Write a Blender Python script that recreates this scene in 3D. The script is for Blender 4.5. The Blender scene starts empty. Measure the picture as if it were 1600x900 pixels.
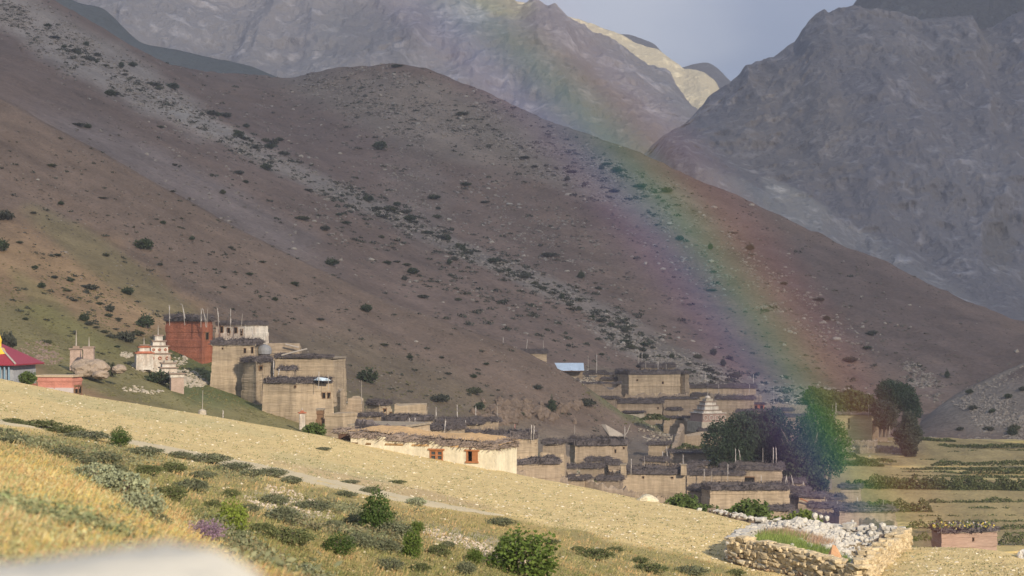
import bpy, math, random, time
import numpy as np
from mathutils import Vector, Matrix
from mathutils.bvhtree import BVHTree
T0 = time.time()
SC = bpy.context.scene
COL = SC.collection
R = math.radians

# ------------------------------------------------------------------ camera, sky, sun, exposure
FPX = 2986.0                     # focal length in photo pixels (photo 1600 wide)
PITCH = math.atan(40 / FPX)      # horizon lies a little below the middle of the frame
cam_d = bpy.data.cameras.new('camera')
cam_d.sensor_width = 36.0
cam_d.lens = FPX / 1600 * 36
cam_d.clip_start = 0.1
cam_d.clip_end = 40000
cam_d.dof.use_dof = True
cam_d.dof.focus_distance = 170
cam_d.dof.aperture_fstop = 2.3
cam = bpy.data.objects.new('camera', cam_d)
cam.rotation_euler = (math.pi / 2 + PITCH, 0, 0)
COL.objects.link(cam)
SC.camera = cam

SUN_AZ, SUN_EL = 152.5, 24.0     # clockwise from the view direction (+Y), degrees
SDIR = Vector((math.sin(R(SUN_AZ)) * math.cos(R(SUN_EL)), math.cos(R(SUN_AZ)) * math.cos(R(SUN_EL)), math.sin(R(SUN_EL))))
sun_d = bpy.data.lights.new('sun', 'SUN')
sun_d.energy = 4.6
sun_d.angle = R(0.5)
sun_d.color = (1.0, 0.87, 0.68)
sun = bpy.data.objects.new('sun', sun_d)
sun.rotation_euler = SDIR.to_track_quat('Z', 'Y').to_euler()
COL.objects.link(sun)

world = bpy.data.worlds.new('World')
SC.world = world
world.use_nodes = True
nt = world.node_tree
for n in list(nt.nodes): nt.nodes.remove(n)
def N(t, typ, **kw):
    n = t.nodes.new(typ)
    for k, v in kw.items(): setattr(n, k, v)
    return n
sky = N(nt, 'ShaderNodeTexSky', sky_type='NISHITA', sun_disc=False)
sky.sun_elevation = R(SUN_EL)
sky.sun_rotation = R(SUN_AZ)
sky.altitude = 3800
sky.air_density = 1.0; sky.dust_density = 1.5; sky.ozone_density = 1.0
bg1 = N(nt, 'ShaderNodeBackground'); bg1.inputs[1].default_value = 0.10
nt.links.new(sky.outputs[0], bg1.inputs[0])
tc = N(nt, 'ShaderNodeTexCoord')
# rain cloud over the sky: soft large masses, darker slate blue and paler grey
mp = N(nt, 'ShaderNodeMapping'); mp.inputs['Scale'].default_value = (1.0, 1.0, 2.2)
nt.links.new(tc.outputs['Generated'], mp.inputs[0])
nz = N(nt, 'ShaderNodeTexNoise'); nz.inputs['Scale'].default_value = 5.5; nz.inputs['Detail'].default_value = 7; nz.inputs['Roughness'].default_value = 0.5
nz.inputs['Distortion'].default_value = 0.4
nt.links.new(mp.outputs[0], nz.inputs['Vector'])
cr = N(nt, 'ShaderNodeValToRGB')
cr.color_ramp.elements[0].position = 0.38; cr.color_ramp.elements[0].color = (0.21, 0.31, 0.50, 1)
cr.color_ramp.elements[1].position = 0.64; cr.color_ramp.elements[1].color = (0.38, 0.48, 0.67, 1)
nt.links.new(nz.outputs[0], cr.inputs[0])
# a paler, sunlit bank of cloud low over the pass
nrm = N(nt, 'ShaderNodeVectorMath', operation='NORMALIZE'); nt.links.new(tc.outputs['Generated'], nrm.inputs[0])
dst = N(nt, 'ShaderNodeVectorMath', operation='DISTANCE'); nt.links.new(nrm.outputs[0], dst.inputs[0]); dst.inputs[1].default_value = (.052, .985, .168)
ad1 = N(nt, 'ShaderNodeMath', operation='MULTIPLY_ADD'); nt.links.new(nz.outputs[0], ad1.inputs[0]); ad1.inputs[1].default_value = .10; nt.links.new(dst.outputs['Value'], ad1.inputs[2])
mrc = N(nt, 'ShaderNodeMapRange'); nt.links.new(ad1.outputs[0], mrc.inputs[0]); mrc.inputs[1].default_value = .125; mrc.inputs[2].default_value = .07; mrc.inputs[3].default_value = 0; mrc.inputs[4].default_value = .8; mrc.interpolation_type = 'SMOOTHSTEP'
mxc = N(nt, 'ShaderNodeMix', data_type='RGBA'); nt.links.new(mrc.outputs[0], mxc.inputs[0]); nt.links.new(cr.outputs[0], mxc.inputs[6]); mxc.inputs[7].default_value = (.86, .90, .97, 1)
bg2 = N(nt, 'ShaderNodeBackground'); bg2.inputs[1].default_value = 1.0
nt.links.new(mxc.outputs[2], bg2.inputs[0])
mixw = N(nt, 'ShaderNodeMixShader'); mixw.inputs[0].default_value = 0.8
nt.links.new(bg1.outputs[0], mixw.inputs[1]); nt.links.new(bg2.outputs[0], mixw.inputs[2])
outw = N(nt, 'ShaderNodeOutputWorld'); nt.links.new(mixw.outputs[0], outw.inputs[0])

SC.view_settings.view_transform = 'Standard'
SC.view_settings.look = 'None'
SC.view_settings.exposure = 0.36
SC.view_settings.gamma = 1.0
SC.view_settings.use_curve_mapping = False
cy = SC.cycles
cy.use_denoising = True
cy.max_bounces = 5; cy.diffuse_bounces = 2; cy.glossy_bounces = 1; cy.transmission_bounces = 2
cy.transparent_max_bounces = 12; cy.volume_bounces = 0
cy.sample_clamp_indirect = 3.0
cy.caustics_reflective = False; cy.caustics_refractive = False

# ------------------------------------------------------------------ helpers: pixels of the photo -> points at a real distance
CP, SP = math.cos(PITCH), math.sin(PITCH)
def dirs(px, py):
    px = np.asarray(px, float); py = np.asarray(py, float)
    xc = (px - 800) / FPX; yc = (450 - py) / FPX
    dy = CP - SP * yc; dz = SP + CP * yc
    return np.stack([xc / dy, np.ones_like(dy), dz / dy], -1)      # y component 1
def at(px, py, d):
    v = dirs(px, py) * np.asarray(d, float)[..., None] if np.ndim(px) else dirs(px, py) * d
    return v
def proj(P):
    P = np.asarray(P, float)
    zc = P[..., 1] * CP + P[..., 2] * SP; yc = -P[..., 1] * SP + P[..., 2] * CP
    return 800 + FPX * P[..., 0] / zc, 450 - FPX * yc / zc
def lin(c): return tuple(((x / 255) / 12.92 if x / 255 <= .04045 else ((x / 255 + .055) / 1.055) ** 2.4) for x in c)

# ------------------------------------------------------------------ helpers: noise
def _hash(ix, iy, iz, seed):
    h = (ix.astype(np.int64) * 374761393 + iy.astype(np.int64) * 668265263 + iz.astype(np.int64) * 2147483647 + seed * 1013904223) & 0xffffffff
    h = ((h ^ (h >> 13)) * 1274126177) & 0xffffffff
    h = h ^ (h >> 16)
    return (h & 0xffff) / 65535.0
def vnoise(P, seed=0):
    P = np.asarray(P, float); i = np.floor(P); f = P - i; u = f * f * (3 - 2 * f); i = i.astype(np.int64)
    x, y, z = i[..., 0], i[..., 1], i[..., 2]; r = 0
    for a in (0, 1):
        wa = u[..., 0] if a else 1 - u[..., 0]
        for b in (0, 1):
            wb = u[..., 1] if b else 1 - u[..., 1]
            for c in (0, 1):
                wc = u[..., 2] if c else 1 - u[..., 2]
                r = r + wa * wb * wc * _hash(x + a, y + b, z + c, seed)
    return r * 2 - 1
def fbm(P, o=4, seed=0, g=.5):
    s = 0; a = 1; t = 0; P = np.asarray(P, float)
    for k in range(o):
        s = s + a * vnoise(P, seed + k); t += a; a *= g; P = P * 2.03 + 17.3
    return s / t
def ridged(P, o=5, seed=0, g=.55):
    s = 0; a = 1; t = 0; P = np.asarray(P, float)
    for k in range(o):
        s = s + a * (1 - 2 * np.abs(vnoise(P, seed + k))); t += a; a *= g; P = P * 2.07 + 11.1
    return s / t

# ------------------------------------------------------------------ helpers: objects
def tag(o, label=None, cat=None, group=None, kind=None):
    if label: o['label'] = label
    if cat: o['category'] = cat
    if group: o['group'] = group
    if kind: o['kind'] = kind
    return o
def new_mesh(name, V, F, mats=None, mi=None, smooth=False, col=None):
    """V (n,3); F (m,3) or (m,4) array, or a list of such arrays / tuples."""
    V = np.asarray(V, np.float32).reshape(-1, 3)
    me = bpy.data.meshes.new(name)
    if isinstance(F, np.ndarray): Fs = [F]
    elif len(F) and isinstance(F[0], np.ndarray) and F[0].ndim == 2: Fs = F
    else:
        me.from_pydata([tuple(v) for v in V.tolist()], [], [tuple(f) for f in F]); Fs = None
    if Fs is not None:
        loops = np.concatenate([f.reshape(-1) for f in Fs]).astype(np.int32)
        tot = np.concatenate([np.full(len(f), f.shape[1], np.int32) for f in Fs])
        start = np.concatenate([[0], np.cumsum(tot)[:-1]]).astype(np.int32)
        me.vertices.add(len(V)); me.vertices.foreach_set('co', V.ravel())
        me.loops.add(len(loops)); me.loops.foreach_set('vertex_index', loops)
        me.polygons.add(len(tot)); me.polygons.foreach_set('loop_start', start)
        try: me.polygons.foreach_set('loop_total', tot)
        except Exception: pass
    for m in ([mats] if isinstance(mats, bpy.types.Material) else (mats or [])): me.materials.append(m)
    if mi is not None: me.polygons.foreach_set('material_index', np.asarray(mi, np.int32))
    me.polygons.foreach_set('use_smooth', np.full(len(me.polygons), bool(smooth)))
    if col is not None:
        a = me.attributes.new('col', 'FLOAT_COLOR', 'POINT')
        c = np.ones((len(V), 4), np.float32); c[:, :3] = np.asarray(col, np.float32).reshape(-1, 3) if np.ndim(col) > 1 else col
        a.data.foreach_set('color', c.ravel())
    me.update(); me.validate()
    return me
def link(name, me, parent=None, loc=None, rotz=None, scale=None):
    o = bpy.data.objects.new(name, me); COL.objects.link(o)
    if parent: o.parent = parent
    if loc is not None: o.location = tuple(float(x) for x in loc)
    if rotz is not None: o.rotation_euler = (0, 0, rotz)
    if scale is not None: o.scale = scale if np.ndim(scale) else (scale,) * 3
    return o
def empty(name, loc, rotz=0):
    o = link(name, None, loc=loc, rotz=rotz); o.empty_display_size = .3
    return o
class MB:
    """collects boxes, bars, prisms and so on into ONE mesh"""
    def __init__(s): s.V = []; s.F = []; s.n = 0
    def add(s, V, F):
        V = np.asarray(V, float).reshape(-1, 3); s.V.append(V)
        for f in F: s.F.append(tuple(int(i) + s.n for i in f))
        s.n += len(V)
    def box(s, x0, x1, y0, y1, z0, z1):
        s.hexa([(x0, y0), (x1, y0), (x1, y1), (x0, y1)], z0, z1)
    def hexa(s, poly, z0, z1, top=None, ztop=None):
        """prism over a 2-D polygon; top: another polygon for the upper ring"""
        n = len(poly); top = top or poly
        V = [(p[0], p[1], z0) for p in poly] + [(p[0], p[1], (ztop[i] if ztop is not None else z1)) for i, p in enumerate(top)]
        F = [tuple(range(n))[::-1], tuple(range(n, 2 * n))] + [(i, (i + 1) % n, n + (i + 1) % n, n + i) for i in range(n)]
        s.add(V, F)
    def tube(s, pts, rad, n=6):
        pts = [Vector(p) for p in pts]; rad = rad if np.ndim(rad) else [rad] * len(pts); V = []; F = []
        for i, p in enumerate(pts):
            t = (pts[min(i + 1, len(pts) - 1)] - pts[max(i - 1, 0)]).normalized()
            a = t.orthogonal().normalized() if i == 0 else (a - t * a.dot(t)).normalized()
            b = t.cross(a)
            for k in range(n):
                q = 2 * math.pi * k / n; V.append(p + (a * math.cos(q) + b * math.sin(q)) * rad[i])
        for i in range(len(pts) - 1):
            for k in range(n): F.append((i * n + k, i * n + (k + 1) % n, (i + 1) * n + (k + 1) % n, (i + 1) * n + k))
        F.append(tuple(range(n))[::-1]); F.append(tuple(range((len(pts) - 1) * n, len(pts) * n)))
        s.add(V, F)
    def lathe(s, prof, n=14, cx=0, cy=0, sq=False):
        V = []; F = []
        for r, z in prof:
            for k in range(n):
                q = 2 * math.pi * (k + .5) / n; V.append((cx + r * math.cos(q), cy + r * math.sin(q), z))
        for i in range(len(prof) - 1):
            for k in range(n): F.append((i * n + k, i * n + (k + 1) % n, (i + 1) * n + (k + 1) % n, (i + 1) * n + k))
        F.append(tuple(range(n))[::-1]); F.append(tuple(range((len(prof) - 1) * n, len(prof) * n)))
        s.add(V, F)
    def build(s, name, mat, parent=None, smooth=False, col=None, loc=None, rotz=None):
        me = new_mesh(name, np.concatenate(s.V), s.F, mat, smooth=smooth, col=col)
        return link(name, me, parent, loc, rotz)
def rng(seed): return np.random.RandomState(seed)
def prisms(P0, P1, r0, r1=None, n=3, seed=0):
    """many thin sticks at once -> V, F(quads)"""
    P0 = np.asarray(P0, float); P1 = np.asarray(P1, float); m = len(P0)
    r0 = np.broadcast_to(r0, m); r1 = r0 if r1 is None else np.broadcast_to(r1, m)
    t = P1 - P0; t = t / (np.linalg.norm(t, axis=1, keepdims=True) + 1e-9)
    up = np.where(np.abs(t[:, 2:3]) > .9, [[1., 0, 0]], [[0, 0, 1.]]); a = np.cross(t, up); a /= np.linalg.norm(a, axis=1, keepdims=True); b = np.cross(t, a)
    V = np.zeros((m, 2 * n, 3)); ph = rng(seed).rand(m) * 6
    for k in range(n):
        q = ph + 2 * math.pi * k / n; d = a * np.cos(q)[:, None] + b * np.sin(q)[:, None]
        V[:, k] = P0 + d * r0[:, None]; V[:, n + k] = P1 + d * r1[:, None]
    f = np.array([[k, (k + 1) % n, n + (k + 1) % n, n + k] for k in range(n)])
    F = (np.arange(m)[:, None, None] * 2 * n + f[None]).reshape(-1, 4)
    return V.reshape(-1, 3), F
def quads(P, size, seed=0, flat=0.0, asp=1.0):
    """many small leaf faces with random turns; size may be an array"""
    r = rng(seed); m = len(P); nrm = r.normal(size=(m, 3)); nrm[:, 2] += flat; nrm /= np.linalg.norm(nrm, axis=1, keepdims=True)
    a = np.cross(nrm, r.normal(size=(m, 3))); a /= np.linalg.norm(a, axis=1, keepdims=True); b = np.cross(nrm, a)
    s = np.broadcast_to(size, m)[:, None] * .5
    a = a * s; b = b * s * asp
    V = np.stack([P - a * .9, P - b * .75 + a * .1, P + a, P + b * .8 - a * .05], 1)
    F = np.arange(m * 4).reshape(m, 4)
    return V.reshape(-1, 3), F
_ICO = None
def ico():
    global _ICO
    if _ICO is None:
        p = (1 + 5 ** .5) / 2
        v = np.array([(-1, p, 0), (1, p, 0), (-1, -p, 0), (1, -p, 0), (0, -1, p), (0, 1, p), (0, -1, -p), (0, 1, -p), (p, 0, -1), (p, 0, 1), (-p, 0, -1), (-p, 0, 1)]) / math.hypot(1, p)
        f = np.array([(0, 11, 5), (0, 5, 1), (0, 1, 7), (0, 7, 10), (0, 10, 11), (1, 5, 9), (5, 11, 4), (11, 10, 2), (10, 7, 6), (7, 1, 8), (3, 9, 4), (3, 4, 2), (3, 2, 6), (3, 6, 8), (3, 8, 9), (4, 9, 5), (2, 4, 11), (6, 2, 10), (8, 6, 7), (9, 8, 1)])
        _ICO = v, f
    return _ICO
def rocks(P, size, seed=0, flat=.7, jit=.35):
    """many angular stones -> V, F"""
    v, f = ico(); r = rng(seed); m = len(P); s = np.broadcast_to(size, m)
    V = v[None] * (1 + (r.rand(m, 12, 1) - .5) * 2 * jit)
    sc = np.stack([.7 + .6 * r.rand(m), .7 + .5 * r.rand(m), flat * (.7 + .6 * r.rand(m))], -1)[:, None]
    V = V * sc; q = r.rand(m) * 6.28; c, n = np.cos(q)[:, None], np.sin(q)[:, None]
    V = np.stack([V[..., 0] * c - V[..., 1] * n, V[..., 0] * n + V[..., 1] * c, V[..., 2]], -1)
    V = V * (s * .5)[:, None, None] + P[:, None]
    return V.reshape(-1, 3), (np.arange(m)[:, None, None] * 12 + f[None]).reshape(-1, 3)

# ------------------------------------------------------------------ materials
MATS = {}
def mat(name, base=None, attr=False, var=.25, scale=2.0, scale2=None, bump=.3, bscale=None, rough=.95, dark=None, stretch=(1, 1, 1), rot=(0, 0, 0), spec=.15, transl=0., drip=0.):
    """procedural material: base colour (or the 'col' attribute) times noise at two scales, with relief"""
    if name in MATS: return MATS[name]
    m = bpy.data.materials.new(name); MATS[name] = m; m.use_nodes = True; t = m.node_tree
    b = t.nodes['Principled BSDF']; b.inputs['Roughness'].default_value = rough; b.inputs['Specular IOR Level'].default_value = spec
    tcn = N(t, 'ShaderNodeTexCoord'); mpn = N(t, 'ShaderNodeMapping'); mpn.inputs['Scale'].default_value = stretch; mpn.inputs['Rotation'].default_value = rot
    t.links.new(tcn.outputs['Object'], mpn.inputs[0]); vec = mpn.outputs[0]
    n1 = N(t, 'ShaderNodeTexNoise'); n1.inputs['Scale'].default_value = scale; n1.inputs['Detail'].default_value = 5; n1.inputs['Roughness'].default_value = .6
    t.links.new(vec, n1.inputs['Vector'])
    n2 = N(t, 'ShaderNodeTexNoise'); n2.inputs['Scale'].default_value = scale2 or scale * 7.3; n2.inputs['Detail'].default_value = 4
    t.links.new(vec, n2.inputs['Vector'])
    ad = N(t, 'ShaderNodeMath', operation='ADD'); t.links.new(n1.outputs[0], ad.inputs[0]); t.links.new(n2.outputs[0], ad.inputs[1])
    mr = N(t, 'ShaderNodeMapRange'); t.links.new(ad.outputs[0], mr.inputs[0])
    mr.inputs[1].default_value = .65; mr.inputs[2].default_value = 1.35; mr.inputs[3].default_value = 1 - var; mr.inputs[4].default_value = 1 + var
    vm = N(t, 'ShaderNodeVectorMath', operation='SCALE')
    if attr:
        at_ = N(t, 'ShaderNodeAttribute'); at_.attribute_name = 'col'; src = at_.outputs['Color']
    else:
        rgb = N(t, 'ShaderNodeRGB'); rgb.outputs[0].default_value = (*base, 1); src = rgb.outputs[0]
    if dark is not None:      # a second colour that comes and goes in patches
        mx = N(t, 'ShaderNodeMix', data_type='RGBA'); n3 = N(t, 'ShaderNodeTexNoise'); n3.inputs['Scale'].default_value = scale * .45; n3.inputs['Detail'].default_value = 6; n3.inputs['Roughness'].default_value = .65
        t.links.new(vec, n3.inputs['Vector'])
        m2 = N(t, 'ShaderNodeMapRange'); m2.inputs[1].default_value = .45; m2.inputs[2].default_value = .62; t.links.new(n3.outputs[0], m2.inputs[0])
        t.links.new(m2.outputs[0], mx.inputs[0]); t.links.new(src, mx.inputs[6]); mx.inputs[7].default_value = (*dark, 1); src = mx.outputs[2]
    fac = mr.outputs[0]
    if drip:      # rain-washed streaks running down the wall
        m3 = N(t, 'ShaderNodeMapping'); m3.inputs['Scale'].default_value = (1.6, 1.6, .16); t.links.new(tcn.outputs['Object'], m3.inputs[0])
        n4 = N(t, 'ShaderNodeTexNoise'); n4.inputs['Scale'].default_value = 1.; n4.inputs['Detail'].default_value = 6; n4.inputs['Roughness'].default_value = .7; t.links.new(m3.outputs[0], n4.inputs['Vector'])
        m4 = N(t, 'ShaderNodeMapRange'); m4.inputs[1].default_value = .42; m4.inputs[2].default_value = .66; m4.inputs[3].default_value = 1.06; m4.inputs[4].default_value = 1 - drip; t.links.new(n4.outputs[0], m4.inputs[0])
        mm = N(t, 'ShaderNodeMath', operation='MULTIPLY'); t.links.new(fac, mm.inputs[0]); t.links.new(m4.outputs[0], mm.inputs[1]); fac = mm.outputs[0]
    t.links.new(src, vm.inputs[0]); t.links.new(fac, vm.inputs['Scale'])
    t.links.new(vm.outputs[0], b.inputs['Base Color'])
    if bump:
        bp = N(t, 'ShaderNodeBump'); bp.inputs['Strength'].default_value = 1.0; bp.inputs['Distance'].default_value = bump
        t.links.new(ad.outputs[0], bp.inputs['Height']); t.links.new(bp.outputs[0], b.inputs['Normal'])
    if transl:
        tr = N(t, 'ShaderNodeBsdfTranslucent'); ms = N(t, 'ShaderNodeMixShader'); ms.inputs[0].default_value = transl
        t.links.new(vm.outputs[0], tr.inputs[0]); t.links.new(b.outputs[0], ms.inputs[1]); t.links.new(tr.outputs[0], ms.inputs[2])
        t.links.new(ms.outputs[0], t.nodes['Material Output'].inputs[0])
    return m
# ------------------------------------------------------------------ terrain: every slope is lofted between contour lines that stand at real distances
LAY = {}
def tint(px, py, base, blobs):
    """soil colour of each vertex, some light painted in: base with soft patches [(px, py, rx, ry, angle, colour, strength)]"""
    c = np.tile(np.asarray(base, float), (px.size, 1)).reshape(px.shape + (3,))
    wob = fbm(np.stack([px / 60, py / 22, 0 * px], -1), 3, 91)
    for bl in blobs:
        if bl[0] == 'below':          # everything on the near side of a line, with a ragged edge
            _, line, fe, colr, st = bl; l = np.array(line, float)
            w = np.clip((py + wob * fe * 1.5 - np.interp(px, l[:, 0], l[:, 1])) / fe, 0, 1) * st
            c = c * (1 - w[..., None]) + np.asarray(colr) * w[..., None]; continue
        bx, by, rx, ry, ang, colr, st = bl
        a = R(ang); dx, dy = px - bx, py - by
        u = (dx * math.cos(a) + dy * math.sin(a)) / rx; v = (-dx * math.sin(a) + dy * math.cos(a)) / ry
        w = np.clip(1.6 - 1.6 * (u * u + v * v) * (1 + .5 * wob), 0, 1) * st
        c = c * (1 - w[..., None]) + np.asarray(colr) * w[..., None]
    return c
def catmull(P, nsub, nlin=0):
    out = []
    for i in range(len(P) - 1):
        p0 = P[max(i - 1, 0)]; p1 = P[i]; p2 = P[i + 1]; p3 = P[min(i + 2, len(P) - 1)]
        n = nsub[i] if np.ndim(nsub) else nsub
        L = lambda a, b: np.maximum(np.abs(b[..., :1] - a[..., :1]), 1e-3)
        l0, l1, l2 = L(p0, p1) if i else 0, L(p1, p2), L(p2, p3)
        last = i + 2 > len(P) - 1
        m1 = (p2 - p0) * l1 / (l0 + l1) if i else p2 - p1
        m2 = (p3 - p1) * l1 / (l1 + l2) if not last else p2 - p1
        if i >= len(P) - 1 - nlin: m1 = m2 = p2 - p1
        if i == len(P) - 2 - nlin: m2 = p2 - p1
        for k in range(n):
            t = k / n
            out.append((2 * t ** 3 - 3 * t * t + 1) * p1 + (t ** 3 - 2 * t * t + t) * m1 + (3 * t * t - 2 * t ** 3) * p2 + (t ** 3 - t * t) * m2)
    out.append(P[-1]); return np.array(out)
def layer(name, rows, x0, x1, nx, nsub, material, base, blobs=(), disp=None, smooth_px=25, label=None, zrows=(), fit=None, streak=None):
    """rows: lists of (px, y, d) contour points from near to far; zrows: (index, dz, dd) rows made from another row by an offset"""
    xs = np.linspace(x0, x1, nx); G = []
    k = max(1, int(smooth_px / (xs[1] - xs[0])))
    ker = np.hanning(2 * k + 3)[1:-1]; ker /= ker.sum()
    for r in rows:
        r = sorted(r); a = np.array(r, float)
        y = np.interp(xs, a[:, 0], a[:, 1]); d = np.interp(xs, a[:, 0], a[:, 2])
        if k > 0:
            pad = len(ker) // 2
            f = lambda q: np.convolve(np.pad(q, pad, mode='edge'), ker, 'valid')
            y, d = f(y), f(d)
        G.append(np.stack([d, at(xs, y, d)[:, 2]], -1))
    for src, dz, dd in zrows:
        g = G[src].copy(); g[:, 0] += dd; g[:, 1] += dz; G.append(g)
    G = np.array(G)
    G = catmull(G, nsub, len(zrows))
    d, z = G[..., 0], G[..., 1]
    X = dirs(np.broadcast_to(xs, d.shape), np.full(d.shape, 450.))[..., 0] * d
    P = np.stack([X, d, z], -1)
    if disp is not None: P = disp(P)
    px, py = proj(P)
    if fit is not None:        # keep the crest line where it stands after the relief was pushed in
        i0 = sum(nsub[:fit]); want = proj(np.stack([X[i0], d[i0], z[i0]], -1))[1]
        got = py[: i0 + 2].min(0); e = got - want; w = np.hanning(47); w /= w.sum(); e = np.convolve(np.pad(e, 23, mode='edge'), w, 'valid')
        P[..., 2] += e * P[..., 1] / FPX; px, py = proj(P)
    col = tint(px, py, base, blobs)
    if streak:
        a = R(streak); u = (-px * math.sin(a) + py * math.cos(a)); v = px * math.cos(a) + py * math.sin(a)
        k = .17 * fbm(np.stack([u / 7, v / 110, 0 * u], -1), 4, 31) + .16 * fbm(np.stack([u / 30, v / 160, 0 * u + 5], -1), 3, 33) + .10 * fbm(np.stack([u / 3, v / 9, 0 * u + 5], -1), 3, 35)
        col = col * (1 + 1.3 * k)[..., None]
    m, n = d.shape; idx = np.arange(m * n).reshape(m, n)
    F = np.stack([idx[:-1, :-1], idx[:-1, 1:], idx[1:, 1:], idx[1:, :-1]], -1).reshape(-1, 4)
    me = new_mesh(name, P.reshape(-1, 3), F, material, smooth=True, col=col.reshape(-1, 3))
    o = link(name, me); tag(o, label, kind='structure')
    LAY[len(LAY)] = o
    o['bvh'] = len(BV)
    BV.append(BVHTree.FromPolygons([tuple(v) for v in P.reshape(-1, 3).tolist()], F.tolist()))
    return o
BV = []
def hit(px, py, lay):
    v = Vector(dirs(px, py)).normalized()
    h = BV[lay['bvh']].ray_cast(Vector((0, 0, 0)), v)
    return h[0]
def drop(x, y, lay, z=2000.):
    h = BV[lay['bvh']].ray_cast(Vector((x, y, z)), Vector((0, 0, -1)))
    return h[0].z if h[0] else None
def dropn(x, y, lay):
    h = BV[lay['bvh']].ray_cast(Vector((x, y, 2000)), Vector((0, 0, -1)))
    return (h[0], h[1]) if h[0] else (None, None)

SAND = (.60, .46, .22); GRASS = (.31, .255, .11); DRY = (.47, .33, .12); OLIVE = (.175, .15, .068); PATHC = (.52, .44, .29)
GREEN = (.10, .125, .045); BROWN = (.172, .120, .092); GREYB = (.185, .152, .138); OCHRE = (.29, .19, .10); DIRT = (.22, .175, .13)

PATH_UP = [(-600, 560), (0, 655), (100, 669), (250, 695), (400, 724), (560, 757), (640, 776), (720, 792), (790, 805)]
PATH_LOW = [(-600, 566), (0, 663), (160, 683), (250, 707), (400, 737), (560, 771), (640, 786), (720, 799), (790, 808), (900, 826), (1040, 858), (1130, 882), (1180, 893), (1330, 915), (2400, 960)]
# ---- the lit slope in the foreground, from the photographer's feet to its crest
def disp_fg(P):
    d = P[..., 1]; w = np.clip((d - 8) / 30, 0, 1)
    P = P.copy()
    Q = P * [1, 1, 0]
    P[..., 2] += w * (.22 * fbm(Q / 7, 3, 3) + .10 * fbm(Q / 1.6, 3, 5)) * np.clip((150 - d) / 60, .25, 1)
    return P
fg_rows = [
 [(-600, 600, -6), (2400, 600, -6)],
 [(-600, 1400, 2), (2400, 1600, 2)],
 [(-600, 1180, 6), (0, 1250, 6), (2400, 1400, 6)],
 [(-600, 700, 20), (0, 790, 20), (400, 900, 20), (800, 1000, 20), (2400, 1150, 20)],
 [(-600, 600, 38), (0, 705, 38), (120, 748, 38), (250, 805, 38), (330, 845, 40), (420, 895, 42), (600, 950, 45), (1000, 1000, 50), (2400, 1040, 60)],
 [(-600, 600, 55), (0, 692, 55), (150, 725, 55), (300, 762, 55), (400, 790, 56), (600, 832, 58), (800, 862, 62), (1000, 895, 68), (1200, 930, 75), (1600, 960, 80), (2400, 980, 80)],
 [(-600, 560, 92), (0, 657, 92), (160, 684, 92), (250, 704, 92), (400, 731, 92), (560, 766, 92), (700, 797, 91), (790, 812, 90), (900, 832, 90), (1040, 862, 89), (1150, 887, 89), (1300, 905, 88), (1420, 900, 86), (1600, 905, 84), (2400, 905, 84)],
 [(-600, 535, 125), (0, 622, 125), (200, 655, 124), (400, 695, 122), (600, 735, 120), (800, 775, 115), (1000, 812, 108), (1100, 834, 103), (1180, 851, 99), (1300, 866, 97), (1420, 872, 95), (1600, 884, 93), (2400, 890, 92)],
 [(-600, 505, 150), (0, 591, 148), (130, 617, 147), (300, 645, 146), (530, 685, 144), (775, 734, 138), (1000, 779, 126), (1120, 804, 117), (1180, 822, 112), (1230, 840, 110), (1420, 853, 104), (1500, 855, 102), (1560, 862, 99), (1600, 870, 98), (2400, 900, 95)],
]
fg = layer('hillside', fg_rows, -600, 2400, 640, [3, 3, 6, 8, 14, 30, 30, 30, 4, 12],
    mat('sunlit_soil', attr=True, var=.22, scale=.9, scale2=9., bump=.07), SAND,
    [('below', PATH_LOW, 9, GRASS, 1), ('below', [(-600, 560), (0, 694), (120, 712), (250, 770), (330, 830), (420, 895), (700, 1200)], 14, DRY, .95), (430, 855, 160, 40, 10, DRY, .5), (700, 800, 160, 28, 10, DRY, .35), (820, 830, 120, 16, 14, DRY, .4),
     (600, 760, 220, 10, 12, (.42, .31, .19), .6), (200, 640, 250, 12, 10, (.42, .38, .2), .45), (520, 730, 140, 10, 12, (.42, .38, .2), .4),
     (450, 800, 60, 20, 25, (.45, .4, .31), .8), (760, 850, 130, 16, 16, (.45, .38, .27), .7), (700, 838, 60, 10, 10, (.45, .4, .3), .7)],
    disp=disp_fg, zrows=[(8, -1.6, 12), (8, -40, 62)], label='sunlit slope of dry sandy soil, grass and low shrubs')

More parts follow.
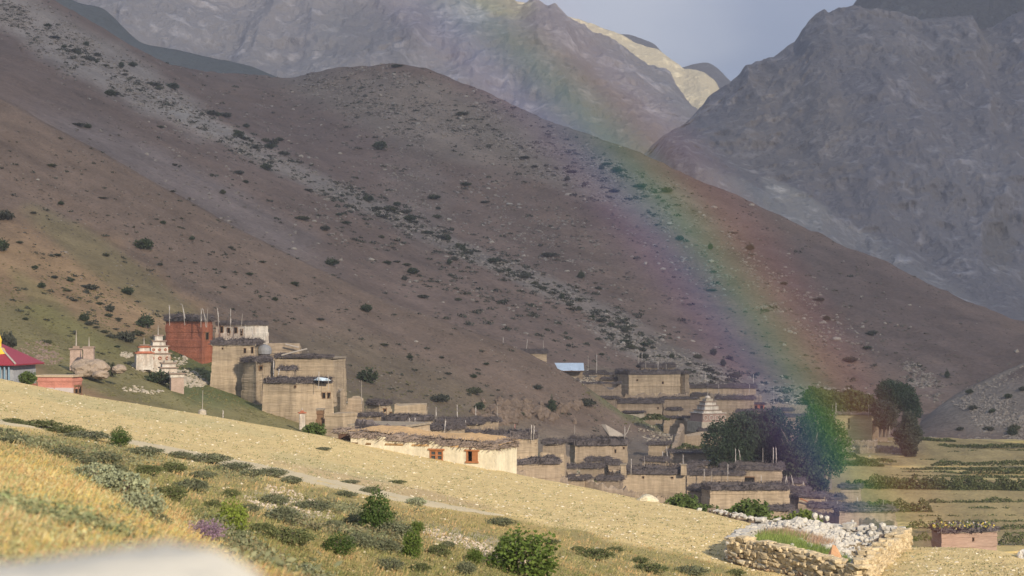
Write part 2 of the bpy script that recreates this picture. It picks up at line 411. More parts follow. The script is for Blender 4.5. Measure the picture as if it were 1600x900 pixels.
# ---- the valley side with the village, up to the edge of the near brown spur
def disp_v(P):
    d = P[..., 1]; P = P.copy(); Q = P * [1, 1, 0]
    w = np.clip((d - 300) / 60, .15, 1) * np.clip((500 - d) / 40, .0, 1)
    rill = np.stack([(.45 * P[..., 0] + .89 * P[..., 1]) / 9, (.89 * P[..., 0] - .45 * P[..., 1]) / 70, 0 * d], -1)
    P[..., 2] += w * (1.3 * fbm(Q / 45, 3, 13) + .5 * fbm(Q / 9, 4, 15) + .7 * ridged(rill, 3, 17))
    return P
v_rows = [
 [(-500, 650, 156), (0, 650, 160), (300, 700, 165), (600, 770, 168), (800, 830, 170), (1000, 890, 170), (1200, 930, 175), (1600, 960, 180), (2300, 960, 180)],
 [(-500, 540, 195), (0, 592, 198), (150, 618, 205), (300, 650, 215), (450, 680, 225), (600, 713, 235), (700, 731, 240), (800, 750, 250), (900, 769, 262), (1000, 788, 277), (1100, 808, 280), (1200, 832, 262), (1300, 850, 250), (1400, 865, 240), (1600, 880, 230), (2300, 885, 225)],
 [(-500, 510, 222), (0, 566, 225), (150, 591, 230), (300, 619, 245), (450, 650, 255), (600, 681, 270), (700, 700, 280), (800, 716, 300), (900, 736, 320), (1000, 747, 325), (1100, 755, 334), (1200, 762, 328), (1300, 773, 318), (1400, 787, 304), (1600, 802, 288), (2300, 805, 285)],
 [(-500, 470, 250), (0, 530, 252), (150, 556, 257), (300, 578, 275), (450, 614, 290), (600, 656, 300), (700, 676, 310), (800, 692, 330), (900, 706, 350), (1000, 713, 362), (1100, 716, 378), (1200, 721, 384), (1300, 726, 380), (1400, 731, 374), (1600, 741, 360), (2300, 742, 355)],
 [(-500, 300, 330), (0, 400, 330), (150, 440, 335), (300, 490, 340), (450, 550, 342), (600, 602, 346), (700, 632, 350), (800, 656, 360), (900, 672, 375), (1000, 684, 392), (1100, 678, 415), (1200, 688, 424), (1300, 694, 426), (1400, 698, 424), (1600, 702, 420), (2300, 702, 420)],
 [(-500, -100, 460), (0, 149, 440), (40, 170, 440), (100, 207, 438), (150, 233, 436), (200, 262, 434), (300, 318, 430), (400, 369, 427), (500, 421, 423), (600, 470, 418), (700, 508, 412), (800, 546, 407), (860, 574, 404), (920, 607, 402), (965, 640, 402), (1020, 664, 410), (1080, 662, 430), (1150, 672, 445), (1300, 682, 450), (1450, 687, 450), (1600, 690, 448), (2300, 690, 448)],
]
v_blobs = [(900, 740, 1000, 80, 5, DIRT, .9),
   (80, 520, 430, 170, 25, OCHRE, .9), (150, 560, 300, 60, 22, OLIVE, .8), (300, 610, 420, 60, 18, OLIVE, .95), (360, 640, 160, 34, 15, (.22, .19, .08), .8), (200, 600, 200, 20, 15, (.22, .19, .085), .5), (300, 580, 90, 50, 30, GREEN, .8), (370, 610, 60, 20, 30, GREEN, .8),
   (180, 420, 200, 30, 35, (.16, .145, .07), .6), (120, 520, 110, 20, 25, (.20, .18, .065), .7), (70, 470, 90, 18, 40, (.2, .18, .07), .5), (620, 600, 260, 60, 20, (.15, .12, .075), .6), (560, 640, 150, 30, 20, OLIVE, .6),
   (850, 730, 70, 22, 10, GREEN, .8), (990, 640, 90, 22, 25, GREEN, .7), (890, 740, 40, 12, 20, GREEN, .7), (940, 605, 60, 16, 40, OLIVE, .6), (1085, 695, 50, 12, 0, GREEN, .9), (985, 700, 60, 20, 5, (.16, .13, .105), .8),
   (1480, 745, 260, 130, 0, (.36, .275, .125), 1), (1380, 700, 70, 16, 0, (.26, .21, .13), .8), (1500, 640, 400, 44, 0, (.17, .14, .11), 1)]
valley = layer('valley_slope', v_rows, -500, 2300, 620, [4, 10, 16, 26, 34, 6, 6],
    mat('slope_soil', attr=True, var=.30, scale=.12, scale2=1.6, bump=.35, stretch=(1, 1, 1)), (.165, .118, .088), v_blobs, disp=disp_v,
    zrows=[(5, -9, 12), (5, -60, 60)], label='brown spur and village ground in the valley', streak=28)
# (right of the spur the last rows dip under the middle hill)

# ---- the middle ridge: rocky rib, gully and the long brown hill behind it
def disp_m(P):
    P = P.copy(); Q = P * [1, 1, .4]
    d = P[..., 1]; w = np.clip((d - 480) / 120, .1, 1)
    rill = np.stack([(.51 * P[..., 0] + .86 * P[..., 1]) / 20, (.86 * P[..., 0] - .51 * P[..., 1]) / 150, 0 * d], -1)
    P[..., 2] += w * (1.6 * ridged(rill, 4, 29) + 3.0 * fbm(Q / 90, 3, 23) + 1.3 * ridged(Q / 26, 4, 25) + .5 * fbm(Q / 6, 3, 27))
    return P
m_rows = [
 [(-700, 500, 400), (0, 500, 440), (600, 600, 420), (850, 680, 405), (1000, 730, 405), (1300, 760, 420), (1600, 770, 420), (2600, 770, 420)],
 [(-700, 120, 560), (0, 190, 530), (300, 355, 505), (600, 500, 480), (800, 575, 450), (850, 600, 430), (920, 630, 425), (1000, 655, 428), (1100, 652, 452), (1200, 660, 462), (1300, 672, 466), (1450, 684, 468), (1600, 688, 468), (2600, 690, 470)],
 [(-700, 60, 640), (0, 140, 600), (300, 290, 580), (600, 430, 550), (800, 505, 520), (850, 545, 480), (1000, 590, 480), (1100, 606, 490), (1200, 618, 500), (1300, 640, 500), (1450, 662, 500), (1600, 672, 500), (2600, 675, 500)],
 [(-700, -230, 900), (0, 60, 860), (100, 92, 840), (200, 148, 810), (400, 243, 750), (600, 345, 690), (800, 440, 630), (1000, 525, 570), (1100, 565, 545), (1200, 595, 540), (1300, 615, 540), (1450, 640, 530), (1600, 655, 525), (2600, 660, 520)],
 [(-700, -240, 960), (0, 48, 900), (100, 82, 880), (200, 128, 870), (400, 215, 830), (600, 300, 770), (800, 395, 700), (1000, 480, 640), (1200, 550, 600), (1300, 580, 590), (1450, 615, 570), (1600, 635, 560), (2600, 640, 540)],
 [(-700, -260, 980), (0, -40, 1000), (60, -6, 1000), (120, 30, 1000), (200, 78, 1000), (230, 93, 1000), (300, 140, 960), (460, 175, 960), (620, 175, 930), (800, 250, 860), (1000, 330, 780), (1200, 420, 720), (1400, 510, 660), (1600, 570, 620), (2600, 600, 580)],
 [(-700, -280, 1040), (0, -45, 1040), (60, -10, 1040), (120, 27, 1040), (200, 74, 1040), (230, 90, 1040), (270, 103, 1045), (350, 118, 1060), (460, 124, 1070), (500, 116, 1050), (550, 107, 1030), (620, 103, 1010), (660, 110, 1000), (720, 132, 990), (800, 165, 960), (900, 206, 920), (1000, 240, 880), (1100, 284, 850), (1200, 327, 820), (1300, 374, 790), (1400, 422, 760), (1500, 470, 730), (1600, 508, 710), (2600, 560, 650)],
]
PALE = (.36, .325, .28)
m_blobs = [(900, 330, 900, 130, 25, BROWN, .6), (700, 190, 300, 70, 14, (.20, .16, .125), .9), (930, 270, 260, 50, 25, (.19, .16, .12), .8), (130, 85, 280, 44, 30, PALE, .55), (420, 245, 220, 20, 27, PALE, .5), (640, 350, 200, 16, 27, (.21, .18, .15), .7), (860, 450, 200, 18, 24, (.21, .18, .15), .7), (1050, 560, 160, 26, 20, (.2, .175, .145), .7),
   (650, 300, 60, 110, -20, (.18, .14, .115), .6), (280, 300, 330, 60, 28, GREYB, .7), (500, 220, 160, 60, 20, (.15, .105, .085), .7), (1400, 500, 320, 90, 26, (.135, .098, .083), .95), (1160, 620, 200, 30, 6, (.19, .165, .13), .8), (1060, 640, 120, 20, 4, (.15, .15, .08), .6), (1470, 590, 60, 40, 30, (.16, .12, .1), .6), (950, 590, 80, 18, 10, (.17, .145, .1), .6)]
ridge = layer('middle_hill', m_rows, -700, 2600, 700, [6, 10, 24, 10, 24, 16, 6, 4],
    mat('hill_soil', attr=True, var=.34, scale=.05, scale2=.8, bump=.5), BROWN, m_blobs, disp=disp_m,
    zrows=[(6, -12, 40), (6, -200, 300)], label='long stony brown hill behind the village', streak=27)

# ---- stony slope coming in from the right with a track across it
r_rows = [
 [(1380, 760, 425), (1600, 770, 420), (2600, 770, 420)],
 [(1380, 700, 448), (1440, 690, 450), (1500, 684, 455), (1600, 690, 450), (2600, 690, 450)],
 [(1380, 690, 470), (1440, 672, 470), (1500, 655, 470), (1600, 640, 465), (2600, 600, 440)],
 [(1380, 690, 490), (1430, 668, 500), (1470, 634, 500), (1500, 613, 500), (1560, 584, 500), (1600, 568, 500), (2600, 100, 560)],
]
rslope = layer('side_slope', r_rows, 1380, 2600, 260, [6, 20, 24, 6], MATS['hill_soil'], (.135, .102, .086),
    [(1560, 640, 120, 50, 0, (.2, .17, .14), .8), (1530, 605, 110, 6, -28, (.24, .2, .16), .8)], disp=disp_m, zrows=[(3, -40, 60)], label='stony slope with a track at the right')

# ---- far mountains: crags by ridged relief pushed along the slope
def crag(amp, sc, seed, vert=1.0, top=.35, jag=.2):
    def f(P):
        P = P.copy(); Q = P / sc * [1.0, .55, vert]
        r = ridged(Q, 6, seed, .58); g = fbm(P / sc / 2.2, 3, seed + 9)
        P[..., 1] -= amp * (r + .8 * g)
        P[..., 2] += amp * top * (r * .5) + amp * jag * (ridged(P / sc * 4.1 * [1, .5, .5], 5, seed + 5) - .2)
        P[..., 1] -= amp * .35 * ridged(Q * 3.3, 4, seed + 6)
        P[..., 0] += amp * .3 * g
        return P
    return f
RMIN, RMAX = .0, .45
def rockmat(name, sc, bump, strata=(.35, .1)):
    """fluted and bedded rock: ridged relief at three sizes, tone from the same relief"""
    m = bpy.data.materials.new(name); MATS[name] = m; m.use_nodes = True; t = m.node_tree; b = t.nodes['Principled BSDF']; b.inputs['Roughness'].default_value = .95; b.inputs['Specular IOR Level'].default_value = .1
    tcn = N(t, 'ShaderNodeTexCoord'); outs = []
    for k, (s_, st, rt, ty) in enumerate([(sc, (1, 1, .28), (0, 0, 0), 'RIDGED_MULTIFRACTAL'), (sc * 4.3, (1, 1, .3), (.15, .25, 0), 'RIDGED_MULTIFRACTAL'), (sc * 2.2, (.35, .35, 2.4), (.15, strata[0], 0), 'FBM'), (sc * 15, (1, 1, .7), (0, .3, 0), 'FBM')]):
        mp_ = N(t, 'ShaderNodeMapping'); mp_.inputs['Scale'].default_value = st; mp_.inputs['Rotation'].default_value = rt; t.links.new(tcn.outputs['Object'], mp_.inputs[0])
        n_ = N(t, 'ShaderNodeTexNoise', noise_type=ty); n_.inputs['Scale'].default_value = s_; n_.inputs['Detail'].default_value = 6; n_.inputs['Roughness'].default_value = .6
        t.links.new(mp_.outputs[0], n_.inputs['Vector']); r_ = N(t, 'ShaderNodeMapRange'); r_.inputs[1].default_value = .34 if ty == 'FBM' else RMIN; r_.inputs[2].default_value = .66 if ty == 'FBM' else RMAX; r_.clamp = True; t.links.new(n_.outputs[0], r_.inputs[0]); outs.append(r_.outputs[0])
    acc = None
    for o_, w_ in zip(outs, (.26, .34, .10, .30)):
        mu = N(t, 'ShaderNodeMath', operation='MULTIPLY_ADD'); t.links.new(o_, mu.inputs[0]); mu.inputs[1].default_value = w_
        if acc: t.links.new(acc, mu.inputs[2])
        else: mu.inputs[2].default_value = 0
        acc = mu.outputs[0]
    mr = N(t, 'ShaderNodeMapRange'); t.links.new(acc, mr.inputs[0]); mr.inputs[1].default_value = .3; mr.inputs[2].default_value = .72; mr.inputs[3].default_value = .68; mr.inputs[4].default_value = 1.27
    a_ = N(t, 'ShaderNodeAttribute'); a_.attribute_name = 'col'; vm = N(t, 'ShaderNodeVectorMath', operation='SCALE'); t.links.new(a_.outputs['Color'], vm.inputs[0]); t.links.new(mr.outputs[0], vm.inputs['Scale']); t.links.new(vm.outputs[0], b.inputs['Base Color'])
    bp = N(t, 'ShaderNodeBump'); bp.inputs['Strength'].default_value = 1.; bp.inputs['Distance'].default_value = bump; t.links.new(acc, bp.inputs['Height']); t.links.new(bp.outputs[0], b.inputs['Normal'])
    return m
def mountain(rows, x0, x1, nx, nsub, m, base, blobs, amp, sc, seed, label, **kw):
    return layer('mountain', rows, x0, x1, nx, nsub, m, base, blobs, disp=crag(amp, sc, seed, **kw), smooth_px=4, zrows=[(len(rows) - 1, -60, 120), (len(rows) - 1, -900, 900)], label=label, fit=len(rows) - 1)
M_L = rockmat('haze_pale_crag', .010, 7.)
M_R = rockmat('dark_crag', .015, 5.5)
GL = (.46, .42, .41)  # tone lifted to stand in for haze on the left mountain
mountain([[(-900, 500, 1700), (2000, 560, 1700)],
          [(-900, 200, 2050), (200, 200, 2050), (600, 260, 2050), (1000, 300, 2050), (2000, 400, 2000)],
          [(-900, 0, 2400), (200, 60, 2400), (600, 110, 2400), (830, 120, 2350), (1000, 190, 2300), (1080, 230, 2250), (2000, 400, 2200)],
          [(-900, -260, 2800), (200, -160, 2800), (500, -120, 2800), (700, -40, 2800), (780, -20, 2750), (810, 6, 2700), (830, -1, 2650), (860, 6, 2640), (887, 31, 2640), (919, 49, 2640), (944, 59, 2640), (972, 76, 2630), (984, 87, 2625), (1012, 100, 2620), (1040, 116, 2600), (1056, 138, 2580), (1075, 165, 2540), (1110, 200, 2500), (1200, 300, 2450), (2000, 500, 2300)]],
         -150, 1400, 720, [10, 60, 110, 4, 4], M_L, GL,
         [(560, 40, 90, 60, -40, (.30, .28, .28), .7), (500, 90, 30, 100, 20, (.48, .45, .43), .4), (900, 150, 200, 60, 35, (.33, .275, .235), .8), (300, 60, 200, 60, 20, (.42, .39, .38), .6), (1000, 150, 70, 5, 40, (.55, .5, .46), .6), (990, 130, 60, 4, 50, (.55, .5, .46), .6), (790, 5, 60, 26, 10, (.6, .55, .35), .8), (640, 60, 30, 90, 30, (.30, .275, .27), .6)],  # yellow patch at the top of the crest is painted sunlight
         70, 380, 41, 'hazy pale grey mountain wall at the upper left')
# dark shoulder below it, its tone lightened for haze
layer('dark_shoulder', [[(-600, 300, 1350), (900, 300, 1350)], [(-600, 120, 1500), (120, 90, 1500), (300, 130, 1500), (900, 220, 1450)],
      [(-600, -150, 1650), (60, -26, 1600), (110, -2, 1600), (160, 12, 1590), (215, 62, 1580), (300, 82, 1570), (400, 105, 1560), (450, 126, 1550), (600, 190, 1540), (900, 290, 1500)]], -600, 900, 260, [14, 30, 4],
      mat('shoulder', attr=True, var=.2, scale=.03, scale2=.3, bump=2.), (.095, .105, .10), (), disp=lambda P: P + np.stack([0 * P[..., 0], 0 * P[..., 0], 5 * fbm(P / 60, 4, 77)], -1), smooth_px=12, zrows=[(2, -200, 200)], label='dark shoulder of a far slope')
# sunlit cream peak
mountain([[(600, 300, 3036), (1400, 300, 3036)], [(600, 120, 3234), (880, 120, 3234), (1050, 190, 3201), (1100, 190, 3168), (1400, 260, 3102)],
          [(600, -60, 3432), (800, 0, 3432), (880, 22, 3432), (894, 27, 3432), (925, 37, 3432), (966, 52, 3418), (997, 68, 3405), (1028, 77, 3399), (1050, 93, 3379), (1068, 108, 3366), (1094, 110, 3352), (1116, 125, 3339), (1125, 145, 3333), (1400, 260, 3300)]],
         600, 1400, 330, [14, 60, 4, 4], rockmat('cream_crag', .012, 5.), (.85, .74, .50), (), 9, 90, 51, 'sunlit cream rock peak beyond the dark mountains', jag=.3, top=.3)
# far dark humps behind the peak
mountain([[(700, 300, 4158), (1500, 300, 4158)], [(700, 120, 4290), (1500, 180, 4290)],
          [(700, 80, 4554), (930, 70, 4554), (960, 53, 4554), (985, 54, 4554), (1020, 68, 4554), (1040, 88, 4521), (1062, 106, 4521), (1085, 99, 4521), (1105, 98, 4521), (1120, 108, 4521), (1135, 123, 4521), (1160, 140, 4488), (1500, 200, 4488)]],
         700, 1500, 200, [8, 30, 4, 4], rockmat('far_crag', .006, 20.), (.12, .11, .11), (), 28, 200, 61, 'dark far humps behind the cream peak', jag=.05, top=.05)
# big dark craggy mountain at the right
mountain([[(700, 560, 1150), (2600, 640, 1000)],
          [(700, 330, 1400), (1000, 300, 1400), (1060, 270, 1400), (1300, 380, 1350), (1600, 480, 1250), (2600, 520, 1200)],
          [(700, 310, 1550), (1000, 270, 1550), (1040, 225, 1550), (1200, 240, 1550), (1400, 260, 1500), (1600, 300, 1450), (2600, 300, 1400)],
          [(700, 330, 1750), (960, 262, 1750), (1010, 240, 1750), (1035, 215, 1750), (1073, 185, 1750), (1100, 152, 1760), (1143, 119, 1770), (1158, 101, 1780), (1200, 88, 1790), (1235, 66, 1800), (1252, 40, 1800), (1270, 20, 1810), (1281, 12, 1810), (1287, 20, 1810), (1320, 8, 1820), (1400, 20, 1830), (1420, 32, 1840), (1480, 24, 1850), (1500, 25, 1850), (1515, 45, 1850), (1535, 42, 1850), (1580, 14, 1850), (1640, -60, 1850), (2600, -300, 1900)]],
         900, 1900, 640, [10, 70, 120, 4, 4], M_R, (.275, .258, .272),  # base tone lifted in place of thicker haze
         [(1240, 200, 130, 110, 0, (.31, .275, .255), .7), (1560, 340, 200, 130, 20, (.31, .295, .31), .8), (1420, 60, 200, 60, 0, (.27, .255, .26), .6), (1200, 330, 160, 30, 28, (.46, .44, .41), .8), (1240, 312, 70, 20, 30, (.55, .51, .45), .8), (1380, 410, 240, 34, 30, (.42, .40, .39), .6), (1560, 380, 30, 60, 0, (.2, .18, .15), .4)],
         50, 190, 71, 'dark craggy mountain filling the upper right', vert=.6, top=.25, jag=.10)
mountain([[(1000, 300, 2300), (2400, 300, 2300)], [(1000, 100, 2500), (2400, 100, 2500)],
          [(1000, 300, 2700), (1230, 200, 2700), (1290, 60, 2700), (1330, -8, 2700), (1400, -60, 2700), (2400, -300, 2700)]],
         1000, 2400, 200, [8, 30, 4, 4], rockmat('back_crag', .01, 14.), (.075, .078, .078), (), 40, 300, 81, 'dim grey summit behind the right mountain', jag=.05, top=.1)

# ---- the plain below and far around, one sheet to the horizon
gp = []
for r in (1, 300, 1200, 4000, 12000, 30000):
    for k in range(32): gp.append((r * math.cos(k * math.pi / 16), r * math.sin(k * math.pi / 16), -60 - r * .002))
gf = [(i * 32 + k, i * 32 + (k + 1) % 32, (i + 1) * 32 + (k + 1) % 32, (i + 1) * 32 + k) for i in range(5) for k in range(32)] + [tuple(range(32))]
tag(link('ground', new_mesh('ground', gp, gf, MATS['hill_soil'], smooth=True, col=(.13, .11, .09))), 'brown valley ground reaching to the horizon', kind='structure')

# ------------------------------------------------------------------ an unseen cloud sheet shaped to shade the valley, and the haze
CZ = 1500.
def make_shade_cloud():
    nx, ny = 110, 110
    X = np.linspace(-1400, 4600, nx); Y = np.linspace(-3100, 3600, ny)
    gx, gy = np.meshgrid(X, Y, indexing='ij')
    inner = np.stack([gx, gy, 0 * gx], -1)
    # near edge: the shade begins beyond the white house; far edge leaves the cream peak in the sun
    e1 = (gy - (-2850 + 10 * fbm(inner / 120, 3, 5) + .0 * gx)) / 300
    e2 = (470 + 30 * fbm(inner / 500, 3, 6) - gy) / 150
    e3 = (gx - (-1150)) / 200; e4 = (4400 - gx) / 200
    e = np.clip(np.minimum(np.minimum(e1, e2), np.minimum(e3, e4)), 0, 1)
    th = 160 * np.sqrt(e)
    op = CLOUD_OP * np.clip(e * 1.05, 0, 1) * (1 - .42 * np.clip((gy + 1900) / 1300, 0, 1))
    top = CZ + th * (1 + .5 * fbm(inner / 300, 4, 7)); bot = CZ - .25 * th * (1 + .5 * fbm(inner / 250, 4, 8)) - .01
    V = np.concatenate([np.stack([gx, gy, top], -1).reshape(-1, 3), np.stack([gx, gy, bot], -1).reshape(-1, 3)])
    idx = np.arange(nx * ny).reshape(nx, ny); ok = (e > 0)
    q = ok[:-1, :-1] & ok[1:, :-1] & ok[1:, 1:] & ok[:-1, 1:]
    a = np.stack([idx[:-1, :-1], idx[1:, :-1], idx[1:, 1:], idx[:-1, 1:]], -1)[q]
    F = np.concatenate([a, a[:, ::-1] + nx * ny])
    m = bpy.data.materials.new('shade_cloud_sheet'); m.use_nodes = True; t = m.node_tree
    for n in list(t.nodes): t.nodes.remove(n)
    tr = N(t, 'ShaderNodeBsdfTransparent'); tl = N(t, 'ShaderNodeBsdfTranslucent'); tl.inputs[0].default_value = (.9, .9, .92, 1)
    ms = N(t, 'ShaderNodeMixShader'); aa = N(t, 'ShaderNodeAttribute'); aa.attribute_name = 'col'; t.links.new(aa.outputs['Fac'], ms.inputs[0])
    t.links.new(tr.outputs[0], ms.inputs[1]); t.links.new(tl.outputs[0], ms.inputs[2])
    o = N(t, 'ShaderNodeOutputMaterial'); t.links.new(ms.outputs[0], o.inputs[0])
    tag(link('cloud', new_mesh('cloud', V, F, m, smooth=True, col=np.repeat(np.tile(op.reshape(-1), 2)[:, None], 3, 1))), 'unseen cloud sheet out of frame, shaped to shade the valley', kind='structure')
CLOUD_OP = .46
make_shade_cloud()
hz = MB(); hz.box(-3800, 4200, -60, 7600, -90, 1250)
hm = bpy.data.materials.new('haze_air'); hm.use_nodes = True; t = hm.node_tree
for n in list(t.nodes): t.nodes.remove(n)
pv = N(t, 'ShaderNodeVolumePrincipled'); pv.inputs['Density'].default_value = .00018; pv.inputs['Color'].default_value = (.86, .88, 1.0, 1)
o = N(t, 'ShaderNodeOutputMaterial'); t.links.new(pv.outputs[0], o.inputs['Volume'])
HAZE = hz.build('haze', hm); tag(HAZE, 'thin blue grey haze filling the valley air', kind='stuff')
print('terrain', round(time.time() - T0, 1))
# ------------------------------------------------------------------ village: builders
ADOBE = mat('rammed_earth', (.38, .295, .21), var=.22, scale=.5, scale2=3.0, bump=.05, stretch=(.35, .35, 2.2), drip=.28, dark=(.31, .24, .172))
ADOBE2 = mat('pale_rammed_earth', (.45, .35, .24), var=.2, scale=.5, scale2=3.0, bump=.05, stretch=(.35, .35, 2.2), drip=.28, dark=(.30, .235, .165))  # paler mix; on the left houses it also stands in for sunlight
ADOBE3 = mat('brown_mud_wall', (.32, .25, .185), var=.25, scale=.6, scale2=4.0, bump=.06, stretch=(.4, .4, 2.0), drip=.28, dark=(.27, .21, .16))
REDW = mat('red_ochre_wash', (.45, .165, .095), var=.25, scale=.5, scale2=4., bump=.06, drip=.2, dark=(.38, .14, .085))
WHITEW = mat('lime_wash', (.66, .60, .52), var=.22, scale=.8, scale2=5., bump=.05, drip=.4, dark=(.52, .43, .35))
PLASTER = mat('sunlit_mud_plaster', (.62, .555, .42), var=.16, scale=.6, scale2=3.5, bump=.05, drip=.18, dark=(.57, .51, .38))
ROOFM = mat('packed_roof_clay', (.30, .25, .19), var=.3, scale=.7, scale2=5., bump=.06)
ROOFO = mat('orange_roof_clay', (.50, .33, .17), var=.25, scale=.6, scale2=4., bump=.06)
BRUSH = mat('stacked_firewood', (.115, .098, .098), var=.5, scale=1.5, scale2=9., bump=.05)
BRUSHL = mat('bleached_firewood', (.22, .175, .15), var=.5, scale=1.5, scale2=9., bump=.05)
WOOD = mat('weathered_wood', (.20, .12, .07), var=.3, scale=4., bump=.02)
WOODO = mat('orange_window_wood', (.34, .145, .065), var=.25, scale=6., bump=.01)
HOLE = mat('dark_opening', (.018, .015, .013), var=.1, bump=0)
GLASSD = mat('dusty_dark_glass', (.06, .07, .08), var=.2, scale=4., bump=0, rough=.25, spec=.5)
CLOTHW = mat('white_flag_cloth', (.52, .48, .46), var=.15, scale=6., bump=0, rough=.8)
CLOTHR = mat('red_flag_cloth', (.45, .08, .06), var=.15, scale=6., bump=0)
POLEM = mat('pale_pole_wood', (.42, .37, .32), var=.2, scale=5., bump=0)
STONEP = mat('pale_rubble_stone', (.42, .36, .28), var=.4, scale=1.2, scale2=6., bump=.04)
TARP = mat('blue_white_tarpaulin', (.50, .60, .70), var=.14, scale=.7, scale2=3., bump=.05, rough=.6)
TARPG = mat('grey_tarpaulin', (.25, .25, .26), var=.2, scale=.7, bump=.05, rough=.6)

def brush_mesh(segs, H, out=.35, dens=26, seed=0, mat_=None, sag=.25):
    """firewood stacked along roof edges: segs = [(p, q, outward normal, z)] in local coordinates"""
    r = rng(seed); VV = []; FF = []; n0 = 0
    core = MB()
    for p, q, nn, z in segs:
        p, q, nn = (np.array(a, float) for a in (p, q, nn)); L = np.linalg.norm(q - p)
        if L < .3: continue
        # lumpy core
        k = max(2, int(L / .8)); t = np.linspace(0, 1, k + 1)
        ph = H * (.62 + .38 * r.rand(k + 1)); w = .55
        V = []
        for i in range(k + 1):
            c = p + (q - p) * t[i]
            o = nn * (out * (.4 + .5 * r.rand()))
            V += [(*(c + o), z - .12 * r.rand()), (*(c + o * .8), z + ph[i] * .85), (*(c - nn * w), z + ph[i]), (*(c - nn * w), z)]
        F = []
        for i in range(k):
            for a in range(4): F.append((i * 4 + a, i * 4 + (a + 1) % 4, (i + 1) * 4 + (a + 1) % 4, (i + 1) * 4 + a))
        F += [(0, 1, 2, 3), tuple(k * 4 + a for a in (3, 2, 1, 0))]
        core.add(V, F)
        m = int(L * dens); tt = r.rand(m); hh = np.interp(tt, t, ph) * (r.rand(m) ** .8) * 1.08
        c = p + (q - p) * tt[:, None]; dr = nn[None] + r.normal(size=(m, 2)) * .35
        P0 = np.concatenate([c - dr * .5, (z + hh + .1 * r.rand(m))[:, None]], 1)
        P1 = np.concatenate([c + dr * (out * (.6 + .9 * r.rand(m)))[:, None], (z + hh - sag * r.rand(m) + .10 * r.normal(size=m))[:, None]], 1)
        v, f = prisms(P0, P1, .035 + .03 * r.rand(m), .02, 3, seed); VV.append(v); FF.append(f + n0); n0 += len(v)
        # twigs sticking up
        m2 = int(L * 8); tt = r.rand(m2); c = p + (q - p) * tt[:, None]
        P0 = np.concatenate([c - nn * .3 * r.rand(m2)[:, None], np.full((m2, 1), z + H * .6)], 1)
        P1 = P0 + np.concatenate([r.normal(size=(m2, 2)) * .22, (H * .5 + .22 * r.rand(m2))[:, None]], 1)
        v, f = prisms(P0, P1, .03, .012, 3, seed + 1); VV.append(v); FF.append(f + n0); n0 += len(v)
    cv = np.concatenate(core.V); cf = [f for f in core.F]
    V = np.concatenate(VV + [cv]); F4 = np.concatenate(FF + [np.array([f for f in cf], int) + n0])
    return new_mesh('firewood_edging', V, F4, mat_ or BRUSH)

def wall_mesh(poly, z0, z1, batter=.03, ch=.55, mat_=None, seed=0, rough=.03, ruin=0., step=.9):
    """rammed-earth wall body raised in courses; poly: corners counter-clockwise in local coordinates"""
    r = rng(seed); poly = np.array(poly, float); n = len(poly); pts = []; nor = []
    cen = poly.mean(0)
    for i in range(n):
        a, b = poly[i], poly[(i + 1) % n]; L = np.linalg.norm(b - a); k = max(1, int(round(L / step)))
        e = (b - a) / max(L, 1e-6); nn = np.array([e[1], -e[0]])
        for j in range(k): pts.append(a + (b - a) * j / k); nor.append(nn if j else nn + (lambda q: np.array([q[1], -q[0]]))((a - poly[i - 1]) / max(np.linalg.norm(a - poly[i - 1]), 1e-6)))
    pts = np.array(pts); nor = np.array(nor); m = len(pts)
    nc = max(2, int(round((z1 - z0) / ch))); zs = np.linspace(z0, z1, nc + 1)
    rings = []
    tops = z1 - ruin * np.clip(fbm(np.concatenate([pts / 2.2, np.full((m, 1), seed * 3.1)], 1), 2, seed) + .3, 0, 1) if ruin else np.full(m, z1)
    for c in range(nc):
        off = -batter * (zs[c] - z0) + rough * (r.rand() - .5) * 2
        for zz in (zs[c] + (.03 if c else 0), zs[c + 1] - .03):
            j = rough * 1.3 * fbm(np.concatenate([pts / 1.3, np.full((m, 1), zz)], 1), 2, seed + 5)
            P = pts + nor * (off + j)[:, None] if np.ndim(j) else pts
            rings.append(np.concatenate([P, np.minimum(zz, tops)[:, None]], 1))
    V = np.concatenate(rings); k = len(rings); F = []
    idx = np.arange(k * m).reshape(k, m); nxt = np.roll(idx, -1, 1)
    F = np.stack([idx[:-1], nxt[:-1], nxt[1:], idx[1:]], -1).reshape(-1, 4)
    F = [tuple(f) for f in F.tolist()] + [tuple(idx[-1].tolist())]
    return new_mesh('wall', V, F, mat_ or ADOBE)

HCOUNT = [100]
def place(pts, yb, yt, depth=None, back=None):
    """three ground corners A (left), B (near), C (right) of a building from photo pixels and distances"""
    A = at(pts[0][0], yb, pts[0][1])[:2]; B = at(pts[1][0], yb, pts[1][1])[:2]
    if len(pts) > 2: C = at(pts[2][0], yb, pts[2][1])[:2]
    else:
        e = (B - A) / np.linalg.norm(B - A); C = B + np.array([-e[1], e[0]]) * (depth or 5.)
    dB = pts[1][1]
    return A, B, C, at(pts[1][0], yb, dB)[2], at(pts[1][0], yt, dB)[2]

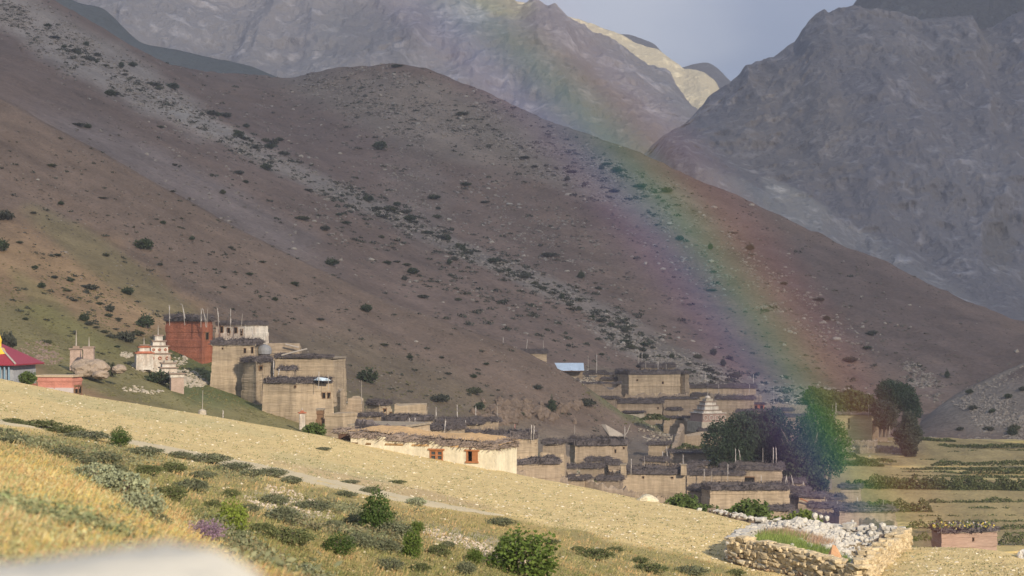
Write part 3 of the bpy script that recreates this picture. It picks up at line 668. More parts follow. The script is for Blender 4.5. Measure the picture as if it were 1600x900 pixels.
def house(label, pts, yb, yt, depth=None, brush=.7, mats=None, openings=(), cat='house', name='adobe_house', foot=3.0, batter=.03,
          roof=True, brush_sides=(0, 1, 2, 3), group=None, bmat=None, courses=.55, ruin=0., roofm=None, out=.35, dens=26, parapet=0.):
    HCOUNT[0] += 1; sd = HCOUNT[0]
    A, B, C, zb, zt = place(pts, yb, yt, depth)
    D = A + C - B; cen = (A + C) / 2
    e = (B - A) / np.linalg.norm(B - A); ang = math.atan2(e[1], e[0])
    ca, sa = math.cos(-ang), math.sin(-ang)
    loc = lambda p: ((p[0] - cen[0]) * ca - (p[1] - cen[1]) * sa, (p[0] - cen[0]) * sa + (p[1] - cen[1]) * ca)
    poly = [loc(A), loc(B), loc(C), loc(D)]
    root = empty(name, (*cen, zb), ang); tag(root, label, cat, group, 'thing')
    h = zt - zb
    me = wall_mesh(poly, -foot, h, batter, courses, mats or ADOBE, sd, ruin=ruin, rough=.055)
    link('wall', me, root)
    inset = batter * (h + foot)
    P = np.array(poly); c = P.mean(0)
    def shr(k): return [tuple(c + (p - c) * (1 - k / max(np.linalg.norm(p - c), .5))) for p in P]
    if roof:
        m = MB(); m.hexa(shr(inset * 1.2 - .12), h - .02, h + .16); m.build('roof', roofm or ROOFM, root)
    if brush:
        Q = shr(inset * 1.3); segs = []
        for i in brush_sides:
            a, b = np.array(Q[i]), np.array(Q[(i + 1) % 4]); ee = (b - a) / np.linalg.norm(b - a)
            segs.append((a, b, (ee[1], -ee[0]), h + .14))
        brush *= .8; hr = rng(sd + 7)
        for _ in range(3):       # heaps of sticks standing higher than the rest
            i = hr.choice([0, 0, 1, 3]); a, b = np.array(Q[i]), np.array(Q[(i + 1) % 4]); ee = (b - a) / np.linalg.norm(b - a); L_ = np.linalg.norm(b - a)
            if L_ < 2.5: continue
            t0 = .05 + .7 * hr.rand(); l_ = min(.8 + 1.6 * hr.rand(), L_ * (.97 - t0)); p_ = a + ee * L_ * t0 + np.array([-ee[1], ee[0]]) * (.5 * hr.rand())
            segs.append((p_, p_ + ee * l_, (ee[1], -ee[0]), h + .14 + brush * (.05 + .25 * hr.rand())))
        tag(link('firewood_edging', brush_mesh(segs, brush, out, dens, sd, bmat), root), kind='stuff')
    for op in openings:
        face, px, py, w, hh = op[:5]; kind = op[5] if len(op) > 5 else 'window'
        a, b = (A, B) if face == 0 else (B, C)
        k = (px - 800) / FPX * 1.0
        # solve  a.x + t (b.x - a.x) = k (a.y + t (b.y - a.y))   (pitch is negligible here)
        t = (k * a[1] - a[0]) / ((b[0] - a[0]) - k * (b[1] - a[1])); t = min(max(t, .03), .97)
        p = a + t * (b - a); d = p[1]; z = at(px, py, d)[2] - zb; s = d / FPX
        u = (b - a) / np.linalg.norm(b - a); cosv = max(.25, abs(u[0]))
        W = w * s / cosv * .5; H = hh * s * .5
        l = np.array(loc(p)); ul = np.array(loc(p + u)) - l; nl = np.array([ul[1], -ul[0]])
        back = -batter * (z + foot)
        def bx(m, u0, u1, z0, z1, n0, n1):
            m.hexa([tuple(l + ul * u0 + nl * (n1 + back)), tuple(l + ul * u1 + nl * (n1 + back)), tuple(l + ul * u1 + nl * (n0 + back)), tuple(l + ul * u0 + nl * (n0 + back))][::-1][::-1], z0, z1)
        fr = MB(); f = min(.10, W * .3)
        bx(fr, -W - f, W + f, z + H, z + H + f * 1.5, -.3, .14)
        bx(fr, -W - f, -W, z - H, z + H, -.3, .10); bx(fr, W, W + f, z - H, z + H, -.3, .10)
        if kind == 'window': bx(fr, -W - f, W + f, z - H - f, z - H, -.3, .12)
        wo = fr.build(kind, WOOD, root)
        pn = MB(); bx(pn, -W, W, z - H, z + H, -.3, .05); pn.build('pane' if kind == 'window' else 'doorway', HOLE, wo)
    root['h'] = h
    return root, A, B, C, zb, zt

PC = [0]
def pole(label, px, yt, yb, d, flag='w', lean=0., r=.05, fw=None, group=None):
    """prayer-flag pole: a thin mast with a narrow upright cloth"""
    b = at(px, yb, d); t = at(px + lean, yt, d); H = t[2] - b[2]
    PC[0] += 1; sd = PC[0]
    root = empty('flag_pole', b); tag(root, label, 'flag pole', group)
    m = MB(); dx = t[0] - b[0]; m.tube([(0, 0, -.8), (dx * .5, 0, H * .5), (dx, 0, H)], [r, r * .75, r * .5], 5); m.build('mast', POLEM, root)
    if flag:
        n = 9; V = []; rr = rng(sd + 50); w = fw or (.05 + .012 * H); z0, z1 = (.10, .93) if flag in 'wr' else (.45, .9)
        for i in range(n):
            s = z0 + (z1 - z0) * i / (n - 1); ww = w * (.6 + .6 * rr.rand()); bb = .05 * rr.normal()
            V += [(dx * s + .03, bb, H * s), (dx * s + ww + .03, bb + .04 * rr.normal(), H * s - .03)]
        F = [(2 * i, 2 * i + 1, 2 * i + 3, 2 * i + 2) for i in range(n - 1)]
        me = new_mesh('flag', V, F, CLOTHR if flag == 'r' else CLOTHW)
        link('flag', me, root)
    return root

def leafmat(name, c, **kw): return mat(name, c, var=.45, scale=.8, scale2=5., bump=0, rough=.75, transl=.18, **kw)
LEAF_D = leafmat('dark_juniper_leaf', (.058, .078, .040)); LEAF_T = leafmat('willow_leaf', (.052, .078, .045)); LEAF_G = leafmat('fresh_green_leaf', (.115, .15, .035))
LEAF_S = leafmat('silver_shrub_leaf', (.29, .31, .19)); LEAF_B = leafmat('yellow_green_leaf', (.22, .26, .05)); LEAF_P = leafmat('purple_flower', (.24, .15, .27)); LEAF_C = leafmat('hedge_leaf', (.115, .13, .05))
BARK = mat('grey_bark', (.20, .17, .14), var=.3, scale=3., bump=.02)
def blob_points(n, rad, seed, hollow=.55, lump=.3, nl=9, base=.0):
    """points in the outer part of a lumpy crown; gaps stay between the clumps"""
    r = rng(seed); rad = np.array(rad, float)
    v = r.normal(size=(n * 3, 3)); v /= np.linalg.norm(v, axis=1, keepdims=True)
    rr = (hollow + (1 - hollow) * r.rand(len(v)) ** .6)
    k = 1 + lump * fbm(v * 2.1 + seed, 3, seed)
    P = v * (rr * k)[:, None]
    keep = (fbm(v * 3.4 + seed * 1.7, 2, seed + 3) + .35 * r.rand(len(v)) > -.12) & (P[:, 2] > -1 + base)
    P = P[keep][:n]
    return P * rad
def shrub_mesh(seed, rad=(1, 1, .8), n=900, leaf=.16, m=None, hollow=.45, lump=.35, twigs=14, up=.8):
    P = blob_points(n, rad, seed, hollow, lump); P[:, 2] += rad[2] * up
    P = P[P[:, 2] > -.05]
    rs = rng(seed + 9); k = int(26 + 30 * lump); v = rs.normal(size=(k, 3)); v[:, 2] = np.abs(v[:, 2]) * .9 + .1; v /= np.linalg.norm(v, axis=1, keepdims=True)      # sprigs that break the outline
    t = .55 + (.45 + .35 * rs.rand(k, 1)) * np.linspace(0, 1, 16)[None]; Sp = (v[:, None] * t[..., None]).reshape(-1, 3) * np.array(rad); Sp[:, 2] += rad[2] * .35; Sp += rs.normal(size=Sp.shape) * .045
    P = np.concatenate([P, Sp])
    V, F = quads(P, leaf * (.6 + .7 * rng(seed).rand(len(P))), seed, flat=.3)
    return V, F
def shrub(name, seed, rad, n, leaf, m, **kw):
    V, F = shrub_mesh(seed, rad, n, leaf, m, **kw)
    fo = new_mesh('foliage', V, F, m)
    r = rng(seed); k = 12; a = r.rand(k) * 6.28; q = .2 + .7 * r.rand(k)
    P1 = np.stack([np.cos(a) * q * rad[0] * .8, np.sin(a) * q * rad[1] * .8, rad[2] * (1.0 + .5 * r.rand(k))], 1)
    v, f = prisms(np.stack([np.cos(a) * .08, np.sin(a) * .08, np.full(k, -.3)], 1), P1, .03 * rad[0] + .01, .01, 4, seed)
    st = new_mesh('stem', v, f, BARK)
    return fo, st
# ------------------------------------------------------------------ village: the buildings, each where the photo has it
def ground_d(px, yb, lay, fb=330.):
    h = hit(px, yb, lay)
    return h.y if h else fb
def H(label, xs, yb, yt, lay=None, D=None, **kw):
    """xs: [(px, extra distance), ...] - two or three corners, the near one with 0"""
    near = 1
    d0 = D or ground_d(xs[1][0], yb, lay or valley)
    return house(label, [(x, d0 + dd) for x, dd in xs], yb, yt, **kw)

# -- monastery, towers and their ruins on the left
H('red ochre monastery block with firewood roof edge above the white annex', [(255, 6), (316, 0), (336, 9)], 556, 502, D=286, mats=REDW, brush=1.0, foot=6,
  openings=[(1, 325, 526, 5, 12)], batter=.02, cat='monastery', name='monastery', dens=34)
H('whitewashed annex with ragged dark roof beside the red monastery block', [(335, 3), (383, 0)], 545, 509, D=290, depth=6, mats=WHITEW, brush=.7, foot=4,
  openings=[(0, 346, 515, 4, 9), (0, 357, 518, 4, 10), (0, 368, 516, 4, 8), (0, 377, 519, 3, 9)], batter=.02, cat='annex', name='whitewashed_annex', out=.2)
H('tallest beige tower house with battered earth walls below the red monastery', [(324, 0), (404, 0)], 606, 540, D=264, depth=8, brush=.9, foot=6, mats=ADOBE2,
  openings=[(0, 382, 548, 3, 7), (0, 393.5, 549, 3, 13), (0, 347, 545, 2, 3)], batter=.055, cat='house', name='tower_house', dens=34)
H('lower beige wing joined to the tallest tower house', [(374, 0), (400, -3), (428, 3)], 624, 567, D=262, brush=.75, foot=5, mats=ADOBE2,
  openings=[(1, 410, 575, 3, 5)], batter=.03, name='house_wing', cat='house', dens=34)
H('ruined pale earth wall on the terrace behind the tallest tower house', [(418, 0), (468, 0)], 566, 536, D=282, depth=3, brush=0, roof=False, mats=ADOBE, ruin=2.2, foot=3, name='ruined_wall', cat='ruin', batter=.01)
H('long beige wall house with dark brush top behind the lower tower', [(428, 2), (522, 0)], 592, 560, D=276, depth=6, brush=.55, foot=4, mats=ADOBE2, batter=.02, brush_sides=(0, 3), name='long_house', ruin=.5)
H('second beige tower house with two small dark windows near the hill foot', [(408, 0), (463, -2), (523, 1)], 656, 600, D=252, brush=.85, foot=5, mats=ADOBE2,
  openings=[(1, 507, 618, 4, 8), (1, 515, 618, 4, 8), (0, 460, 604, 2, 3)], batter=.03, name='tower_house', dens=34)
H('small beige rooftop room with dark brush heap on the second tower', [(436, 0), (460, 0)], 590, 579, D=256.5, depth=2.5, brush=.6, foot=2, mats=ADOBE, name='rooftop_room', cat='room')
H('broken beige yard wall stepping down beside the second tower', [(523, 0), (532, -1), (545, 2)], 652, 608, D=266, brush=0, roof=False, mats=ADOBE2, ruin=1.2, foot=4, name='yard_wall', cat='wall')
H('low broken earth wall between second tower and flag pole', [(540, 0), (568, 0)], 662, 618, D=268, depth=3, brush=0, roof=False, mats=ADOBE, ruin=1.5, foot=4, name='yard_wall', cat='wall')
H('low beige shed wall with dark doorway below the second tower', [(505, 0), (536, -1), (560, 2)], 668, 645, D=243, brush=0, roof=False, mats=ADOBE2, ruin=.4, foot=4, name='shed', cat='shed')
H('dark brown box shed with rough door at the foot of the second tower', [(493, 0), (506, 0)], 660, 641, D=244, depth=2, brush=0, foot=3, mats=WOOD, name='shed', cat='shed')
H('beige house with one window and one doorway beside the flag poles', [(571, 1), (593, -1), (614, 2)], 672, 634, D=258, brush=.7, foot=5, mats=ADOBE2,
  openings=[(1, 602, 643, 3.5, 7), (1, 611, 650, 2.5, 11, 'door')], name='adobe_house', batter=.015, dens=34)
H('roofless beige wall behind the house with one window', [(614, 0), (668, 0)], 652, 631, D=268, depth=3, brush=0, roof=False, mats=ADOBE2, ruin=.8, foot=4, name='ruined_wall', cat='ruin')
H('low brush-topped house below the one-window house', [(594, 1), (634, -1), (680, 2)], 682, 659, D=250, brush=.75, foot=5, mats=ADOBE2, name='low_house', brush_sides=(0, 1, 2, 3), dens=30)
H('narrow brush-topped house in the row under the cliff', [(679, 1), (742, 0)], 684, 662, D=262, depth=5, brush=.7, foot=5, mats=ADOBE, name='low_house')
H('small brush-topped hut at the right end of the row under the cliff', [(747, 0), (780, 0)], 680, 660, D=266, depth=4, brush=.5, foot=5, mats=ADOBE, name='hut', cat='hut')
H('long dark brush-covered house just behind the sunlit white house', [(634, 2), (706, 0)], 700, 673, D=232, depth=5, brush=.7, foot=5, mats=ADOBE2, name='long_house')
H('beige house with bulging dark brush roof right behind the sunlit house', [(700, 3), (776, -1), (843, 1)], 722, 688, D=238, brush=1.3, foot=5, mats=ADOBE2, name='long_house', dens=30,
  openings=[(1, 838, 695, 2, 4)])
H('low beige yard wall between the bulging-roof house and the square tall-brush house', [(843, 0), (883, 0)], 722, 706, D=252, depth=.8, brush=0, roof=False, mats=ADOBE2, ruin=.5, foot=4, name='yard_wall', cat='wall')
H('long brush-topped courtyard wall sloping beside the sunlit crest', [(778, -2), (878, 0)], 748, 725, D=232, depth=4, brush=.8, foot=5, mats=ADOBE, name='courtyard_wall', cat='wall', brush_sides=(0, 1, 3))
H('square beige house under a thick slab of dark firewood with white cone', [(888, 4), (897, 0), (983, 2)], 730, 697, D=318, brush=1.6, foot=4, mats=ADOBE, name='adobe_house', dens=34, out=.5,
  openings=[(1, 962, 705, 2, 5), (1, 975, 700, 2, 3)])
H('small beige store with brush roof in front of the thick-slab house', [(904, 1), (935, 0)], 752, 733, D=292, depth=4, brush=.8, foot=4, mats=ADOBE, name='store', cat='store')
H('dark little shed beside the curved yard wall', [(883, 0), (903, 0)], 750, 733, D=282, depth=3, brush=.6, foot=4, mats=ADOBE3, name='shed', cat='shed')
H('narrow brown store between the little shed and the corner-post house', [(949, 0), (970, 0)], 762, 728, D=296, depth=4, brush=.7, foot=4, mats=ADOBE3, name='store', cat='store', openings=[(0, 965, 747, 5, 16, 'door')])
H('beige house with raised corner posts and brush parapet in the village middle', [(971, 1), (1072, 0)], 776, 742, D=284, depth=7, brush=1.1, foot=4, mats=ADOBE2, name='adobe_house', dens=34,
  openings=[(0, 1005, 746, 2, 3), (0, 1050, 747, 3, 3)])
H('broad low house with brush top left of the willow grove', [(1072, 1), (1165, 0)], 762, 744, D=300, depth=7, brush=.9, foot=4, mats=ADOBE, name='low_house')
H('brown walled yard with dark roof line under the green bank', [(1046, 0), (1122, 0)], 728, 709, D=338, depth=6, brush=.35, foot=4, mats=ADOBE3, name='walled_yard', cat='yard')
H('beige house with square white mark below the willow grove', [(1148, 1), (1224, 0)], 764, 736, D=300, depth=7, brush=1.0, foot=4, mats=ADOBE, name='adobe_house', openings=[(0, 1170, 751, 16, 10)])
H('front beige house with dark left side behind the green bushes', [(1094, 4), (1108, 0), (1236, 1)], 800, 767, D=268, brush=1.0, foot=4, mats=ADOBE2, name='low_house', dens=34)
H('brown firewood-topped hut right of the front house under the willows', [(1240, 1), (1320, 0)], 796, 782, D=282, depth=5, brush=.6, foot=4, mats=ADOBE3, name='hut', cat='hut')
H('low dark-roofed hut beside the pair of thin poles', [(1310, 0), (1402, 0)], 826, 800, D=252, depth=5, brush=.45, foot=4, mats=ADOBE3, name='hut', cat='hut')
H('lowest right house with coloured plants drying on its roof', [(1452, 5), (1470, 0), (1562, 2)], 872, 834, D=215, brush=.7, foot=5, mats=mat('rosy_mud_wall', (.36, .25, .19), var=.2, scale=.5, scale2=3., bump=.05, stretch=(.4, .4, 2.)), name='adobe_house', dens=34,
  openings=[(1, 1521, 843, 2, 5)])
# -- back of the village, past the edge of the brown spur
H('beige house half hidden by the spur edge at the back of the village', [(812, 0), (856, 0)], 580, 553, lay=ridge, D=436, depth=6, brush=1.1, foot=5, mats=ADOBE2, name='adobe_house', dens=20)
H('ruined rubble house with the blue and white tarpaulin roof', [(868, 0), (912, 0)], 602, 580, lay=ridge, D=446, depth=6, brush=0, foot=4, mats=ADOBE3, ruin=.4, name='ruined_house', cat='ruin')
H('broken beige ruin between the tarpaulin and the big square house', [(905, 0), (962, 0)], 610, 586, lay=ridge, D=452, depth=6, brush=.3, roof=False, foot=4, mats=ADOBE, ruin=2.5, name='ruined_house', cat='ruin')
H('low rubble ruin in front of the tarpaulin house', [(910, 0), (972, 0)], 616, 600, lay=ridge, D=428, depth=4, brush=.35, roof=False, foot=4, mats=ADOBE3, ruin=2., name='ruined_wall', cat='ruin', brush_sides=(0,))
H('biggest square house at the back with dark left face', [(960, 8), (982, 0), (1064, 4)], 622, 586, lay=ridge, D=440, brush=1.3, foot=4, mats=ADOBE2, name='adobe_house', dens=26, batter=.02,
  openings=[(1, 1036, 598, 2, 3), (1, 996, 594, 2, 2)])
H('upper block rising behind the biggest square house', [(1000, 0), (1056, 0)], 600, 575, lay=ridge, D=452, depth=6, brush=1.2, foot=4, mats=ADOBE, name='upper_block', cat='house', dens=20)
H('narrow beige annex right of the biggest square house', [(1055, 0), (1071, -2), (1079, 4)], 622, 585, lay=ridge, D=446, brush=.7, foot=4, mats=ADOBE, name='annex', cat='annex', dens=20)
H('beige house with brush band below the biggest square house', [(960, 1), (1036, 0)], 662, 631, D=420, depth=7, brush=1.2, foot=4, mats=ADOBE, name='adobe_house', openings=[(0, 1028, 638, 2, 3)], dens=24)
H('low rubble annex at the lower left of the brush band house', [(975, 0), (1008, 0)], 660, 645, D=416, depth=3, brush=.2, foot=4, mats=STONEP, name='rubble_annex', cat='annex', ruin=.6)
H('beige block under the spotted shrine with a dark recess', [(1036, 0), (1092, 0)], 676, 654, D=408, depth=5, brush=.3, roof=True, foot=4, mats=ADOBE, name='low_house', ruin=.6, openings=[(0, 1070, 664, 4, 7)])
H('long brush-topped wall along the top of the village', [(1071, 2), (1182, 0)], 618, 607, lay=ridge, D=452, depth=5, brush=1.1, foot=4, mats=ADOBE2, name='long_house', dens=22)
H('beige house right behind the spotted shrine', [(1118, 1), (1180, 0)], 644, 625, lay=ridge, D=432, depth=5, brush=.9, foot=5, mats=ADOBE, name='adobe_house', dens=22)
H('low brown wall house left of the spotted shrine', [(1036, 0), (1092, 0)], 640, 624, lay=ridge, D=432, depth=4, brush=.5, foot=4, mats=ADOBE3, name='low_house', dens=22)
H('beige gabled wall below the brick-coloured pavilion', [(1052, 0), (1120, 0)], 698, 676, D=372, depth=4, brush=0, roof=False, foot=4, mats=ADOBE, name='ruined_wall', cat='ruin', ruin=3.)
H('small brown store by the left edge of the willow grove', [(1092, 0), (1128, 0)], 700, 676, D=382, depth=4, brush=.8, foot=4, mats=ADOBE3, name='store', cat='store', openings=[(0, 1103, 692, 5, 10, 'door')])
H('tiny red-brown pavilion on the slope above the willows', [(1176, 0), (1196, 0)], 642, 632, D=440, depth=3, brush=.25, foot=4, mats=REDW, name='pavilion', cat='pavilion', openings=[(0, 1181, 637, 4, 6), (0, 1190, 637, 4, 6)], lay=ridge)
H('low beige house above the dark willows', [(1205, 0), (1262, 0)], 664, 652, D=432, depth=4, brush=.7, foot=4, mats=ADOBE3, name='low_house', dens=22)
H('beige square house in the open between willows and dark round trees', [(1304, 2), (1363, 0)], 684, 649, D=428, depth=7, brush=.35, foot=4, mats=mat('warm_earth_wall', (.42, .34, .21), var=.22, scale=.5, scale2=3., bump=.05, stretch=(.4, .4, 2.)), name='adobe_house', batter=.02,
  openings=[(0, 1326, 662, 1.5, 16, 'door')], bmat=BRUSHL)
H('small brown shed attached right of the open-ground house', [(1363, 0), (1388, 0)], 680, 662, D=430, depth=4, brush=.4, foot=4, mats=ADOBE3, name='shed', cat='shed')

EXTRA = [('small brown store with brush top behind the corner-post house', 1002, 1042, 738, 722, 316, valley, ADOBE3, .7), ('narrow earth hut between the broad low house and the brown yard', 1074, 1100, 742, 729, 322, valley, ADOBE, .7), ('earth hut with dark roof under the leftmost willow', 1124, 1150, 746, 733, 318, valley, ADOBE3, .8),
 ('brown hut under the dark middle willow', 1226, 1262, 784, 770, 288, valley, ADOBE3, .8), ('small dark-roofed hut above the yellowish bush', 1262, 1302, 808, 795, 264, valley, ADOBE3, .7), ('ruined hut below the low rubble ruin at the back', 934, 962, 640, 624, 418, ridge, ADOBE3, .5), ('small earth block left of the broken recess block', 1040, 1062, 656, 642, 420, ridge, ADOBE, .6),
 ('low dark-roofed house left of the tiny pavilion', 1150, 1178, 660, 646, 420, valley, ADOBE3, .8), ('long low house over the grove beside the tall thin pole', 1196, 1240, 652, 643, 446, ridge, ADOBE3, .7), ('earth wall room above the bulging-roof house', 706, 746, 672, 664, 258, valley, ADOBE2, .4), ('low earth room right of the second tower yard', 556, 578, 670, 652, 252, valley, ADOBE, .4), ('broken earth shed at the foot of the square tall-brush house', 914, 950, 740, 722, 300, valley, ADOBE, .6),
 ('low wall house between curved wall and corner-post house', 930, 968, 770, 752, 274, valley, ADOBE3, .6), ('brown hut left of the front house with dark left side', 1074, 1096, 784, 768, 274, valley, ADOBE3, .8), ('low roof hut in front of the brown walled yard', 1050, 1082, 748, 736, 306, valley, ADOBE, .6), ('small hut right of the bushes by the open-ground house', 1276, 1300, 668, 656, 436, valley, ADOBE3, .5), ('dark ruined room left of the biggest square house', 938, 964, 616, 594, 446, ridge, ADOBE3, .6)]
EXTRA += [('earth room filling the row left of the bulging-roof house', 652, 690, 690, 676, 236, valley, ADOBE2, .5), ('low earth house between one-window house and brush-topped house', 612, 640, 668, 655, 254, valley, ADOBE, .5), ('small earth hut right of the bulging-roof house', 846, 872, 706, 695, 262, valley, ADOBE, .6),
 ('two-roomed earth hut at the upper edge of the walled yard', 1012, 1046, 708, 696, 356, valley, ADOBE2, .5), ('earth hut in front of the leftmost willow trunk', 1100, 1128, 716, 705, 350, valley, ADOBE, .5), ('flat earth house right of the square-mark house', 1222, 1256, 772, 756, 300, valley, ADOBE2, .7),
 ('lower earth hut under the leaning poles', 1246, 1290, 792, 778, 280, valley, ADOBE2, .6), ('pale earth hut left of the firewood-topped hut', 1190, 1236, 812, 799, 258, valley, ADOBE2, .6), ('long earth house below the firewood-topped hut', 1300, 1352, 808, 795, 268, valley, ADOBE, .6), ('low earth hut behind the yellowish bush', 1236, 1272, 820, 808, 250, valley, ADOBE2, .5),
 ('earth hut at the right foot of the green willow', 1312, 1344, 776, 764, 300, valley, ADOBE, .5), ('upper earth hut left of the biggest square house', 918, 944, 596, 583, 456, ridge, ADOBE2, .5), ('earth hut between long top wall and spotted shrine', 1080, 1104, 630, 619, 440, ridge, ADOBE2, .6), ('earth hut right of the house behind the spotted shrine', 1180, 1206, 656, 644, 434, ridge, ADOBE2, .5),
 ('earth hut under the square tall-brush house', 884, 912, 764, 751, 262, valley, ADOBE2, .5), ('earth hut above the broad low house', 1090, 1122, 738, 726, 330, valley, ADOBE2, .5)]
for lb, a_, b_, yb_, yt_, d_, ly, mt_, br_ in EXTRA: H(lb, [(a_, .8), (b_, 0)], yb_, yt_, lay=ly, D=d_, depth=4, brush=br_, foot=4, mats=mt_, name='hut', cat='hut', ruin=.3, dens=24)

# corner posts of the middle house, cone roof, tarpaulins
def simple(name, label, cat, px, py, d, builders, rot=0, sc=1.):
    p = at(px, py, d); r = empty(name, p, rot); tag(r, label, cat)
    for nm, mb, m in builders: mb.build(nm, m, r)
    return r
for px, lb in ((974, 'left square earth post on the corner-post house'), (1068, 'right square earth post on the corner-post house')):
    m = MB(); m.hexa([(-.45, -.45), (.45, -.45), (.45, .45), (-.45, .45)], -.4, 1.1, top=[(-.38, -.38), (.38, -.38), (.38, .38), (-.38, .38)]); c = MB(); c.box(-.5, .5, -.5, .5, 1.1, 1.25)
    simple('roof_post', lb, 'post', px, 738, 283.6, [('shaft', m, ADOBE2), ('cap', c, ROOFM)])
# sloping bundle of pale tarpaulin (the cone on the slab roof)
m = MB(); m.add([(-1.7, 0, 1.9), (-1.0, -.4, 1.95), (2.6, -.5, -.1), (-.3, -.7, 0), (-1.2, .8, 1.6), (2.4, .8, 0), (-.6, .9, 0)], [(0, 3, 1), (1, 3, 2), (0, 1, 4), (1, 2, 5, 4), (0, 4, 6, 3), (3, 6, 5, 2)])
k = MB(); k.tube([(2.2, 0, 0), (2.7, 0, .6), (3.2, 0, 1.9)], .06, 5)
simple('hay_cone', 'pale cone-shaped cover on the firewood slab roof', 'cover', 955, 681, 321, [('cover', m, mat('tan_cover_cloth', (.40, .35, .30), var=.2, scale=1., bump=.03)), ('pole', k, POLEM)])
m = MB(); n = 9
V = []; F = []
for i in range(n):
    for j in range(5):
        u, v = i / (n - 1), j / 4; V.append((-2.9 + 5.9 * u + .7 * (1 - v) * 0 - .9 * (v) * (1 - u) + 0.1, v * 4.5, v * 1.75 + .12 * math.sin(i * 1.9) * (1 - v)))
for i in range(n - 1):
    for j in range(4): F.append((i * 5 + j, (i + 1) * 5 + j, (i + 1) * 5 + j + 1, i * 5 + j + 1))
m.add(V, F); e = MB(); e.tube([(-3, -.05, -.05), (3, -.05, -.05)], .09, 5)
simple('tarpaulin', 'blue and white tarpaulin sheet over the ruined house', 'tarpaulin', 892, 579.5, 444, [('sheet', m, TARP), ('edge_pole', e, WOOD)])
m = MB(); pr = [(1.0, 0), (1.05, .5), (.95, .9), (.7, 1.15), (.3, 1.3), (.02, 1.33)]; m.lathe([(a * 1.0, b) for a, b in pr], 12)
dd = MB(); dd.lathe([(.8, -.6), (.85, .02)], 10)
simple('covered_stack', 'round grey tarpaulin-covered stack on the terrace beside the tallest tower', 'stack', 413, 553, 268, [('cover', m, TARPG), ('stack', dd, BRUSH)])
m = MB(); m.add([(-1, 0, .1), (-.4, -.3, .5), (.9, -.3, .35), (1.3, 0, 0), (1, .8, .1), (-.6, .8, .2), (0.2, -.5, 0)], [(0, 6, 1), (1, 6, 2), (2, 6, 3), (0, 1, 5), (1, 2, 4, 5), (2, 3, 4)])
simple('tarpaulin', 'pale blue crumpled sheet with a white pole on the second tower roof', 'tarpaulin', 502, 595, 251, [('sheet', m, TARP)])
m = MB(); m.add([(-1.6, 0, 0), (-1.2, 0, .5), (1.4, 0, .5), (1.7, 0, .1), (1.4, .8, .6), (-1.2, .8, .6)], [(0, 3, 2, 1), (1, 2, 4, 5)])
simple('tarpaulin', 'small whitish sheet on the brown yard beside the willow grove', 'tarpaulin', 1110, 725, 331, [('sheet', m, TARP)])
# poles lying on roofs
for lb, x0, y0, x1, y1, d in (('long pale beam leaning on the terrace above the second tower', 440, 555, 480, 545, 270), ('pale beam on top of the ruined wall behind the tower', 446, 538, 467, 543, 281), ('yellow timber beam lying on the hut roof by the willows', 1250, 779, 1276, 790, 280)):
    a = at(x0, y0, d); b = at(x1, y1, d); m = MB(); m.tube([(0, 0, 0), tuple(b - a)], .11, 6); o = m.build('timber_beam', POLEM if 'pale' in lb else WOODO); o.location = tuple(a); tag(o, lb, 'beam')
RUBW = mat('grey_brown_rubble', (.24, .20, .16), var=.5, scale=1.5, scale2=5., bump=.12)
# curved low dark yard wall
def ribbon_wall(name, label, pts, h, th, m_, lay=None, seed=1):
    P = np.array([at(x, y, d) for x, y, d in pts]); n = 46; t = np.linspace(0, len(P) - 1, n); Q = np.stack([np.interp(t, range(len(P)), P[:, k]) for k in range(3)], 1)
    r = rng(seed); mb = MB(); V = []; F = []
    c = Q[0].copy()
    for i in range(n):
        tg = Q[min(i + 1, n - 1)] - Q[max(i - 1, 0)]; nn = np.array([tg[1], -tg[0]]); nn /= np.linalg.norm(nn); hh = h * (.55 + .6 * r.rand())
        q = Q[i] - c
        for s, z in ((1, -2.5), (1, hh * .5), (.8, hh), (-.8, hh), (-1, hh * .5), (-1, -2.5)): V.append((q[0] + nn[0] * s * th / 2, q[1] + nn[1] * s * th / 2, q[2] + z + .12 * r.normal()))
    for i in range(n - 1):
        for k in range(6): F.append((i * 6 + k, i * 6 + (k + 1) % 6, (i + 1) * 6 + (k + 1) % 6, (i + 1) * 6 + k))
    F += [tuple(range(6))[::-1], tuple(range((n - 1) * 6, n * 6))]; mb.add(V, F)
    o = mb.build(name, m_); o.location = tuple(c); tag(o, label, 'wall', kind='thing'); return o
ribbon_wall('yard_wall', 'curved low dark yard wall running down behind the sunlit crest', [(868, 742, 270), (884, 745, 268), (905, 755, 264), (940, 768, 262), (992, 777, 262)], 1.0, .8, ADOBE3)
ribbon_wall('yard_wall', 'low beige yard wall right of the curved dark wall', [(990, 780, 262), (1030, 786, 262), (1046, 790, 262)], 1.0, .6, ADOBE)
ribbon_wall('yard_wall', 'leaning stone wall climbing the green bank left of the willows', [(1052, 712, 352), (1055, 700, 358), (1061, 684, 366), (1066, 672, 372)], 1.2, .9, ADOBE3)
ribbon_wall('rubble_wall', 'long rubble terrace wall on the fields below the open-ground house', [(1340, 706, 402), (1375, 704, 405), (1412, 708, 402)], 1.1, 1.5, RUBW)

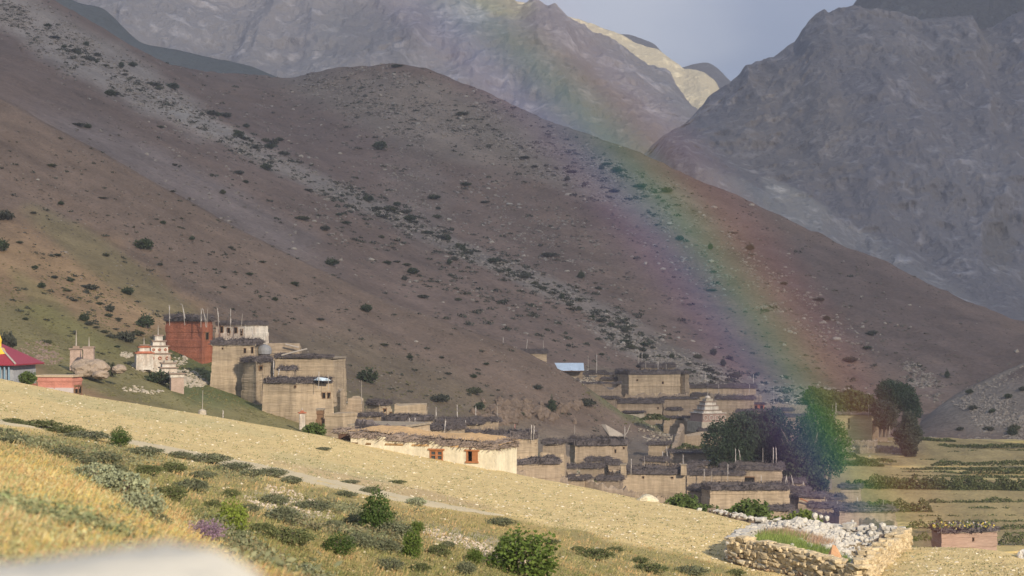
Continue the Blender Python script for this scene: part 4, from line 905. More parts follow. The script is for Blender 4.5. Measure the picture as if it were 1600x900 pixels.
for lb, pl, hh_, m__ in (
 ('low earth wall stepping between the brown yard and the corner-post house', [(1030, 734, 318), (1050, 736, 318), (1074, 738, 316)], 1.2, ADOBE3), ('earth wall below the bulging-roof house', [(780, 744, 228), (830, 752, 232), (884, 756, 240)], 1.1, ADOBE3), ('short earth wall left of the square tall-brush house', [(846, 724, 300), (870, 726, 305), (888, 728, 310)], 1.5, ADOBE),
 ('terrace wall under the biggest square house', [(935, 626, 432), (985, 628, 432), (1050, 626, 436), (1075, 624, 440)], 1.6, ADOBE3), ('rubble wall below the long top wall', [(1078, 622, 444), (1130, 624, 444), (1190, 626, 446)], 1.3, RUBW), ('field wall under the low dark-roofed hut', [(1230, 806, 262), (1300, 812, 256), (1400, 826, 248)], .9, ADOBE3),
 ('rubble wall on the slope right of the spotted shrine', [(1182, 640, 446), (1215, 636, 452), (1260, 640, 456)], 1.1, RUBW), ('rubble wall in front of the open-ground house', [(1296, 690, 418), (1330, 694, 414), (1370, 692, 416)], .8, RUBW), ('broken wall on the row under the cliff', [(600, 694, 240), (660, 690, 246), (706, 690, 250)], 1.2, ADOBE),
 ('yard wall joining the two middle houses', [(940, 748, 300), (955, 752, 296), (972, 756, 292)], 1.6, ADOBE), ('crooked wall below the ruined hut at the back', [(938, 648, 410), (962, 652, 414), (975, 660, 414)], 1.1, ADOBE3), ('wall of the shrine court left of the painted rings', [(1058, 656, 414), (1075, 664, 406), (1090, 668, 402)], 1.2, ADOBE)):
    ribbon_wall('yard_wall' if 'rubble' not in lb else 'rubble_wall', lb, pl, hh_, .7, m__, seed=len(lb))
# -- buildings at the far left
root, A, B, C, zb, zt = H('low temple hall with crimson hipped roof at the far left edge', [(-88, 1), (22, 0)], 612, 569, D=176, depth=5.5, brush=0, roof=False, mats=mat('grey_plank_upper', (.33, .34, .36), var=.25, scale=2., bump=.03, stretch=(4, 4, .6)), foot=4, name='temple_hall', cat='temple')
w = (B - A); ctr = (A + C) / 2
m = MB(); hw, hd = np.linalg.norm(B - A) / 2 + .45, 3.3; hh = zt - zb
m.add([(-hw, -hd, hh), (hw, -hd, hh), (hw, hd, hh), (-hw, hd, hh), (-hw + 4, -.5, hh + 1.9), (hw - 3.2, -.5, hh + 1.9), (hw - 3.2, .5, hh + 1.9), (-hw + 4, .5, hh + 1.9), (-hw, -hd, hh - .12), (hw, -hd, hh - .12), (hw, hd, hh - .12), (-hw, hd, hh - .12)],
      [(0, 1, 5, 4), (1, 2, 6, 5), (2, 3, 7, 6), (3, 0, 4, 7), (4, 5, 6, 7), (8, 9, 1, 0), (9, 10, 2, 1), (10, 11, 3, 2), (11, 8, 0, 3), (11, 10, 9, 8)])
m.build('roof', mat('crimson_sheet_roof', (.27, .03, .045), var=.1, scale=1.2, bump=.02, rough=.5, spec=.4), root)
# ridge capping, corrugated fascia, red brick base, posts
m = MB(); m.tube([(hw - 3.2, -.5, hh + 1.95), (hw - .1, -hd, hh + .05)], .09, 5); m.build('ridge_cap', POLEM, root)
m = MB(); m.box(-hw + .4, hw - .45, -3.0, -2.8, hh - 1.9, hh - 1.62)
for i in range(44): m.box(-hw + .5 + i * (2 * hw - 1) / 44, -hw + .62 + i * (2 * hw - 1) / 44, -3.15, -2.85, hh - 1.95, hh - 1.5)
m.build('fascia', mat('dark_fascia', (.07, .07, .08), bump=0), root)
m = MB(); m.box(-hw + .42, hw - .5, -2.97, 2.7, -4, hh - 1.95); m.build('lower_wall', mat('brick_red_base', (.36, .15, .10), var=.2, scale=3., bump=.03), root)
for i in range(5):
    m = MB(); m.box(hw - 2.6 + i * .42, hw - 2.5 + i * .42, -3.03, -2.85, hh - 1.6, hh - .1); m.build('post', mat('blue_post', (.22, .33, .42), bump=0), root)
# yellow roofed lantern above it
p = at(-3, 570, 178); r = empty('roof_lantern', p); tag(r, 'yellow-roofed blue turret rising behind the crimson roof', 'turret')
m = MB(); m.box(-.72, .72, -.7, .7, -1, 1.0); m.build('wall', mat('bright_blue_paint', (.06, .22, .62), var=.08, bump=0, rough=.5), r)
m = MB(); m.hexa([(-1.0, -1.0), (1.0, -1.0), (1.0, 1.0), (-1.0, 1.0)], 1.0, 1.12); m.hexa([(-.95, -.95), (.95, -.95), (.95, .95), (-.95, .95)], 1.12, 1.6, top=[(-.35, -.35), (.35, -.35), (.35, .35), (-.35, .35)]); m.build('roof', mat('yellow_gold_roof', (.72, .48, .04), var=.08, bump=0, rough=.45, spec=.5), r)
m = MB(); m.lathe([(.34, 1.55), (.3, 2.0), (.36, 2.3), (.2, 2.7), (.05, 3.0)], 8); m.build('finial', MATS['yellow_gold_roof'], r)
# small brick house right of it
r_, A, B, C, zb, zt = H('small pink-red brick house with flat clay roof and pale base', [(58, 0), (113, -.5), (128, 1.5)], 622, 589, D=168, brush=0, mats=mat('pink_brick', (.46, .20, .15), var=.18, scale=2.5, scale2=10., bump=.03), foot=3, name='brick_house', courses=.22, roofm=mat('tan_clay_rim', (.46, .36, .25), var=.2, scale=3., bump=.04), batter=0,
   openings=[(1, 119, 609, 3, 10), (1, 124, 609, 3, 10)])
a = np.linalg.norm(B - A); cb = np.linalg.norm(C - B)
m = MB(); m.box(-a / 2 - .05, a / 2 + .05, -cb / 2 - .09, -cb / 2 + .06, -3, (zt - zb) - .95); m.build('plinth', mat('grey_pink_render', (.48, .42, .40), var=.15, scale=2., bump=.02), r_)
m = MB(); m.box(-a / 2 - .02, a / 2 + .02, -cb / 2 - .12, -cb / 2 + .0, (zt - zb) - 1.55, (zt - zb) - 1.4); m.build('ledge', ROOFO, r_)

# -- the sunlit white house on the crest
def white_house():
    A = at(548, 700, 141)[:2]; B = at(774, 737, 137)[:2]; e = (B - A) / np.linalg.norm(B - A); ang = math.atan2(e[1], e[0]); L = np.linalg.norm(B - A); n = np.array([-e[1], e[0]]); W = 4.4
    zb = at(774, 737, 137)[2]; zt = at(774, 698, 137)[2]; h = zt - zb
    r = empty('sunlit_house', (*A, zb), ang); tag(r, 'long pale sunlit house with two orange wooden windows on the crest', 'house')
    S = 137.5 / FPX
    def wx(px, d=138): return (at(px, 700, d)[0] - A[0]) / e[0] if True else 0
    zl = lambda py, d=138: at(700, py, d)[2] - zb
    zr0, zr1 = zl(678, 141), zl(698, 137)             # wall top rises towards the left with the slope
    w1 = (wx(671), wx(692), zl(722), zl(704)); w2 = (wx(729), wx(747), zl(720), zl(704))
    top = lambda x: h + (zr0 - h) * (1 - x / L)
    xs = sorted({0, L, *[round(v, 3) for v in (w1[0], w1[1], w2[0], w2[1])]} | {round(L * i / 22, 3) for i in range(1, 22)})
    zs0 = [-4, -2, w1[2], (w1[2] + w1[3]) / 2, w1[3]]; V = []; F = []; rr = rng(3)
    nz = 9; idx = {}
    for i, x in enumerate(xs):
        col = [-4, -1.5, (w1[2] + w2[2]) / 2, (w1[2] + w1[3]) / 2, (w1[3] + w2[3]) / 2, None]
        for j, z in enumerate(col):
            z = top(x) if z is None else z; V.append((x, .03 * rr.normal() * (0 if j in (2, 3, 4) else 1), z)); idx[i, j] = len(V) - 1
    for i in range(len(xs) - 1):
        xm = (xs[i] + xs[i + 1]) / 2
        for j in range(5):
            if j in (2, 3) and (w1[0] < xm < w1[1] or w2[0] < xm < w2[1]): continue
            F.append((idx[i, j], idx[i + 1, j], idx[i + 1, j + 1], idx[i, j + 1]))
    m = MB(); m.add(V, F)
    m.add([(L, 0, -4), (L, W, -4), (L, W, h), (L, 0, h), (0, 0, -4), (0, W, -4), (0, W, zr0), (0, 0, zr0)], [(0, 1, 2, 3), (5, 4, 7, 6), (1, 5, 6, 2)])
    for a in (w1, w2):      # reveals
        x0, x1 = round(a[0], 3), round(a[1], 3); z0, z1 = (w1[2] + w2[2]) / 2, (w1[3] + w2[3]) / 2
        m.add([(x0, 0, z0), (x1, 0, z0), (x1, 0, z1), (x0, 0, z1), (x0, .35, z0), (x1, .35, z0), (x1, .35, z1), (x0, .35, z1)], [(0, 1, 5, 4), (1, 2, 6, 5), (2, 3, 7, 6), (3, 0, 4, 7)])
    m.build('wall', PLASTER, r)
    z0, z1 = (w1[2] + w2[2]) / 2, (w1[3] + w2[3]) / 2
    for q, a in enumerate((w1, w2)):
        x0, x1 = a[0], a[1]; f = .09
        fr = MB(); fr.box(x0 - .12, x1 + .12, -.10, .1, z1 - .02, z1 + .10); fr.box(x0, x0 + f, -.05, .12, z0, z1); fr.box(x1 - f, x1, -.05, .12, z0, z1); fr.box(x0 - .06, x1 + .06, -.10, .12, z0 - .08, z0 + .04)
        win = fr.build('window', WOODO, r)
        if q == 0:
            s = MB(); xm = (x0 + x1) / 2; s.box(xm - .09, xm + .09, -.03, .1, z0, z1)
            for u0, u1 in ((x0 + f, xm - .09), (xm + .09, x1 - f)): s.box(u0, u1, -.02, .08, (z0 + z1) / 2 - .03, (z0 + z1) / 2 + .05); s.box(u0, u1, -.02, .08, z0, z0 + .12); s.box(u0, u1, -.02, .08, z1 - .12, z1)
            s.build('sash', WOODO, win)
            for u0, u1 in ((x0 + f, xm - .09), (xm + .09, x1 - f)):
                for v0, v1 in ((z0 + .12, (z0 + z1) / 2 - .03), ((z0 + z1) / 2 + .05, z1 - .12)):
                    g = MB(); g.box(u0, u1, .06, .09, v0, v1); g.build('pane', GLASSD, win)
        else:
            s = MB(); xm = x0 + (x1 - x0) * .5; s.box(xm, x1 - f, -.04, .04, z0 + .03, z1 - .02); s.box(xm + .1, x1 - f - .1, -.06, -.03, z0 + .15, (z0 + z1) / 2 - .05); s.box(xm + .1, x1 - f - .1, -.06, -.03, (z0 + z1) / 2 + .05, z1 - .12); s.build('shutter', WOODO, win)
            g = MB(); g.box(x0 + f, x1 - f, .3, .34, z0, z1); g.build('dark_interior', HOLE, win)
    m = MB(); rr = rng(8); nx, ny = 40, 10; V = []; F = []
    for i in range(nx):
        for j in range(ny):
            x = -.4 + (L + .7) * i / (nx - 1); y = .15 + (W + .3) * j / (ny - 1); V.append((x, y, top(np.clip(x, 0, L)) + .16 + .12 * (y / W) + .10 * rr.rand() + .10 * math.sin(x * .9)))
    for i in range(nx - 1):
        for j in range(ny - 1): F.append((i * ny + j, (i + 1) * ny + j, (i + 1) * ny + j + 1, i * ny + j + 1))
    m.add(V, F); m.box(0, L, .0, W, h - .12, h + .05); m.build('roof', ROOFO, r, smooth=True)
    segs = []
    for i in range(8):
        x0, x1 = L * i / 8, L * (i + 1) / 8; segs.append(((x0, .1), (x1, .1), (0, -1), min(top(x0), top(x1)) - .12))
    segs.append(((L, 0), (L, W), (1, 0), h - .1))
    tag(link('firewood_edging', brush_mesh(segs, .48, .24, 44, 5, BRUSHL), r), kind='stuff')
    return r
white_house()
H('dark brown doorway shed at the upper end of the sunlit house', [(528, 0), (548, 0)], 693, 677, D=143, depth=1.5, brush=.15, mats=mat('dark_plank', (.10, .06, .045), var=.4, scale=5., bump=.03, stretch=(3, 3, .5)), foot=2, name='shed', cat='shed', bmat=BRUSHL)
ribbon_wall('brush_bank', 'low dark brush line running down behind the sunlit house roof', [(560, 663, 160), (590, 668, 158), (620, 675, 156), (630, 677, 155)], .35, .8, BRUSH)
# clay yard seen behind the white roof, between it and the row of houses
H('tan mud terrace wall behind the sunlit house', [(540, 2), (634, 0)], 690, 668, D=165, depth=6, brush=0, mats=ADOBE2, foot=6, name='terrace_wall', cat='wall', roofm=ROOFM, ruin=.2)
# ------------------------------------------------------------------ whitewashed shrines, poles
def chorten(label, px, yb, d, tiers, spire=1.6, rot=0., name='shrine', rings=None, dome=True, sc=.45):
    """tiers: (half width, height, material, overhang colour) stacked from the ground"""
    p = at(px, yb, d); r = empty(name, p, rot); tag(r, label, 'shrine')
    tiers = [(a * sc * 1.15, b * sc, c, e) for a, b, c, e in tiers]; rings = [(q[0], q[1] * sc) if q else None for q in rings] if rings else None; spire = spire * sc * 1.5
    z = 0; first = True
    for i, (w, h, m_, cap) in enumerate(tiers):
        m = MB(); z0 = -1.5 if first else z; m.hexa([(-w, -w), (w, -w), (w, w), (-w, w)], z0, z + h, top=[(-w * .96, -w * .96), (w * .96, -w * .96), (w * .96, w * .96), (-w * .96, w * .96)])
        t = m.build('tier', m_, r)
        if cap:
            c = MB(); c.box(-w - .14, w + .14, -w - .14, w + .14, z + h, z + h + .14); c.build('cornice', cap, t)
            z += .14
        if rings and rings[i]:
            n, dia = rings[i]
            for k in range(n):
                for sx in (0, 1):
                    g = MB(); u = -w + (k + .5) * 2 * w / n; pts = []
                    for q in range(11): a = 2 * math.pi * q / 10; pts.append((u + dia * math.cos(a), -w - .04, z - .14 * bool(cap) + h * .5 + dia * math.sin(a)) if sx == 0 else (w + .04, u + dia * math.cos(a), z - .14 * bool(cap) + h * .5 + dia * math.sin(a)))
                    g.tube(pts, .07, 5); g.build('ring_ornament', REDW if m_ is WHITEW else WHITEW, t)
        z += h; first = False
    if dome:
        w = tiers[-1][0] * .7; m = MB(); m.lathe([(w * .8, z - .02), (w, z + .25 * sc), (w * .9, z + .6 * sc), (w * .5, z + .85 * sc), (.2 * sc, z + .95 * sc)], 12); m.build('dome', WHITEW, r, smooth=True); z += .9 * sc
    if spire: m = MB(); m.lathe([(.09, z - .1), (.06, z + spire * .5), (.02, z + spire)], 7); m.build('spire', POLEM, r)
    return r
TANC = mat('tan_cornice', (.30, .22, .17), var=.2, scale=2., bump=.03)
chorten('tallest white and tan tiered shrine next to the red monastery', 247, 566, 262, [(2.9, 2.6, WHITEW, TANC), (2.3, 1.9, WHITEW, TANC), (1.7, 1.2, WHITEW, TANC), (1.05, 1.4, WHITEW, TANC)], 2.0, .35, rings=[(3, .42), (3, .3), None, None], dome=False)
chorten('shorter shrine with dark red bands left of the tallest shrine', 225, 560, 258, [(2.25, 1.5, WHITEW, REDW), (1.9, .35, REDW, None), (1.35, 1.1, WHITEW, REDW), (1.0, .3, REDW, TANC)], 1.4, .3, dome=False)
chorten('stepped white shrine in front of the tallest one', 263, 582, 252, [(2.1, 1.3, WHITEW, TANC), (1.75, 1.0, WHITEW, TANC), (1.1, .6, STONEP, None)], .8, .3, dome=False)
chorten('lowest pinkish shrine beside the round juniper', 276, 600, 244, [(1.6, 1.9, mat('pink_wash', (.42, .31, .25), var=.25, scale=1., bump=.05), None), (1.75, .9, WHITEW, TANC)], 0, .3, dome=False)
chorten('broad shrine with painted rings above the willow grove', 1106, 663, 400, [(4.3, 1.0, STONEP, None), (3.6, 2.6, mat('ring_wall', (.36, .25, .21), var=.2, scale=1., bump=.03), WHITEW), (2.9, .7, WHITEW, TANC), (2.2, 1.2, WHITEW, TANC), (1.7, 1.0, WHITEW, TANC), (1.1, .8, STONEP, None)], 1.8, .4, rings=[None, (4, .75), None, None, None, None], sc=.66)
chorten('small rubble shrine with a white pole near the outcrop', 119, 559, 232, [(.95, 1.5, mat('pinkish_rubble', (.42, .31, .25), var=.35, scale=1.5, bump=.06), TANC), (.5, .4, TANC, None)], 1.9, .2, dome=False, sc=.68)
chorten('rubble shrine standing on top of the big pale outcrop', 139, 563, 228, [(.8, 2.2, MATS['pinkish_rubble'], None), (.9, .25, TANC, None)], 1.1, .1, dome=False, sc=.68)
chorten('tiny white shrine with red top on the slope below the second tower', 472, 652, 236, [(.6, 1.0, WHITEW, REDW), (.35, .4, REDW, None)], .5, .2, dome=False, sc=.5)
# the big pale outcrop under the shrine and loose rubble banks
def outcrop(name, label, px, py, d, size, seed, m_, sub=2, cat='rock', amp=.5):
    v, f = ico(); V = [Vector(a) for a in v]; F = [tuple(a) for a in f.tolist()]
    for _ in range(sub):
        cache = {}; NF = []
        def mid(a, b):
            k = (min(a, b), max(a, b))
            if k not in cache: V.append(((V[a] + V[b]) / 2).normalized()); cache[k] = len(V) - 1
            return cache[k]
        for a, b, c in F: ab, bc, ca = mid(a, b), mid(b, c), mid(c, a); NF += [(a, ab, ca), (b, bc, ab), (c, ca, bc), (ab, bc, ca)]
        F = NF
    P = np.array(V); P = P * (1 + amp * fbm(P * 1.3 + seed, 4, seed))[:, None] * np.array(size)
    o = link(name, new_mesh(name, P, np.array(F), m_), loc=at(px, py, d)); tag(o, label, cat); return o
ROCKM = mat('pale_outcrop', (.34, .265, .20), var=.3, scale=.8, scale2=5., bump=.12)
outcrop('outcrop', 'big pale sloping outcrop carrying the small shrine', 145, 576, 226, (2.1, 1.6, 1.15), 3, ROCKM, 3, amp=.45)
outcrop('outcrop', 'pale lower tail of the shrine outcrop', 157, 586, 224, (1.1, 1.0, .55), 7, ROCKM, 2, amp=.5)
outcrop('rock', 'small pale rock right of the juniper by the outcrop', 186, 577, 226, (.8, .8, .5), 9, ROCKM)
outcrop('rock', 'smooth sunlit white rock poking over the sandy crest', 1010, 783, 124.5, (.70, .6, .44), 13, mat('white_rock', (.54, .48, .35), var=.25, scale=1.5, bump=.08), 2, amp=.45)
WR = mat('white_stone', (.62, .58, .52), var=.2, scale=2., bump=.05)
outcrop('rock', 'white rock at the right picture edge beside the mound', 1603, 869, 97, (.4, .4, .35), 15, WR)

def rubble(name, label, spots, seed, m_, lay, size=(.2, .7)):
    """spots: (px, py, rx, ry, count) -> one heap of loose stones draped on the slope"""
    r = rng(seed); P = []
    for px, py, rx, ry, n in spots:
        for k in range(n):
            a = r.rand() * 6.28; q = r.rand() ** .5; h = hit(px + rx * q * math.cos(a), py + ry * q * math.sin(a), lay)
            if h: P.append(h)
    P = np.array(P); V, F = rocks(P, size[0] + (size[1] - size[0]) * r.rand(len(P)) ** 2, seed)
    o = link(name, new_mesh(name, V, F, m_)); tag(o, label, kind='stuff'); return o
rubble('rubble', 'loose pale rubble around the white shrines', [(232, 573, 26, 9, 260), (300, 598, 26, 8, 300), (290, 588, 26, 9, 200), (198, 555, 10, 5, 60), (282, 564, 12, 8, 60), (385, 612, 6, 5, 40), (210, 608, 20, 5, 30), (235, 612, 22, 4, 30)], 21, STONEP, valley)
rubble('rubble', 'pinkish rubble behind the crimson roof', [(60, 548, 34, 14, 160), (75, 560, 22, 12, 120)], 22, mat('pink_rubble', (.24, .175, .14), var=.3, scale=1., bump=.05), valley, (.2, .6))

P_ = pole
P_('white flag pole on the left end of the red monastery roof', 266, 499, 499, 287) if False else None
for lb, px, yt, yb, d, fl, ln in (
 ('leftmost of the flag poles on the red monastery roof', 265, 476, 500, 284, 'w', -1), ('tallest leaning flag pole above the red monastery with a prop heap', 289, 474, 500, 284, 'w', -5),
 ('red and white flag pole where monastery and annex meet', 314, 481, 503, 284, 'w', 0), ('flag pole crossing another above the annex corner', 322, 481, 503, 284, 'w', -6), ('bare crossing pole above the annex corner', 323, 480, 503, 285, '', 2),
 ('thin leaning flag pole on the left of the annex roof', 342, 480, 506, 288, 'w', -3), ('straightest and thickest flag pole on the annex roof', 360, 481, 508, 288, 'w', 0), ('short leaning flag pole at the right of the annex roof', 377, 490, 509, 288, '', 2),
 ('flag pole behind the roof edge of the tallest tower', 396, 512, 534, 266, 'w', -3),
 ('white mast beside the lower wing of the tallest tower', 427, 562, 590, 258, 'w', 0), ('short white mast on the brush of the second tower', 434, 576, 590, 255, 'w', 2), ('white mast above the pale blue crumpled sheet', 498, 580, 598, 250, 'w', 0), ('thin bare pole at the right end of the second tower roof', 513, 584, 598, 250, '', 0),
 ('tall bare pole on the broken wall between tower and one-window house', 565, 594, 622, 262, '', 0), ('thin bare pole behind the one-window house', 639, 635, 660, 262, '', 0),
 ('white flag pole on the cliff foot above the narrow house', 681, 635, 652, 264, 'w', 0), ('short flag pole left in the row over the low brush-topped house', 641, 652, 672, 240, 'w', -2), ('thin white flag pole on the low house roof centre', 648, 652, 668, 246, 'w', 0),
 ('pale flag pole in front of the cliff', 714, 631, 654, 268, 'w', 0), ('widest white flag in the middle of the brush roofs', 694, 654, 674, 232, 'w', 2), ('white flag pole right of the cliff poles', 743, 634, 656, 268, 'w', 0), ('tall bare pole above the small hut under the cliff', 777, 630, 656, 270, '', 0),
 ('small pale flag over the hut row', 727, 656, 668, 258, 'w', 0), ('red flag pole above the bulging brush roof', 804, 662, 676, 240, 'r', 0), ('left of two white flags above the bulging brush roof', 830, 663, 679, 238, 'w', 0), ('right of two white flags above the bulging brush roof', 834, 664, 679, 238, 'w', 0),
 ('faint bare pole left of the thick-slab house', 898, 664, 678, 322, '', 0), ('white flag right of the cone cover on the slab roof', 976, 666, 680, 320, 'w', 0),
 ('bright white flag on the corner-post house roof', 986, 716, 734, 284, 'w', 0), ('thin bare pole right of the bright flag on the corner-post house', 1007, 712, 732, 288, '', 0),
 ('pair-left white flag by the brown yard', 1035, 704, 720, 330, 'w', 0), ('leaning white flag by the brown yard', 1043, 696, 720, 330, 'w', -2), ('white flag over the left end of the broad low house', 1067, 709, 728, 310, 'w', 0),
 ('white flag on the broad low house roof', 1100, 732, 746, 299, 'w', 0), ('pale flag right of the broad low house', 1137, 724, 742, 299, 'w', 0), ('thin bare pole on the broad low house', 1112, 736, 756, 290, '', 0),
 ('flag pole in front of the willow trunks, left', 1149, 700, 724, 312, 'w', 0), ('curved flag pole in front of the willow trunks', 1157, 702, 716, 312, 'w', -3), ('thin flag pole before the middle willows', 1192, 700, 720, 312, '', 0), ('white trunk-like pole before the right willows', 1208, 698, 720, 312, 'w', 0), ('second white pole before the right willows', 1213, 698, 720, 312, 'w', -1),
 ('white flag on the square-mark house', 1214, 750, 762, 296, 'w', 0), ('person-like pale pole on the square-mark house', 1189, 742, 758, 296, 'w', 0), ('first of the leaning poles by the dark willow foot', 1226, 742, 760, 300, 'w', 3), ('second of the leaning poles by the dark willow foot', 1231, 742, 760, 300, '', -2), ('third of the leaning poles by the dark willow foot', 1240, 742, 760, 300, 'w', -4),
 ('white pole right of the leaning poles', 1255, 752, 768, 296, 'w', 0), ('left thin pole standing by the low dark hut', 1380, 781, 798, 262, '', 0), ('right thin pole standing by the low dark hut', 1394, 785, 800, 262, '', 0), ('white flag near the field corner by the dark hut', 1340, 776, 784, 276, 'w', -1), ('short white post on the firewood-topped hut', 1291, 780, 788, 276, 'w', 0), ('white post at the left end of the dark hut', 1308, 782, 792, 270, 'w', 0),
 ('pale pole on the back house half hidden by the spur', 822, 530, 548, 438, 'w', 2), ('faint flag left of the half hidden back house', 786, 526, 545, 440, 'w', 0), ('thin pale pole right of the half hidden back house', 849, 532, 546, 440, '', 0),
 ('left thin pole above the ruins at the back', 919, 556, 574, 455, '', 0), ('taller thin pole above the ruins at the back', 932, 552, 582, 455, 'w', 0), ('left of the paired poles behind the biggest square house', 998, 548, 562, 462, 'w', 0), ('right of the paired poles behind the biggest square house', 1003, 550, 564, 462, 'w', 0),
 ('thin pole on the upper block roof, left', 1009, 562, 576, 450, '', 0), ('thin pole on the upper block roof, middle', 1028, 564, 578, 450, 'w', 0), ('thin pole on the upper block roof, right', 1041, 568, 578, 450, '', 0),
 ('pale pole on the slope above the long top wall', 1092, 582, 598, 470, '', 0), ('forked white flag above the long top wall', 1102, 580, 596, 470, 'w', 0), ('white flag at the left of the long top wall roof', 1123, 600, 608, 450, 'w', 0), ('white flag at the right of the long top wall roof', 1171, 600, 608, 450, 'w', 0), ('white pole on the slope right of the long top wall', 1177, 584, 598, 480, 'w', 0),
 ('very tall thin pole on the slope above the willow grove', 1209, 602, 646, 440, '', 0), ('pole on the slope behind the green willow', 1301, 632, 650, 430, '', 0), ('left pole on the open-ground house roof', 1306, 628, 646, 426, 'w', 0), ('right pole on the open-ground house roof', 1357, 632, 646, 426, 'w', 0), ('white pole between the open-ground shed and the trees', 1369, 641, 656, 424, 'w', 0), ('pole in front of the round dark trees', 1390, 656, 672, 420, 'w', 0), ('low pole between shed and round trees', 1378, 648, 658, 424, '', 0),
 ('solitary flag pole on the grass slope below the tallest tower', 316, 610, 645, 215, '', 1), ('short white flag left on the slope above the sand crest', 348, 640, 654, 205, 'w', 0), ('thin leaning pole beside the right corner of the sunlit house', 795, 700, 722, 200, '', -10)):
    pole(lb, px, yt, yb, d, fl, ln, r=.045 * max(1, d / 260), fw=None)
m = MB(); m.lathe([(.5, -.3), (.45, .2), (.1, .35)], 8)
simple('cairn', 'small stone cairn at the foot of the solitary flag pole', 'cairn', 316, 644, 215, [('stone_heap', m, STONEP)])
print('village', round(time.time() - T0, 1))
# ------------------------------------------------------------------ trees
def tree(label, px, yb, d, h, w, m_, seed, lobes, trunk=.35, leaf=.33, n=7800, name='willow_tree', cat='tree', group=None, base=.12, nl=3):
    """h, w in metres; lobes: (x, z, radius x, radius z) in fractions of w and h"""
    p = at(px, yb, d); r = empty(name, p, 0); tag(r, label, cat, group)
    rr = rng(seed); VV = []; tot = sum(a[2] * a[3] for a in lobes)
    for i, (lx, lz, rx, rz) in enumerate(lobes):
        q = blob_points(int(1.5 * n * rx * rz / tot), (rx * w, rx * w * .9, rz * h), seed + i, .45, .35); q += np.array([lx * w, (rr.rand() - .5) * w * .35, lz * h]); VV.append(q); k_ = 40; v_ = rr.normal(size=(k_, 3)); v_[:, 2] = np.abs(v_[:, 2]); v_ /= np.linalg.norm(v_, axis=1, keepdims=True); t_ = .8 + .4 * rr.rand(k_, 1) * np.linspace(0, 1, 12)[None]; VV.append((v_[:, None] * t_[..., None]).reshape(-1, 3) * np.array((rx * w, rx * w * .9, rz * h)) + np.array([lx * w, 0, lz * h]) + rr.normal(size=(k_ * 12, 3)) * .12)
    P = np.concatenate(VV); P = P[P[:, 2] > base * h * (0.6 + .8 * rr.rand(len(P)))]
    V, F = quads(P, leaf * (.6 + .8 * rr.rand(len(P))), seed, flat=.2)
    link('crown', new_mesh('crown', V, F, m_), r)
    m = MB()
    for k in range(nl):
        a = (k - (nl - 1) / 2) * w * .13 + .1 * rr.normal(); tx = a * 3.2
        m.tube([(a, 0, -1), (a * 1.1, 0, h * .15), (a * 1.6 + .2 * rr.normal(), .2 * rr.normal(), h * .42), (tx, .3 * rr.normal(), h * .75)], [trunk, trunk * .8, trunk * .5, trunk * .15], 6)
        for b in range(3):
            z = h * (.3 + .14 * b); x0 = a * 1.3; s = 1 if rr.rand() > .5 else -1; m.tube([(x0, 0, z), (x0 + s * w * .16, .3, z + h * .1), (x0 + s * w * .28, .5 * rr.normal(), z + h * .22)], [trunk * .4, trunk * .25, trunk * .08], 5)
    m.build('trunk', BARK, r)
    return r
T = tree
T('leftmost broad dark willow of the grove beside the spotted shrine', 1142, 742, 330, 11.2, 9, LEAF_T, 201, [(-.2, .5, .36, .36), (.15, .62, .38, .36), (.05, .3, .42, .28)], trunk=.28)
T('second willow of the grove with pale slender trunks', 1178, 744, 332, 12, 7.5, LEAF_T, 202, [(-.1, .6, .42, .38), (.2, .42, .4, .36), (-.1, .28, .36, .24)], trunk=.28)
T('third willow of the grove, tall and rounded', 1206, 746, 330, 12.4, 6.5, LEAF_T, 203, [(0, .62, .48, .36), (.1, .36, .46, .34)], trunk=.28)
T('dark round-topped willow in the middle of the grove', 1248, 760, 322, 12.2, 7, LEAF_D, 204, [(0, .62, .46, .34), (.06, .36, .5, .34), (-.05, .18, .42, .18)], trunk=.35, n=6000)
T('small dark willow at the foot of the grove', 1262, 778, 305, 5.2, 6, LEAF_D, 205, [(0, .55, .45, .42), (.3, .35, .3, .3)], trunk=.2, n=2500)
T('tallest fresh green willow at the right end of the grove', 1288, 757, 326, 14, 7.6, mat('green_willow_leaf', (.085, .125, .045), var=.45, scale=.8, scale2=5., bump=0, rough=.75, transl=.18), 206, [(-.1, .72, .4, .26), (.1, .5, .48, .3), (.0, .26, .48, .26)], trunk=.35, n=7000)
T('hazy green poplar behind the grove', 1284, 652, 460, 8, 8, LEAF_C, 207, [(-.2, .5, .4, .4), (.25, .45, .4, .36)], leaf=.55, n=2600)
T('hazy olive tree behind the open-ground house', 1322, 650, 462, 7, 9, LEAF_C, 208, [(-.25, .45, .36, .36), (.2, .5, .42, .4)], leaf=.55, n=2600)
T('low olive tree left of the round dark trees', 1350, 648, 462, 5.4, 7, LEAF_C, 209, [(0, .5, .5, .42)], leaf=.55, n=1600)
T('tallest of the round dark trees at the field edge', 1400, 668, 440, 11, 10.5, LEAF_T, 210, [(-.12, .72, .36, .28), (.2, .6, .32, .3), (.36, .36, .2, .26)], leaf=.36, n=9000, base=.1)
T('round dark tree in front of the tallest field-edge tree', 1382, 676, 422, 7.2, 6.4, leafmat('dusty_leaf', (.08, .088, .058)), 211, [(0, .62, .5, .38), (0, .35, .4, .3)], leaf=.34, n=4200)
T('cone-shaped dark tree standing lowest at the field edge', 1420, 722, 398, 10.6, 6.6, leafmat('dusty_willow_leaf', (.095, .098, .066)), 212, [(0, .76, .26, .24), (0, .52, .46, .28), (0, .28, .28, .24), (0, .12, .14, .12)], trunk=.4, n=8500, base=.03, nl=2)
# pale hanging trunks at the front of the grove belong to the willows above

